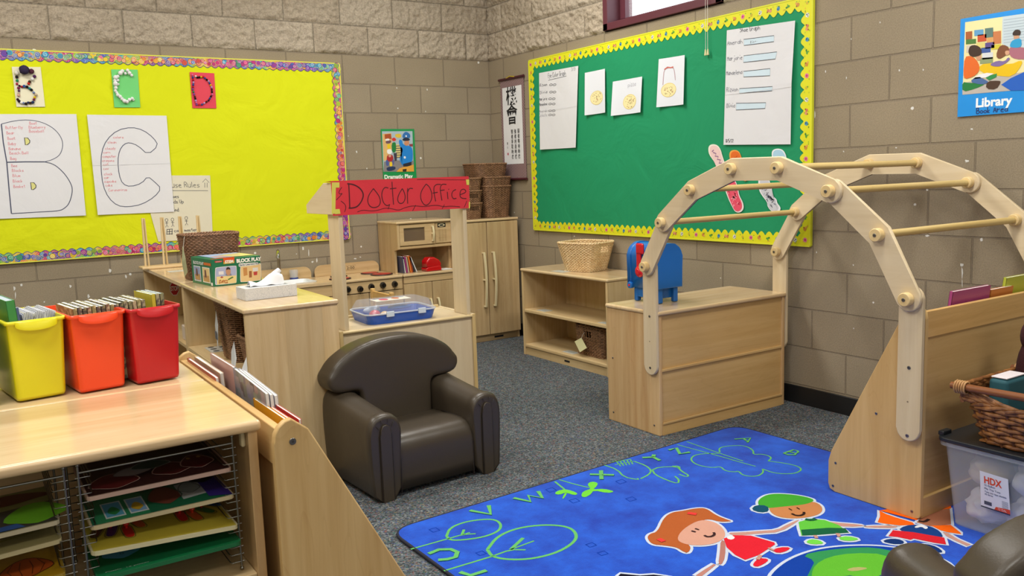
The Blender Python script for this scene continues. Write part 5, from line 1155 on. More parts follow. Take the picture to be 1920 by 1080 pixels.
S([(1550,150),(1500,145),(1480,190),(1490,260),(1502,325)]); S([(1480,215),(1530,210)]); S([(1560,230),(1568,310)]); S([(1574,200),(1578,206)], .006, 0); S([(1655,205),(1620,220),(1605,265),(1625,310),(1660,300)])
S([(1700,262),(1770,235),(1750,200),(1710,205),(1695,260),(1710,300),(1770,305)])
S([(580,450),(640,428),(720,440),(800,435),(880,405),(960,415),(1030,435),(1100,400),(1200,380),(1300,395),(1440,372),(1520,395),(1600,385),(1700,395)], .0028); S([(410,180),(375,230),(385,260),(425,240),(350,320)], .003); S([(400,330),(450,370),(455,410),(440,450)], .003); S([(935,365),(915,420)], .003); S([(1215,375),(1180,440)], .003); S([(1530,370),(1505,415)], .003); S([(1775,330),(1755,380),(1745,400)], .003)
S([(1230,98),(1350,92),(1500,98),(1650,100),(1760,100)], .0022); b.build('handwriting', sgn)
TP = flat('D8D25A', .5); b = MB()
for L_ in ([(325,185),(383,185),(383,128),(300,128)], [(300,128),(345,128),(338,470),(298,470)], [(338,420),(385,418),(395,470),(338,475)], [(1762,98),(1798,95),(1800,155),(1770,155)], [(1795,340),(1808,338),(1808,410),(1795,412)]): sh.fill(b, [q(*p) for p in L_], TP, .0022)
b.build('masking_tape', sgn)
# blue carry case with clear lid
t = thing('toy_medical_case', 'blue plastic carry case with a clear lid on the counter of the play stand', 'carry case', (-1.81, -1.90, PZ_ + .0008), R_(-3))
def rrl(x0, x1, y0, y1, r, z): return rr_poly(x0, x1, y0, y1, r, z, 5)
b = LB(); CB = flat('1450B4', .3, spec=.6); hollow(b, (-.175, .175, -.125, .125), (-.187, .187, -.135, .135), .004, .0, .045, 0, .04, CB); b.build('case_base', t)
CLR = glassy('clear_lid', 'E8EEF4', .2, .12); b = LB()
for a, c, z0, z1 in (((-.19, .19, -.138, .138), (-.19, .19, -.138, .138), .045, .052), ((-.188, .188, -.136, .136), (-.165, .165, -.115, .115), .052, .098)):
    lo, hi = rrl(*a, .042, z0), rrl(*c, .042, z1); K = len(lo); b.add(lo + hi, [(i, (i+1) % K, K+(i+1) % K, K+i) for i in range(K)], CLR, False)
b.add(rrl(-.165, .165, -.115, .115, .042, .098), [list(range(24))], CLR, False); lid = b.build('clear_lid', t)
b = LB(); b.tube(rrl(-.19, .19, -.138, .138, .042, .050), .0035, glassy('lid_rim', 'DCE6F0', .6), 6, closed=True); b.build('lid_rim', t)
for x in (-.07, .10):
    b = LB(); b.box(x - .02, x + .02, -.146, -.137, .034, .06, flat('D2E0F0', .3), .002); b.build('latch', t)
b = LB(); sh2 = Sheet((-.10, .06, .0992), (.09, .06, .0992), (.09, -.04, .0992), (-.10, -.04, .0992), (0, 0, 1)); sh2.mesh(b, flat('D8D6CC', .5), 2, 2, .0004); sh2.ell(b, .3, .5, .12, .3, flat('C8586A', .5)); sh2.ell(b, .65, .4, .1, .3, flat('C87850', .5)); sh2.fill(b, [(.05, .1), (.95, .1), (.95, .2), (.05, .2)], flat('6A8AC0', .5)); b.build('picture_label', lid)
for nm, c, sc, col, lab in (('toy_ball', (-.12, -.06, .036), (1, 1, .9), 'B82A50', 'shiny pink toy inside the clear lidded carry case'), ('toy_egg', (-.07, -.065, .030), (.8, .8, .75), 'D8B890', 'beige toy piece inside the clear lidded carry case'), ('toy_disc', (.05, .03, .052), (2.2, 1.4, .35), '2A68B8', 'blue oval toy inside the clear lidded carry case'), ('toy_bar', (-.09, .06, .045), (1.6, .6, .6), 'B8C4D8', 'pale toy piece at the back of the carry case')):
    M_ = mat_of(t); b = MB(); b.sphere(M_ @ Vector(c), .03, flat(col, .25, spec=.6), 18, 12, sc=sc); tag(b.build(nm), lab, 'toy')
# small chair behind the stand
t = thing('small_chair', 'small light wood chair between the play stand and the toy stove', 'chair', (-1.33, -.98, 0))
cw = wood('DDB878', 'CAA062', 'z'); cwy = wood('DDB878', 'CAA062', 'y')
ya, yb_ = -1.125, -.845
for y in (ya, yb_):
    b = MB(); b.box(-1.468, -1.442, y - .014, y + .014, 0, .562, cw, .005); b.build('back_leg', t); b = MB(); b.box(-1.21, -1.185, y - .014, y + .014, 0, .30, cw, .004); b.build('front_leg', t)
for z0, z1 in ((.49, .548), (.38, .43)):
    b = MB(); b.box(-1.464, -1.448, ya + .012, yb_ - .012, z0, z1, cwy, .004); b.build('back_rail', t)
b = MB(); b.box(-1.47, -1.17, ya - .02, yb_ + .02, .295, .315, cwy, .006); b.build('seat', t)
# ================================================================== LONG SHELF RUN in front of the kitchen
IX, IY, IZ, IRZ = -2.708, -2.452, .752, R_(-1.0)
def shelf_unit(name, label, y0, y1, first):
    t = thing(name, label, 'shelf', (IX + math.sin(-IRZ) * y0, IY + y0, 0), IRZ)
    L_ = y1 - y0; W_ = .392; z, y = maple('z', board=.16), maple('y')
    b = LB(); b.box(-.008, W_, -.008 if first else .0005, L_ - .0005, IZ - .02, IZ, top('y'), .006 if first else .002, 3); b.build('top', t)
    for a in (0, L_ - .022):
        b = LB(); b.box(0, W_ - .004, a, a + .02, 0, IZ - .02, z, .002); b.build('side_panel', t)
    for zz in (.40, .06):
        b = LB(); b.box(.002, W_ - .012, .02, L_ - .022, zz, zz + .02, y, .003); b.build('shelf_board', t)
    b = LB(); b.box(W_ - .012, W_ - .005, .02, L_ - .022, .02, IZ - .02, z); b.build('back_panel', t)
    b = LB(); b.box(.012, .026, .02, L_ - .022, 0, .058, y); b.build('kick_board', t); return t
u1 = shelf_unit('storage_shelf', 'near maple shelf unit of the long run, with the tissue box on top', 0, 1.205, True)
u2 = shelf_unit('storage_shelf', 'far maple shelf unit of the long run against the yellow board wall', 1.207, 2.405, False)
def il(x, y, z): return Vector((IX, IY, 0)) + Matrix.Rotation(IRZ, 3, 'Z') @ Vector((x, y, z))
# baskets inside the near unit
def ibasket(lab, x, y, z, a, rz=0, tagc=None, m=BRW):
    p = il(x, y, z); t = thing('woven_bin', lab, 'basket', p, IRZ + rz); basket(t, *a, rim_r=.007, m=m); return t
SB = .4212
t = ibasket('tall brown woven bin inside the near shelf unit, behind the shorter bin', .17, .70, SB, (.155, .23, .205, .31, .27, 28, 64, .004))
b = LB(); lp = flat('C9CDD0', .5); P = [(-.115, .03, .235), (-.122, -.02, .17), (-.126, .0, .06), (-.118, .04, .05), (-.118, .06, .16)]; b.prism([(p[0], p[1], p[2]) for p in P], (-.0012, 0, 0), lp)
b.prism([(-.1275, -.005, .10), (-.1275, .03, .10), (-.1275, .035, .14), (-.1275, 0, .14)], (-.0005, 0, 0), flat('5A6068', .5)); b.build('hanging_tag', t)
t = ibasket('short brown woven bin at the front of the near shelf unit, with a hanging tag', .155, .33, SB, (.12, .15, .17, .24, .155, 17, 52, .004))
b = LB(); b.prism([(-.10, .10, .13), (-.104, .06, .06), (-.118, .05, .012), (-.12, .10, .012), (-.105, .14, .08)], (-.0012, 0, 0), lp); b.build('hanging_tag', t)
b = LB(); b.box(-.05, .05, -.06, .06, .02, .16, flat('3E5A40', .7), .01); 
b.build('green_contents', t)
t = tag(None or (lambda: (lambda b: (b.prism([il(.02, .16, SB), il(.02, .26, SB), il(.09, .26, SB + .15), il(.09, .16, SB + .17)], (.001, 0, 0), flat('DADDE2', .5)), b.build('picture_card'))[1])(MB()))(), 'white picture card leaning beside the short woven bin in the near shelf', 'card')
b = MB(); b.prism([il(.06, .92, SB), il(.17, .92, SB), il(.17, 1.08, SB), il(.06, 1.08, SB)], (0, 0, .0008), flat('C8C8C0', .3)); 
for k in range(5): c = il(.09 + .05 * (k % 2), .95 + .03 * k, SB + .0008); b.lathe(c, [(.016, 0), (.016, .0006)], flat('3A3E44', .4), 12)
tag(b.build('picture_label'), 'laminated shelf label with dark shapes on the shelf board of the near unit', 'label')
# stop sign sticker on the panel between the units
t = thing('stop_sign', 'small red STOP sign sticker on the side of the far shelf unit', 'sign', il(.055, 2.05, .60)); 
cpt = at(332, 543, y=-.152); yy = il(0, 2.383, 0).y - .003; R8 = .05
def octo(k_): return [(cpt.x + .6*R8*k_*math.cos(R_(22.5 + 45*k)), yy, cpt.z + R8*k_*math.sin(R_(22.5 + 45*k))) for k in range(8)]
t.location = (cpt.x, yy, cpt.z - R8)
b = MB(); b.prism(octo(1), (0, -.001, 0), flat('D8DADC', .4)); b.build('white_border', t)
b = MB(); b.prism([(x, y - .0012, z) for x, y, z in octo(.88)], (0, -.0006, 0), flat('B01E2C', .4)); b.build('red_face', t)
sh = Sheet((cpt.x - .026, yy - .002, cpt.z + .02), (cpt.x + .026, yy - .002, cpt.z + .02), (cpt.x + .026, yy - .002, cpt.z - .02), (cpt.x - .026, yy - .002, cpt.z - .02), (0, -1, 0)); b = MB(); printed(b, sh, 'STOP', .06, .85, .046, flat('E6E6E8', .4), bold=.02, height=.03); b.build('lettering', t)
# papers inside the far unit, seen beside the red bin
b = MB(); p = il(.03, 1.36, .4212); b.box(p.x - .004, p.x + .05, p.y - .08, p.y + .08, .4212, .50, flat('C8B8A8', .7), .004); tag(b.build('paper_stack'), 'small stack of pale papers on the shelf of the far shelf unit', 'papers')
# ---- on top: block play box
def pbox(t, x0, x1, y0, y1, z0, z1, m, name='carton'):
    b = LB(); b.box(x0, x1, y0, y1, z0, z1, m, .0012); return b.build(name, t)
BRZ = R_(6)
c0 = at(401, 538, z=IZ); t = thing('block_play_box', 'green boxed block play set with printed pictures on the long shelf', 'toy box', (c0.x, c0.y, IZ + .0006), BRZ)
bw, bd, bh = .245, .30, .133; GRN = flat('12704E', .35)
pbox(t, 0, bw, 0, bd, 0, bh, GRN)
def lsheet(t, tl, tr, br, bl, n): return Sheet(tl, tr, br, bl, n)
sh = lsheet(t, (0, -.0004, bh), (bw, -.0004, bh), (bw, -.0004, 0), (0, -.0004, 0), (0, -1, 0)); b = LB()
zq = zc(360, 460, .11111)
M_ = mat_of(t).inverted(); shw = Sheet(*[mat_of(t) @ c for c in sh.c], mat_of(t).to_3x3() @ sh.n); q = lambda x, y: shw.px(*zq(x, y))
W8 = flat('E2E6E4', .4)
def rrect(x0, y0, x1, y1, r=18, sk=-.09): return bez_smooth([(x0 + r, y0 + sk*(r)), (x1 - r, y0 + sk*(x1-x0)), (x1, y0 + r + sk*(x1-x0)), (x1, y1 - r + sk*(x1-x0)), (x1 - r, y1 + sk*(x1-x0)), (x0 + r, y1), (x0, y1 - r), (x0, y0 + r)], 1)
sh.fill(b, [q(*p) for p in rrect(388, 372, 752, 672)], W8); sh.fill(b, [q(*p) for p in rrect(396, 380, 744, 664)], flat('A6AFD4', .4), .0016)
sh.fill(b, [q(410, 530), q(740, 505), q(742, 630), q(420, 660)], flat('E2CF92', .4), .002)
sh.fill(b, [q(*p) for p in ((560,515),(570,470),(600,450),(640,460),(668,500),(665,512))], flat('7A7E98', .5), .0024, 1); sh.ell(b, *q(608, 435), .05, .16, flat('B88A6C', .5), .0026); sh.fill(b, [q(*p) for p in ((572,420),(580,375),(610,366),(640,380),(645,415),(610,400))], flat('1E2030', .5), .003, 1)
sh.fill(b, [q(*p) for p in ((445,440),(530,435),(532,490),(448,495))], flat('DCDCE2', .5), .0024); sh.fill(b, [q(*p) for p in ((470,545),(500,520),(530,540),(500,552))], flat('A8403C', .5), .0028)
rnd = random.Random(2)
for k in range(14): x, y = 445 + (k % 7)*22 + rnd.uniform(-6, 6), 590 + (k // 7)*28 + rnd.uniform(-8, 8); sh.fill(b, [q(x, y), q(x+22, y-6), q(x+26, y+14), q(x+4, y+20)], flat(['B87A44', 'A86838', 'C88E58'][k % 3], .5), .0028)
sh.fill(b, [q(600,570), q(680,525), (q(700,540)), q(612,588)], flat('4A7A3C', .5), .0028)
sh.fill(b, [q(*p) for p in rrect(812, 330, 1165, 625)], W8); sh.fill(b, [q(*p) for p in rrect(822, 340, 1158, 617)], flat('E0C590', .4), .0016)
sh.fill(b, [q(860,380), q(925,372), q(935,500), q(870,520)], flat('C08A50', .5), .002); sh.fill(b, [q(960,435), q(1005,432), q(1008,540), q(962,545)], flat('9A5E34', .5), .002); sh.fill(b, [q(1020,380), q(1110,372), q(1112,430), q(1024,440)], flat('D8DADE', .5), .002); sh.fill(b, [q(1035,450), q(1100,440), q(1095,500), q(1040,505)], flat('B83A3C', .5), .0024)
sh.fill(b, [q(525, 210), q(712, 195), q(715, 298), q(530, 318)], flat('D8541E', .4)); sh.fill(b, [q(530, 285), q(714, 262), q(715, 298), q(530, 318)], flat('C8A83C', .4), .0016)
a = q(555, 302); printed(b, sh, 'STEM', a[0], a[1], .042, flat('F2F2EC', .4), bold=.05, lift=.002, height=.014); a = q(752, 292); printed(b, sh, 'BLOCK PLAY', a[0], a[1], .128, flat('F2F2F0', .4), bold=.06, height=.0185)
sh.fill(b, [q(785,318), q(800,305), q(1110,285), q(1120,318), q(1100,330), q(800,362), q(785,350)], W8, .0022); a = q(800, 348); printed(b, sh, 'Early Learning Kit', a[0], a[1], .10, flat('2A4A6C', .4), bold=.02, lift=.0028, height=.009)
sh.fill(b, [q(375,275), q(400,262), q(500,258), q(510,272), q(490,285), q(395,295)], flat('C01E2C', .4)); a = q(398, 286); printed(b, sh, 'Lakeshore', a[0], a[1], .029, flat('F0E6E6', .4), lift=.002, height=.005); b.build('front_print', t)
sh = lsheet(t, (-.0004, bd, bh), (-.0004, 0, bh), (-.0004, 0, 0), (-.0004, bd, 0), (-1, 0, 0)); b = LB()
for a0, a1, c in ((.12, .45, '8E9CC0'), (.53, .88, 'DCC48A')): sh.fill(b, [(a0, .32), (a1, .32), (a1, .9), (a0, .9)], W8); sh.fill(b, [(a0+.02, .35), (a1-.02, .35), (a1-.02, .87), (a0+.02, .87)], flat(c, .4), .0016); sh.fill(b, [(a0+.04, .65), (a1-.05, .62), (a1-.04, .85), (a0+.06, .85)], flat('B8925C', .4), .002); sh.fill(b, [(a0+.12, .42), (a0+.18, .42), (a0+.2, .7), (a0+.1, .7)], flat('6A4A48', .4), .0024)
printed(b, sh, 'BLOCK PLAY', .12, .25, .15, W8, bold=.04, height=.015); sh.fill(b, [(.62, .14), (.95, .14), (.95, .24), (.62, .24)], flat('C86A2C', .4)); sh.fill(b, [(.9, .86), (.98, .86), (.98, .97), (.9, .97)], W8); b.build('end_print', t)
sh = lsheet(t, (0, bd, bh + .0004), (bw, bd, bh + .0004), (bw, 0, bh + .0004), (0, 0, bh + .0004), (0, 0, 1)); b = LB(); sh.fill(b, [(.14, .0), (.97, .0), (.97, .84), (.14, .84)], flat('A9C0DE', .3)); sh.fill(b, [(.45, .3), (.97, .15), (.97, .84), (.5, .84)], flat('D8CC8A', .3), .0016); sh.fill(b, [(.2, .45), (.45, .35), (.47, .8), (.2, .84)], flat('C0A8A8', .3), .0016); sh.fill(b, [(0, .9), (.35, .88), (.35, .99), (0, .99)], flat('C8642C', .3)); b.build('top_print', t)
# tissue box
c0 = at(461, 565, z=IZ); t = thing('tissue_box', 'long white tissue box with a tissue pulled out, near end of the long shelf', 'tissue box', (c0.x, c0.y, IZ + .0006), R_(2))
m, nt, L, p = new_mat('tissue_box_card'); tc = N(nt, 'ShaderNodeTexCoord'); v = N(nt, 'ShaderNodeTexVoronoi', i_Scale=160.0, feature='DISTANCE_TO_EDGE'); L.new(tc.outputs['Object'], v.inputs['Vector']); mr = N(nt, 'ShaderNodeMapRange', i_1=0., i_2=.12); L.new(v.outputs['Distance'], mr.inputs[0]); mx = N(nt, 'ShaderNodeMix', data_type='RGBA'); mx.inputs[6].default_value = lin('B4B8BE'); mx.inputs[7].default_value = lin('D4D5D6'); L.new(mr.outputs[0], mx.inputs[0]); L.new(mx.outputs[2], p.inputs['Base Color']); p.inputs['Roughness'].default_value = .6
TB = m; b = LB(); b.box(0, .228, 0, .125, 0, .052, TB, .0012); b.build('carton', t); b = LB(); b.box(.03, .198, .03, .095, .0522, .0528, flat('8E9298', .5)); b.build('opening', t)
b = LB(); TS = flat('EAECF0', .85); nx, ny = 22, 10; V = []
for j in range(ny + 1):
    for i in range(nx + 1):
        u, v_ = i / nx, j / ny
        prof = .012 + .042 * u ** 1.2 + .012 * math.sin(u * 9 + v_ * 4); h = .0535 + prof * math.sin(math.pi * min(1, v_ * 1.0 + .0)) ** .7 + .004 * math.sin(13*u + 7*v_)
        V.append((.035 + .15 * u + .012 * v_ * math.sin(5*u), .035 + .055 * v_ + .008 * math.sin(6*u), max(.0535, h)))
b.add(V, [(j*(nx+1)+i, j*(nx+1)+i+1, (j+1)*(nx+1)+i+1, (j+1)*(nx+1)+i) for j in range(ny) for i in range(nx)], TS, True); b.tube([(.13, .06, .075), (.158, .062, .098), (.178, .064, .114)], [.018, .015, .011], TS, 9); b.build('tissue', t)
# tall brown woven bin on top with string tag
p = at(392, 530, z=IZ); t = thing('woven_bin', 'tall brown woven bin standing on the long shelf behind the block play box', 'basket', (-2.505, -1.12, IZ + .0012), R_(2))
basket(t, .235, .17, .285, .205, .235, 26, 68, .0045, wick('70503A', '946B4E'), rim_r=.0065)
b = LB(); b.tube([(-.148, -.10, .235), (-.156, -.10, .19), (-.16, -.09, .12)], .0012, flat('D8D4CC', .7), 5); b.build('tag_string', t)
b = LB(); b.prism([(-.16, -.10, .185), (-.163, -.07, .10), (-.15, -.05, .02), (-.146, -.10, .05), (-.155, -.115, .12)], (-.0012, 0, 0), flat('B4B890', .6)); b.build('tag', t)
# dowel rack
t = thing('dowel_rack', 'wooden board with four pairs of upright dowels at the far end of the long shelf', 'rack', (-2.53, -.27, IZ + .0006))
b = MB(); b.box(-2.715, -2.31, -.33, -.20, IZ + .0008, IZ + .016, wood('DCC296', 'C9A876', 'x'), .004); b.build('board', t)
DWL = wood('DDC79C', 'CDB080', 'z', rough=.5)
for k, x in enumerate((-2.675, -2.568, -2.462, -2.355)):
    for s in (-1, 1):
        b = MB(); b.cyl((x + s * .012, -.262 + s*.012, IZ + .014), (x + s * .006, -.262 + s*.006, 1.062 - .002 * (s > 0)), .0062, DWL, 10, bev=.002); b.build('dowel', t)
b = MB(); p = at(505 - 277, 500, z=IZ); b.box(-2.62, -2.50, -.62, -.54, IZ + .0003, IZ + .0012, LAM); tag(b.build('picture_label'), 'laminated label on the top of the far shelf unit near the dowel rack', 'label')
# ================================================================== FOREGROUND SHELVES, left
LX0, LX1, LYF, LYM, LYB, LZ = -4.37, -3.148, -4.10, -3.636, -3.17, .755
def long_shelf(name, label, yf, yb, side):
    t = thing(name, label, 'shelf', ((LX0+LX1)/2, (yf+yb)/2, 0))
    b = MB(); b.box(LX0 - .004, LX1 + .008, yf - .006, yb - .001, LZ - .024, LZ, wood('DEC49C', 'CDAC7C', 'x', rough=.28, coat=.45), .009, 4); b.build('top', t)
    for x in (LX0, LX1 - .02):
        b = MB(); b.box(x, x + .02, yf + .004, yb - .004, 0, LZ - .024, wood('CFB081', 'BB9564', 'z', rough=.3, coat=.4), .002); b.build('side_panel', t)
    for z in (.40, .06):
        b = MB(); b.box(LX0 + .02, LX1 - .02, yf + .008, yb - .016, z, z + .02, maple('x'), .003); b.build('shelf_board', t)
    b = MB(); yk = yb - .014 if side else yf + .004; b.box(LX0 + .02, LX1 - .02, yb - .014, yb - .006, .02, LZ - .024, maple('x')); b.build('back_panel', t)
    b = MB(); b.box(LX0 + .02, LX1 - .02, yf + .014, yf + .028, 0, .058, maple('x')); b.build('kick_board', t)
    if side:
        b = MB(); b.box(LX0 + .02, -3.43, yb - .05, yb - .016, LZ - .075, LZ - .026, maple('x')); b.build('back_rail', t)
    b = MB(); b.box(LX1 - .03, LX1 - .02, yf + .02, yf + .04, LZ - .06, LZ - .026, flat('C8B890', .5), .004); b.build('corner_block', t)
    return t
long_shelf('storage_shelf', 'maple shelf in the left foreground holding wooden puzzles in wire racks', LYF, LYM, True)
long_shelf('storage_shelf', 'maple shelf in the left foreground under the coloured book bins', LYM + .007, LYB, False)
# ---- wire puzzle racks
STEEL = flat('8E8E88', .28, 1.0)
def puzzle_rack(x0, x1, lab):
    t = thing('wire_puzzle_rack', lab, 'rack', ((x0+x1)/2, -3.93, .4212)); yf, yb = -4.062, -3.80; zb, zt = .4225, .716
    for x in (x0, x1):
        for y in (yf, yb):
            b = MB(); b.cyl((x, y, zb + .004), (x, y, zt), .0026, STEEL, 8); b.sphere((x, y, zb + .004), .0045, STEEL, 8, 6); b.sphere((x, y, zt + .003), .0042, STEEL, 8, 6); b.build('post', t)
    b = MB(); b.cyl((x0, yf, zt - .012), (x1, yf, zt - .012), .0024, STEEL, 8); b.cyl((x0, yb, zt - .012), (x1, yb, zt - .012), .0024, STEEL, 8); b.cyl((x0, yb, zt - .035), (x1, yb, zt - .035), .002, STEEL, 8); b.build('cross_wires', t)
    for s, x in ((1, x0), (-1, x1)):
        for k in range(16):
            z = zt - .022 - k * .0168
            b = MB(); b.tube([(x - s * .006, yf - .001, z), (x + s * .020, yf - .001, z), (x + s * .022, yf + .01, z), (x + s * .022, yb, z), (x, yb + .001, z)], .0013, STEEL, 5); b.build('puzzle_rest', t)
    return t
puzzle_rack(-3.486, -3.192, 'steel wire puzzle rack at the right of the foreground shelf')
puzzle_rack(-3.812, -3.510, 'steel wire puzzle rack at the left edge of the foreground shelf')
def lv(k, zt=.716): return zt - .022 - k * .0168 + .0014
def puzzle(lab, xa, xb, kl, kr, yf, base, edge, art, depth=.235, th=.0085):
    """wooden board puzzle lying on the rack wires; kl,kr = rest index at left and right"""
    zl, zr = lv(kl), lv(kr); t = thing('wooden_puzzle', lab, 'puzzle', ((xa+xb)/2, yf + depth/2, min(zl, zr)))
    lo = rr_poly(xa, xb, yf, yf + depth, .012, 0, 3); f = lambda x: zl + (zr - zl) * (x - xa) / (xb - xa)
    b = MB(); b.prism([(x, y, f(x)) for x, y, _ in lo], (0, 0, th), flat(edge, .55)); b.build('board', t)
    e = .004; sh = Sheet((xa + e, yf + depth - e, f(xa) + th), (xb - e, yf + depth - e, f(xb) + th), (xb - e, yf + e, f(xb) + th), (xa + e, yf + e, f(xa) + th), (0, 0, 1))
    b = MB(); sh.fill(b, [(0, 0), (1, 0), (1, 1), (0, 1)], flat(base, .3), .0003); art(b, sh); b.build('printed_picture', t); return t, sh
F = flat
def blob(b, sh, x, y, rx, ry, c, l=.0008, o=None):
    P = [(x + rx*(1 + .12*math.sin(3*a))*math.cos(a), y + ry*(1 + .1*math.cos(4*a))*math.sin(a)) for a in [k*.3142 for k in range(20)]]
    sh.fill(b, P, F(c, .35), l)
    if o: sh.stroke(b, P, .0022, F(o, .4), l + .0003, closed=True)
def art1(b, sh):
    blob(b, sh, .2, .72, .17, .2, '5E1C1E', o='B89A90'); blob(b, sh, .35, .55, .13, .12, '8C8484', .0012, '6A5A5A'); blob(b, sh, .62, .68, .14, .18, '4A1416', .001, 'B89A90'); blob(b, sh, .82, .62, .12, .2, '521618', .0014, 'B89A90'); blob(b, sh, .5, .45, .14, .12, '2A4038', .0016, '9AA098')
    for x in (.78, .86): blob(b, sh, x, .5, .016, .03, 'A88850', .002)
    printed(b, sh, 'Puzzle 8 Pieces', .06, .97, .06, F('2A1A1A', .5), lift=.0012, height=.004)
def art2(b, sh):
    sh.fill(b, [(.03, .35), (.4, .35), (.4, 1), (.03, 1)], F('2E8A5A', .35), .0006)
    for x0, x1, c, d in ((.10, .24, '5AAAC8', '2E8A4C'), (.27, .40, '86B4D8', 'D8B030')): sh.fill(b, [(x0, .5), (x1, .5), (x1, .92), (x0, .92)], F('DDE4E0', .35), .0009); sh.fill(b, [(x0+.01, .53), (x1-.01, .53), (x1-.01, .89), (x0+.01, .89)], F(c, .35), .0012); blob(b, sh, (x0+x1)/2, .75, .04, .1, d, .0016)
    blob(b, sh, .55, .62, .12, .24, '7A4030', .001, '3A5A40'); sh.fill(b, [(.66, .4), (.84, .35), (.86, .8), (.66, .85)], F('B4B8B4', .35), .001); blob(b, sh, .75, .55, .08, .15, '9AA29C', .0014, '5A605A'); sh.fill(b, [(.84, .35), (1, .3), (1, 1), (.84, .92)], F('3A2A88', .35), .0014); blob(b, sh, .88, .35, .09, .14, '14141C', .0018)
def art3(b, sh):
    for x, y, c, r in ((.07, .55, '5A3A2A', 20), (.17, .58, '4A2A68', 15), (.27, .68, 'C02820', 0), (.36, .48, 'C85A28', -10), (.68, .52, 'C02820', 0), (.77, .56, 'C8602A', -8), (.86, .44, '3E7A38', -28), (.93, .30, '2A60A8', -40), (.52, .12, '1A1A1E', 40), (.42, .15, '2A3A30', -60)):
        a = R_(r); P = [(x + (u*math.cos(a) - v*math.sin(a)*.8), y + (u*math.sin(a)*1.2 + v*math.cos(a))) for u, v in ((-.032, -.16), (.032, -.16), (.036, .05), (.025, .15), (-.025, .15), (-.036, .05))]
        sh.fill(b, bez_smooth(P, 1), F(c, .3), .0014); sh.stroke(b, bez_smooth([(x + (p[0]-x)*1.2, y + (p[1]-y)*1.12) for p in P], 1), .0014, F('5A5030', .4), .0008, closed=True)
def knobs(t, sh, L_, name='peg'):
    for x, y, c in L_:
        p = sh.pt(x, y, .0015); b = MB(); b.lathe(p, [(.003, 0), (.003, .004), (.0055, .006), (.006, .009), (.004, .0115)], F(c, .25), 12); b.build(name, t)
def art4(b, sh):
    blob(b, sh, .2, .55, .13, .16, '4E9AB8', .0008); blob(b, sh, .3, .32, .1, .12, '8A8A38', .0012); blob(b, sh, .52, .3, .12, .12, '3A5A2A', .001); blob(b, sh, .55, .38, .05, .1, '9A9038', .0014); blob(b, sh, .67, .28, .06, .12, '7A2A28', .0016); blob(b, sh, .84, .25, .13, .13, '4A7A7A', .001); blob(b, sh, .86, .16, .05, .08, '7A2020', .0018)
    for x, y in ((.2, .62), (.26, .5), (.42, .5)): sh.stroke(b, [(x + .012*math.cos(a*.8), y + .02*math.sin(a*.8)) for a in range(8)], .0012, F('2A3A30', .4), .0016, closed=True)
    printed(b, sh, 'Puzzle  12 pieces', .05, .96, .08, F('B8D0C0', .5), lift=.0012, height=.004)
puzzle('wooden puzzle with a dark red picture and pink edge, topmost in the right rack', -3.476, -3.198, 3, 3, -4.068, '34181A', 'B89A8C', art1)
puzzle('wooden puzzle with green and purple pictures, second from top in the right rack', -3.474, -3.196, 6.6, 6.6, -4.066, '1E6A48', 'C2B48C', art2)
t, sh = puzzle('yellow wooden puzzle with small mitten shaped pieces and red pegs in the right rack', -3.478, -3.196, 9.4, 10.4, -4.078, 'C2B23C', 'CFC9A0', art3)
knobs(t, sh, [(.07, .5, 'B02820'), (.17, .5, 'B02830'), (.27, .58, 'C81E18'), (.36, .4, 'C83A1A'), (.68, .44, 'C81E18'), (.77, .48, 'C83A20'), (.86, .38, 'B82A20'), (.93, .27, 'C02A28')])
puzzle('green wooden puzzle with pond animals, lowest in the right rack', -3.474, -3.194, 12.4, 12.4, -4.086, '12683C', '12683C', art4)
def art5(b, sh):
    blob(b, sh, .70, .2, .3, .14, '5A2418', .0008); sh.fill(b, [(0, .55), (1, .45), (1, 1), (0, 1)], F('46443E', .35), .0012); blob(b, sh, .88, .7, .2, .25, '6FB82A', .0016); blob(b, sh, .35, .75, .16, .22, '8A4A50', .0018); sh.fill(b, [(0, .95), (.75, .88), (.8, 1), (0, 1)], F('3A62A8', .35), .002)
def art6(b, sh):
    blob(b, sh, .55, .5, .12, .2, '3A2A30', .0008); sh.stroke(b, [(.3, .8), (.6, .55), (.9, .4)], .012, F('4A3A48', .4), .0012); sh.stroke(b, [(.25, .9), (.5, .75), (.85, .7)], .006, F('8A8438', .4), .0014)
def art7(b, sh):
    sh.fill(b, [(.0, 0), (1, 0), (1, .25), (0, .3)], F('4A3A30', .4), .0006); blob(b, sh, .35, .25, .3, .12, '5A3A6A', .001); blob(b, sh, .78, .7, .17, .2, 'B8541C', .0012, '5A2A14')
    for k in (-.08, -.03, .03, .08): sh.stroke(b, [(.78 + k, .55), (.78 + k*1.5, .7), (.78 + k, .86)], .0014, F('5A2A14', .4), .0018)
    for k in range(5): sh.stroke(b, [(.3 + k*.04, .6), (.26 + k*.05, .85)], .0016, F('E0D8C8', .4), .0012)
puzzle('wooden puzzle with grey and bright green shapes, topmost in the left rack', -3.80, -3.524, 5.3, 5.0, -4.064, '8A8C50', 'B8AE90', art5)
t, sh = puzzle('cream wooden puzzle with one red peg, middle of the left rack', -3.80, -3.524, 7.8, 7.2, -4.066, '9A9060', 'B8AC80', art6); knobs(t, sh, [(.63, .62, 'A81E20'), (.2, .9, 'A81E20')])
puzzle('yellow wooden puzzle with an orange pumpkin, lowest in the left rack', -3.80, -3.524, 11.6, 11.2, -4.07, 'B8901C', 'A88A30', art7)

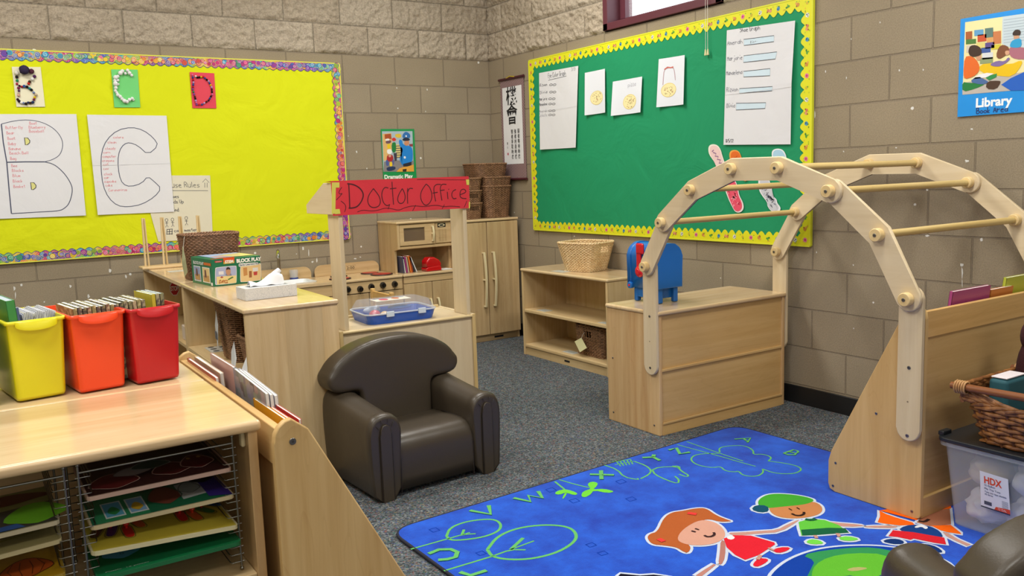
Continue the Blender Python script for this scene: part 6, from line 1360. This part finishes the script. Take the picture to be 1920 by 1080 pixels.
# ---- coloured book bins
def bin_(name, lab, xl, yl, col, ang=8.5, wb=.106, wt=.121, d=.24, h=.186):
    a = R_(ang); t = thing(name, lab, 'book bin', (xl, yl, LZ + .0006), a); m = F(col, .32, spec=.5)
    o = (wt - wb) / 2; n = 3; b = LB()
    def rp(x0, x1, y0, y1, r, z): return rr_poly(x0, x1, y0, y1, r, z, 3)
    lo = rp(.002, wb - .002, .01, d - .01, .01, .004); l2 = rp(0, wb, .006, d - .006, .012, .012); hi = rp(-o, wb + o, -.004, d + .006, .009, h); rim = rp(-o - .004, wb + o + .004, -.009, d + .011, .011, h); rim2 = rp(-o - .004, wb + o + .004, -.009, d + .011, .011, h + .008); ihi = rp(-o + .003, wb + o - .003, 0, d + .002, .008, h + .008); ilo = rp(.005, wb - .005, .012, d - .012, .008, .01); K = len(lo); R0 = [lo, l2, hi, rim, rim2, ihi, ilo]
    V = [v for r in R0 for v in r]; Fc = [list(range(K))[::-1], list(range(6*K, 7*K))]
    for r in range(6): Fc += [(r*K+i, r*K+(i+1) % K, (r+1)*K+(i+1) % K, (r+1)*K+i) for i in range(K)]
    b.add(V, Fc, m, True); b.build('bin_body', t)
    b = LB(); P = [(wb/2 + (wb*.42)*math.cos(math.pi*k/10), -.0095 - .010*math.sin(math.pi*k/10), h - .004 - .012*math.sin(math.pi*k/10)) for k in range(11)]
    V = [(p[0], -.0075, h + .008) for p in P] + [(p[0], p[1], h + .004) for p in P] + [(p[0], p[1] + .001, p[2]) for p in P]; 
    b.add(V, [(i, i+1, 11+i+1, 11+i) for i in range(10)] + [(11+i, 12+i, 23+i, 22+i) for i in range(10)], m, True); b.build('front_lip', t)
    return t
bin_('book_bin', 'green book bin at the left edge of the picture', -3.694, -3.612, '0E7A3E')
by_ = bin_('book_bin', 'yellow book bin between the green and the orange bins', -3.554, -3.600, 'DCD41A')
bo = bin_('book_bin', 'orange book bin between the yellow and the red bins', -3.423, -3.608, 'EE4A1E')
br_ = bin_('book_bin', 'red book bin, rightmost of the book bins', -3.293, -3.604, 'C01C22')
# books standing in the bins
def bin_book(t0, x, y0, y1, z0, h, th, lean, cover, lab, pages='E6E4DA', group=None, name='book'):
    M_ = mat_of(t0); c = [M_ @ Vector(v) for v in ((x + th, y0, z0), (x + th, y1, z0), (x + th - lean, y1, z0 + h), (x + th - lean, y0, z0 + h))]
    return book_box(name, lab, c, th * .94, cover, pages, group)
def cover_mat(seed, a, c2):
    m, nt, L, p = new_mat('booklet_cover'); tc = N(nt, 'ShaderNodeTexCoord'); n = N(nt, 'ShaderNodeTexNoise', i_Scale=60.0 + seed, i_Detail=4.0); L.new(tc.outputs['Object'], n.inputs['Vector']); r = N(nt, 'ShaderNodeMapRange', i_1=.46, i_2=.54); L.new(n.outputs['Fac'], r.inputs[0]); mx = N(nt, 'ShaderNodeMix', data_type='RGBA'); mx.inputs[6].default_value = lin(a); mx.inputs[7].default_value = lin(c2); L.new(r.outputs[0], mx.inputs[0]); L.new(mx.outputs[2], p.inputs['Base Color']); p.inputs['Roughness'].default_value = .4; return m
CV = [cover_mat(i, a, c) for i, (a, c) in enumerate((('C2BC88', '8A8656'), ('A8A47E', '5E5850'), ('8C8C64', '4A4A40'), ('B8AA84', '7A6450')))]
GR = 'thin storybooks in the orange and red bins'
for i in range(11): bin_book(bo, .012 + i * .0108, .062, .222, .010, .192 + .002*math.sin(i*2), .0098, .006, CV[i % 4], 'thin storybook in the row standing across the backs of the orange and red bins', 'EDEDE8', GR)
for i in range(5): bin_book(br_, .002 + i * .0108, .085, .225, .010, .194 + .002*math.cos(i*2), .0098, .004, CV[(i + 1) % 4], 'thin storybook in the row standing across the backs of the orange and red bins', 'EDEDE8', GR)
for i, (c, lab) in enumerate(((F('C2B83A', .4), 'yellow covered storybook at the right of the red bin'), (CV[1], 'storybook with a dark spine right behind the yellow storybook in the red bin'), (CV[2], 'last green-brown storybook at the right side of the red bin'))): bin_book(br_, .072 + i * .0112, .09, .225, .010, .204, .0105, .004, c, lab, 'CFE0E6')
bin_book(by_, -.002, .05, .2, .012, .225, .02, .012, F('3E8A48', .35), 'green edged upright book at the left of the yellow bin', 'A8B8C0'); bin_book(by_, .022, .06, .19, .012, .205, .012, .012, F('5A6A98', .35), 'blue spined book beside the green edged book in the yellow bin')
bin_book(by_, .038, .07, .19, .012, .19, .012, .006, F('C8C48A', .5), 'pale yellow book left of the open paperbacks in the yellow bin')
for k, (x, lab) in enumerate(((.060, 'left'), (.084, 'middle'), (.106, 'right'))):
    M_ = mat_of(by_); p0 = M_ @ Vector((x, .12, .012)); t = thing('open_paperback', 'white paperback with fanned pages, %s of the three in the yellow bin' % lab, 'book', p0)
    b = MB(); x -= .008
    for j in range(8):
        a = (j - 3.5) * .0062; P = [(x, .06, .012), (x, .18, .012), (x + a*.25, .18, .13), (x + a*.6, .18, .206 - abs(a)*.3), (x + a*.6, .06, .206 - abs(a)*.3), (x + a*.25, .06, .13)]
        b.prism([M_ @ Vector(q) for q in P], M_.to_3x3() @ Vector((.0012, 0, 0)), F('DADCE2', .7))
    b.build('pages', t); b = MB(); b.prism([M_ @ Vector(q) for q in ((x - .006, .056, .012), (x + .009, .056, .012), (x + .009, .056, .175), (x - .006, .056, .175))], M_.to_3x3() @ Vector((0, .002, 0)), F('C8CCD4' if k else 'C86A4A', .5)); b.build('spine', t)
bin_book(bin_ and by_, -.03, .1, .22, .012, .2, .01, .0, F('6AB03C', .4), 'light green folder standing at the left end between the green and yellow bins') if 0 else None
t0 = [o for o in SC.objects if o.name == 'book_bin'][0]
for k, (x, h, th, c, lab) in enumerate(((.06, .225, .014, '5AA83C', 'bright green folder in the green bin at the left edge'), (.078, .215, .012, 'C6CCD6', 'white book in the green bin beside the bright green folder'), (.094, .235, .010, '7ABA4A', 'light green book at the right of the green bin'))): bin_book(t0, x, .06, .2, .012, h, th, .006, F(c, .4), lab)

# ---- book display rack beside it
QX0, QX1, QY0, QY1 = -3.137, -2.752, -4.172, -3.25
t = thing('book_display', 'maple book display rack with rounded end panel beside the foreground shelf', 'bookshelf', ((QX0+QX1)/2, (QY0+QY1)/2, 0))
ym2 = wood('D6B67E', 'C19C62', 'z', rough=.4, fig=.45)
def dprof(y, ztop=.764):
    return [(p[1], y, p[2]) for p in disp_prof(QX0, QX1, ztop, 0, .0)]
for y in (QY0, QY1 - .019):
    b = MB(); b.prism_capbev(dprof(y), (0, .019, 0), ym2, .004)
    if y == QY0: screw(b, (-3.098, QY0, .716), (0, -1, 0), .0075)
    b.build('end_panel', t)
yy_ = yellow_maple('y')
b = MB(); b.box(QX0 + .012, QX0 + .030, QY0 + .019, QY1 - .019, .655, .742, yy_, .003); b.build('top_rail', t)
b = MB(); b.box(QX0 + .018, QX0 + .026, QY0 + .019, QY1 - .019, .06, .66, yellow_maple('z')); b.build('back_panel', t)
for k, (x, z) in enumerate(((QX0 + .09, .50), (QX0 + .17, .34), (QX0 + .26, .18), (QX0 + .34, .05))):
    b = MB(); b.box(x - .045, x + .02, QY0 + .019, QY1 - .019, z - .01, z, yy_); b.box(x + .02, x + .03, QY0 + .019, QY1 - .019, z - .01, z + .05, yy_, .002); b.build('book_ledge', t)
    b = MB(); b.prism([(x - .045, QY0 + .019, z), (x - .039, QY0 + .019, z), (x - .069, QY0 + .019, z + .21), (x - .075, QY0 + .019, z + .21)], (0, QY1 - QY0 - .038, 0), yy_); b.build('sloping_panel', t)
for k, (ya, yb, x, h, th, c, lab) in enumerate(((-3.62, -3.30, -3.092, .752, .008, 'A02A2C', 'thin dark red book at the far end of the near display rack'), (-3.60, -3.32, -3.074, .758, .010, 'C8B090', 'cream book at the far end of the near display rack'), (-3.66, -3.43, -3.058, .782, .007, 'B8928A', 'dusty pink picture book standing in the near display rack'), (-3.70, -3.52, -3.044, .742, .007, '8A1C2C', 'crimson book behind the dusty pink book in the rack'))):
    book_box('picture_book', lab, [(x, yb, .505), (x, ya, .505), (x - .012, ya, h), (x - .012, yb, h)], th, F(c, .35))
def collage():
    m, nt, L, p = new_mat('catalogue_cover'); tc = N(nt, 'ShaderNodeTexCoord'); v = N(nt, 'ShaderNodeTexVoronoi', i_Scale=34.0, distance='CHEBYCHEV', i_Randomness=.6); L.new(tc.outputs['Object'], v.inputs['Vector']); hs = N(nt, 'ShaderNodeHueSaturation', i_Saturation=.35, i_Value=.55); L.new(v.outputs['Color'], hs.inputs['Color']); mx = N(nt, 'ShaderNodeMix', data_type='RGBA'); mx.inputs[6].default_value = lin('5A5868'); mx.inputs[0].default_value = .5; L.new(hs.outputs[0], mx.inputs[7]); L.new(mx.outputs[2], p.inputs['Base Color']); p.inputs['Roughness'].default_value = .3; return m
CO = collage()
for k in range(3):
    x = -3.064 + k * .010; book_box('picture_book', ('grey magazine with small photographs on its cover in the near display rack', 'thin white magazine right behind the grey one in the rack', 'second thin white magazine, furthest of the three magazines in the rack')[k], [(x, -3.69, .505), (x, -3.955, .505), (x - .012, -3.955, .772 - k*.004), (x - .012, -3.69, .786 - k*.004)], .008, CO if k == 0 else F('B4B4BC', .4))
for k, (ya, yb, x, h, c, lab) in enumerate(((-4.10, -3.86, -3.072, .742, 'E0A020', 'orange-yellow folder at the near end of the display rack'), (-4.12, -3.88, -3.060, .738, 'D85A20', 'deep orange folder at the near end of the display rack'), (-4.11, -3.90, -3.048, .742, 'B83A38', 'brick red folder at the near end of the display rack'))):
    if k == 0: ya = -4.13
    book_box('folder', lab, [(x, yb, .505), (x, ya, .505), (x - .008, ya, h), (x - .008, yb, h)], .006, F(c, .35))
# ================================================================== RUG
m, nt, L, p = new_mat('blue_rug_pile'); tc = N(nt, 'ShaderNodeTexCoord'); n = N(nt, 'ShaderNodeTexNoise', i_Scale=5.0, i_Detail=6.0, i_Roughness=.7); L.new(tc.outputs['Object'], n.inputs['Vector'])
n2 = N(nt, 'ShaderNodeTexNoise', i_Scale=260.0, i_Detail=2.0); L.new(tc.outputs['Object'], n2.inputs['Vector'])
mx = N(nt, 'ShaderNodeMix', data_type='RGBA'); mx.inputs[6].default_value = lin('0A38A6'); mx.inputs[7].default_value = lin('175AD0'); mr = N(nt, 'ShaderNodeMapRange', i_1=.35, i_2=.65); L.new(n.outputs['Fac'], mr.inputs[0]); L.new(mr.outputs[0], mx.inputs[0])
L.new(mx.outputs[2], p.inputs['Base Color']); p.inputs['Roughness'].default_value = .95; p.inputs['Specular IOR Level'].default_value = .1; p.inputs['Sheen Weight'].default_value = .15; bp = N(nt, 'ShaderNodeBump', i_Strength=.5, i_Distance=.003); L.new(n2.outputs['Fac'], bp.inputs['Height']); L.new(bp.outputs[0], p.inputs['Normal']); RUG = m
RZ = .0115
t = thing('area_rug', 'bright blue alphabet rug with children holding hands, black bound edge', 'rug', (-1.5, -4.5, 0))
cor = [(-2.452, -3.172), (-.578, -3.066), (-.50, -5.80), (-2.40, -5.90)]; rp = []
for i, c in enumerate(cor):
    pv, nx = Vector(cor[i-1]), Vector(cor[(i+1) % 4]); c = Vector(c); a, d = (pv - c).normalized() * .09, (nx - c).normalized() * .09
    for k in range(7): u = k / 6; q = (c + a) * (1-u)**2 + c * 2*u*(1-u) + (c + d) * u*u; rp.append((q.x, q.y, .0006))
rp = rp[::-1]
b = MB(); b.prism_capbev(rp, (0, 0, RZ - .0006), RUG, .003); b.build('pile', t)
b = MB(); b.tube([(x, y, .0068) for x, y, z in rp], .0062, F('15182A', .8), 8, closed=True); b.build('bound_edge', t)
sh = Sheet((-2.5, -3.0, RZ), (-.5, -3.0, RZ), (-.5, -5.9, RZ), (-2.5, -5.9, RZ), (0, 0, 1))
def rug_m(h): return flat(h, .95, bump=.5, bscale=260, spec=.1)
LIME, GRN2, DKG = rug_m('62B062'), rug_m('6CC83E'), rug_m('1E5A50'); WHT = rug_m('BFC9DC')
c5 = lambda x, y: sh.px(720 + x * .3125, 790 + y * .3125); c6 = lambda x, y: sh.px(1160 + x * .36458, 790 + y * .36458)
b = MB()
def st5(L_, wd=.011, m=LIME, sub=1, closed=False, f=c5, lift=.0006): sh.stroke(b, [f(*q) for q in L_], wd * .78, m, lift, sub=sub, closed=closed)
def let(L_, f=c5, wd=.017):
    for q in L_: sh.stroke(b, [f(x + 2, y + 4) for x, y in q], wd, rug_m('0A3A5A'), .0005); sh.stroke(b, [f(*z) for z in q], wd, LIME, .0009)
# letters round the border
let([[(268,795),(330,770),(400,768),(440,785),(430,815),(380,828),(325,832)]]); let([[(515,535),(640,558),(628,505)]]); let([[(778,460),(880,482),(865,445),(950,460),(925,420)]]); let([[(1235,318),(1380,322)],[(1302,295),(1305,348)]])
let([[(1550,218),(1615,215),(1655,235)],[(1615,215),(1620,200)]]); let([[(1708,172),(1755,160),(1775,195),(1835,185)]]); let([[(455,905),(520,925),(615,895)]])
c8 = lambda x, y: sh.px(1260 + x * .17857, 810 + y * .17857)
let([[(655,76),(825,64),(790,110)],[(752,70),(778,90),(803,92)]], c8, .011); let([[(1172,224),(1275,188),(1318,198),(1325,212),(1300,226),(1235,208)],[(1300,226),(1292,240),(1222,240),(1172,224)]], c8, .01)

# lollipop trees
st5([(160,768),(385,705)], .01); st5([(375,690),(400,715),(480,712),(600,695),(690,660),(705,620),(670,590),(590,588),(480,605),(395,640),(375,690)], .013, sub=2); st5([(385,705),(470,680),(550,675)], .01); st5([(468,680),(480,650)], .013); st5([(470,680),(515,668)], .009)
st5([(360,898),(645,812)], .011); st5([(620,770),(650,815),(760,832),(900,825),(1050,785),(1150,720),(1155,670),(1100,630),(960,620),(800,640),(680,690),(620,770)], .015, sub=2); st5([(645,812),(760,770),(850,772)], .011); st5([(760,770),(835,700)], .017); st5([(760,770),(900,718)], .009)
# leaves, cat, cloud shapes
def fl5(L_, m, f=c5, lift=.0008, sub=1): sh.fill(b, [f(*q) for q in L_], m, lift, sub)
fl5([(1022,435),(1040,418),(1085,408),(1130,418),(1165,435),(1145,445),(1090,428),(1050,442)], GRN2); fl5([(1085,430),(1100,430),(1078,466),(1068,464)], GRN2)
fl5([(1245,405),(1222,385),(1228,368),(1258,362),(1285,372),(1275,392),(1252,410),(1320,405),(1388,422),(1340,432),(1258,414),(1240,440),(1205,458),(1182,450),(1192,422)], GRN2)
st5([(1025,362),(1085,410)], .011); st5([(1050,350),(1150,380),(1240,400)], .009)
st5([(1320,262),(1400,290),(1440,335),(1530,352),(1520,342)], .01); st5([(1370,245),(1480,228)], .008); st5([(1385,262),(1500,240)], .007)
for k in range(5): st5([(1390 + k*22, 236 - k*2), (1420 + k*18, 270 - k*3)], .007)
st5([(1540,345),(1590,320),(1605,295),(1570,265),(1500,240)], .01); st5([(1610,292),(1650,275),(1760,272),(1785,300),(1830,325),(1815,335),(1770,318)], .01); st5([(1610,292),(1625,320),(1700,355),(1765,375),(1770,350),(1745,330)], .01); st5([(1730,270),(1770,270),(1770,285)], .014)
st5([(300,120),(520,180),(640,215),(705,232)], .008, f=c6); st5([(350,105),(520,165),(640,205)], .008, f=c6)
st5([(520,160),(515,135),(580,125),(650,125),(695,150),(690,172),(740,168),(790,185),(770,205)], .009, f=c6, sub=2); st5([(520,165),(400,168),(365,195),(400,225),(480,240),(525,232),(545,255),(600,262),(615,255),(640,280),(710,285),(745,265),(740,245)], .009, f=c6, sub=2); st5([(740,245),(800,268),(900,272),(945,250),(920,230),(850,215),(770,205)], .009, f=c6, sub=2)
# faint little books
for x, y in ((1000, 410), (1140, 475), (1240, 740), (1420, 360), (1310, 790), (1480, 465), (580, 790), (300, 650)): sh.stroke(b, [c5(x-30, y), c5(x+10, y-12), c5(x+35, y+4), c5(x-5, y+16)], .005, rug_m('0A38A0'), .0005, closed=True)
b.build('border_letters', t)
# children
def kid(nm, parts, strokes=()):
    global b
    b = MB()
    for i, (pts, col, *o) in enumerate(parts):
        sub = o[0] if o else 1; P = bez_smooth([c6(*q) for q in pts], sub, True) if sub else [c6(*q) for q in pts]
        if not (len(o) > 1 and o[1]): sh.stroke(b, P, .019, WHT, .0008 + i * .00004, closed=True)
    for i, (pts, col, *o) in enumerate(parts):
        sub = o[0] if o else 1; P = bez_smooth([c6(*q) for q in pts], sub, True) if sub else [c6(*q) for q in pts]
        sh.fill(b, P, rug_m(col), .0014 + i * .0001)
    for L_, wd, col, *s in strokes: sh.stroke(b, [c6(*q) for q in L_], wd, rug_m(col), .0034, sub=s[0] if s else 1)
    b.build(nm, t)
SK = 'B88A7E'
kid('girl_in_red', [([(555,575),(640,572),(730,565),(815,560),(870,530),(930,505),(920,518),(830,572),(730,578),(600,592)], SK), ([(525,610),(550,620),(548,700),(530,740),(512,735),(520,680)], 'A87268'), ([(145,600),(160,580),(200,570),(230,500),(270,470),(330,462),(400,448),(450,448),(500,485),(560,508),(585,516),(520,520),(470,505),(430,510),(300,610),(375,640),(360,680),(330,672),(300,650),(230,640),(170,635)], 'A8582C', 2), ([(295,610),(330,555),(420,505),(500,520),(545,560),(550,600),(500,630),(420,642),(340,635)], 'C89684', 2), ([(540,605),(590,588),(680,590),(800,625),(805,635),(720,690),(650,715),(600,690),(555,650)], 'D02030', 0), ([(690,735),(720,705),(770,710),(765,725),(720,750),(695,748)], 'D02030'), ([(785,665),(830,650),(885,650),(870,668),(820,682)], 'D02030'), ([(555,595),(580,588),(600,600),(585,612),(560,608)], 'D8D8DC')],
    [([(355,475),(400,482)], .02, 'D83A38'), ([(205,608),(232,622)], .02, 'D83A38'), ([(440,590),(455,598),(480,596),(495,585),(488,575)], .009, '3A2426', 2), ([(382,572),(388,568)], .016, '3A2426', 0), ([(400,560),(406,557)], .016, '3A2426', 0), ([(730,692),(715,715)], .012, SK, 0), ([(770,655),(800,668)], .01, SK, 0)])
kid('boy_in_green', [([(1030,510),(1110,522),(1240,532),(1270,540),(1180,545),(1090,535)], SK), ([(765,445),(800,430),(990,410),(1040,430),(1052,465),(1010,490),(900,505),(800,490)], 'B87A4C', 2), ([(715,435),(720,400),(780,372),(900,378),(985,395),(1010,410),(960,430),(850,440),(760,450)], '3E9A2E', 2), ([(680,455),(705,432),(765,435),(775,465),(730,472)], '124A62'), ([(930,550),(925,520),(985,502),(1060,510),(1130,535),(1185,575),(1080,582),(1000,588),(940,590)], '5CB83E', 0), ([(938,560),(1080,550),(1165,552),(1185,575),(1080,582),(1000,588),(945,590)], '145A3C', 0, 1), ([(960,625),(985,608),(1030,612),(1060,632),(1000,636)], '6CC848'), ([(1130,600),(1180,592),(1242,608),(1200,618),(1145,615)], '6CC848')],
    [([(880,457),(886,456)], .018, '2A1A18', 0), ([(920,452),(926,451)], .018, '2A1A18', 0), ([(890,478),(910,488),(940,488),(955,478),(952,470)], .009, '2A1A18', 2), ([(960,507),(990,512),(1015,505)], .016, '145A3C', 1), ([(1010,590),(1018,605)], .012, SK, 0), ([(1125,580),(1135,598)], .012, SK, 0)])
c7 = lambda x, y: sh.px(1600 + x * .18519, 880 + y * .18519)
_c6 = c6; c6 = c7
kid('child_with_orange_hair', [([(265,420),(330,455),(430,490),(600,540),(620,565),(470,572),(330,555),(245,540),(270,480)], 'E8600E', 0), ([(700,560),(760,575),(900,570),(985,565),(1080,640),(1095,660),(950,640),(880,620),(800,580)], 'E8600E', 0), ([(640,540),(700,480),(820,420),(975,390),(990,560),(880,572),(760,575)], '9A6248', 0), ([(265,420),(400,400),(700,330),(985,330),(990,400),(820,420),(640,520)], 'E8600E', 0, 1)], [([(660,530),(720,540),(765,512)], .01, '2A1A18', 1)])
kid('child_in_blue', [([(110,580),(250,572),(460,575),(420,598),(250,596),(120,590)], SK), ([(905,640),(960,650),(1060,710),(1190,765),(1150,780),(1040,730),(940,680)], 'B88A7E', 0), ([(450,620),(520,575),(640,562),(780,580),(880,630),(915,700),(800,680),(600,645)], '143A7A', 1), ([(355,680),(400,620),(600,640),(780,672),(920,695),(940,765),(820,748),(690,722),(610,705),(580,718),(450,690)], 'C8202C', 0), ([(290,735),(350,708),(450,708),(518,735),(500,762),(400,762)], '10306A'), ([(665,770),(740,758),(850,790),(915,845),(850,848),(720,825)], '10306A'), ([(615,590),(650,570),(700,568),(750,585),(755,600),(730,612),(690,585),(640,600)], 'D4D8E0')], [])
c6 = _c6
# earth and lower figures
b = MB(); EC = [(770,820),(800,770),(880,710),(1000,665),(1130,645),(1280,640),(1400,648),(1600,680),(1750,760),(1700,900),(1400,1100),(1000,1150),(800,1050)]
P = bez_smooth([c6(*q) for q in EC], 2); sh.stroke(b, P, .022, WHT, .0008, closed=True); sh.fill(b, P, rug_m('0F3C9C'), .0014)
sh.fill(b, bez_smooth([c6(*q) for q in ((940,690),(1060,665),(1250,648),(1380,660),(1500,700),(1500,760),(1380,790),(1300,800),(1240,790),(1160,800),(1080,830),(960,820),(990,760),(1010,720))], 1), rug_m('2F8A50'), .0018)
sh.fill(b, bez_smooth([c6(*q) for q in ((990,790),(1010,740),(1080,700),(1200,680),(1370,685),(1440,740),(1340,800),(1280,820),(1210,795),(1130,800),(1080,830),(1000,830))], 1), rug_m('5CAE30'), .0022)
sh.fill(b, bez_smooth([c6(*q) for q in ((1170,765),(1220,752),(1290,758),(1240,772),(1190,775))], 1), rug_m('A8A468'), .0026); b.build('globe', t)
b = MB(); 
for L_, col in (([(395,795),(440,765),(490,735),(500,740),(470,765),(425,800)], 'B07A70'), ([(0,795),(10,785),(60,790),(110,795),(180,790),(260,800),(300,900),(0,900)], '141426')):
    P = [c6(*q) for q in L_]; sh.stroke(b, P, .022, WHT, .0008, closed=True); sh.fill(b, P, rug_m(col), .0014)
b.build('lower_child', t)

# ================================================================== ARMCHAIRS
def vinyl():
    m, nt, L, p = new_mat('brown_vinyl'); tc = N(nt, 'ShaderNodeTexCoord'); p.inputs['Base Color'].default_value = lin('3F372C'); p.inputs['Roughness'].default_value = .38; p.inputs['Specular IOR Level'].default_value = .5
    n = N(nt, 'ShaderNodeTexNoise', i_Scale=220.0, i_Detail=2.0); L.new(tc.outputs['Object'], n.inputs['Vector']); n2 = N(nt, 'ShaderNodeTexNoise', i_Scale=7.0, i_Detail=2.0); L.new(tc.outputs['Object'], n2.inputs['Vector'])
    b1 = N(nt, 'ShaderNodeBump', i_Strength=.25, i_Distance=.001); L.new(n.outputs['Fac'], b1.inputs['Height']); b2 = N(nt, 'ShaderNodeBump', i_Strength=.25, i_Distance=.012); L.new(n2.outputs['Fac'], b2.inputs['Height']); L.new(b1.outputs[0], b2.inputs['Normal']); L.new(b2.outputs[0], p.inputs['Normal']); return m
VN = vinyl(); SEAM = F('2A2320', .5)
def loft(b, secs, m, caps=True):
    K = len(secs[0]); V = [v for s_ in secs for v in s_]; Fc = []
    for r in range(len(secs) - 1): Fc += [(r*K+i, r*K+(i+1) % K, (r+1)*K+(i+1) % K, (r+1)*K+i) for i in range(K)]
    if caps: Fc += [list(range(K))[::-1], list(range((len(secs)-1)*K, len(secs)*K))]
    bb = bmesh.new(); vs = [bb.verts.new(v) for v in V]
    for f in Fc: bb.faces.new([vs[i] for i in f])
    b.merge(bb, m, True)
def armchair(lab, loc, rz):
    """front faces local -y; 0.6 wide, 0.5 deep"""
    t = thing('armchair', lab, 'armchair', loc, rz); W = .30
    # seat with rolled front edge
    b = LB(); pr = [(-.235, 0), (-.238, .10), (-.237, .17), (-.228, .205), (-.205, .229), (-.17, .240), (-.10, .240), (.0, .232), (.18, .22), (.18, 0)]
    secs = [[(x, y + (.004 if abs(x) > .17 else 0), z - (.006 if abs(x) > .17 else 0) if z > .15 else z) for y, z in bez_smooth(pr, 1)] for x in (-.19, -.165, -.08, 0, .08, .165, .19)]; loft(b, secs, VN); b.build('seat', t)
    # arms: rounded-top profile, bulging outside
    for s in (-1, 1):
        b = LB(); secs = []
        for y, dz, sw in ((-.246, -.016, .90), (-.250, -.006, .97), (-.238, .004, 1.03), (-.215, .006, 1.04), (-.19, .0, 1.0), (-.05, .014, 1.0), (.08, .030, 1.0), (.13, .040, 1.0), (.165, .044, .99), (.188, .036, .93)):
            P = []; cx, hw = .235, .066 * sw; zt = .342 + dz
            pts = [(-hw + .012, 0), (-hw + .006, .18), (-hw, .26), (-hw * .98, zt - .045), (-hw * .72, zt - .014), (-hw*.25, zt), (hw * .3, zt), (hw * .78, zt - .014), (hw * 1.04, zt - .05), (hw * 1.08, .24), (hw * 1.0, .12), (hw * .88, 0)]
            secs.append([(s * (cx + x), y, z) for x, z in bez_smooth(pts, 1)])
        loft(b, secs, VN); a_ = b.build('arm', t)
        b = LB(); pan = [(-.024, .0), (-.024, .26), (-.021, .29), (-.010, .306), (.004, .308), (.018, .298), (.024, .27), (.024, .0)]
        b.prism_capbev([(s * .238 + x, -.2475, z) for x, z in pan], (0, -.008, 0), VN, .0035, 2); b.build('front_strip', a_)
        b = LB()
        for x in (-.0255, .0255): b.tube([(s * .238 + x, -.251, .002), (s * .238 + x, -.252, .15), (s * .238 + x * .96, -.252, .27)], .0016, SEAM, 5)
        for k, (x, z) in enumerate(((-.028, .292), (-.012, .312), (.012, .313), (.028, .295))): b.tube([(s * .238 + x, -.252, z), (s * .238 + x * 1.25, -.250, z + .012), (s * .238 + x * 1.5, -.238, z + .024)], .0014, SEAM, 5)
        b.tube([(s*.172, -.235, .012), (s*.1705, -.237, .15), (s*.171, -.215, .215), (s*.170, -.15, .238), (s*.169, .0, .236)], .0022, SEAM, 5); b.build('seam', a_)
    # back with arched top that overhangs the arms
    T_ = []
    for i in range(23):
        x = -.300 * math.cos(math.pi * i / 22); T_.append((x, .462 + .118 * (1 - abs(x / .3001) ** 2.3) ** .72))
    arc = [(.258 + .062 * math.cos(a), .428 + .056 * math.sin(a)) for a in [R_(q) for q in (20, 4, -12, -32, -52, -72, -90)]]
    side = arc + [(.178, .372), (.170, .364), (.168, .25), (.168, .002)]
    out = [(-x, z) for x, z in side[::-1]] + T_ + side
    bb = LB(); bb.prism([(x, .066, z) for x, z in out], (0, .132, 0), VN); o = bb.build('backrest', t)
    for v in o.data.vertices: v.co.y += .03 * (v.co.z - .25)
    o.modifiers.clear(); rm = o.modifiers.new('remesh', 'REMESH'); rm.mode = 'VOXEL'; rm.voxel_size = .008; rm.use_smooth_shade = True
    sm = o.modifiers.new('soften', 'SMOOTH'); sm.factor = .5; sm.iterations = 34
    b = LB(); b.box(-.17, .17, -.1, .18, .0, .21, VN, .01); b.build('body_core', t)
    return t
armchair('brown vinyl armchair on the carpet between the play stand and the rug', (-2.103, -2.628, .0), R_(3.5))
armchair('brown vinyl armchair seen from behind in the bottom right corner', (-1.76, -5.083, RZ + .002), R_(148))
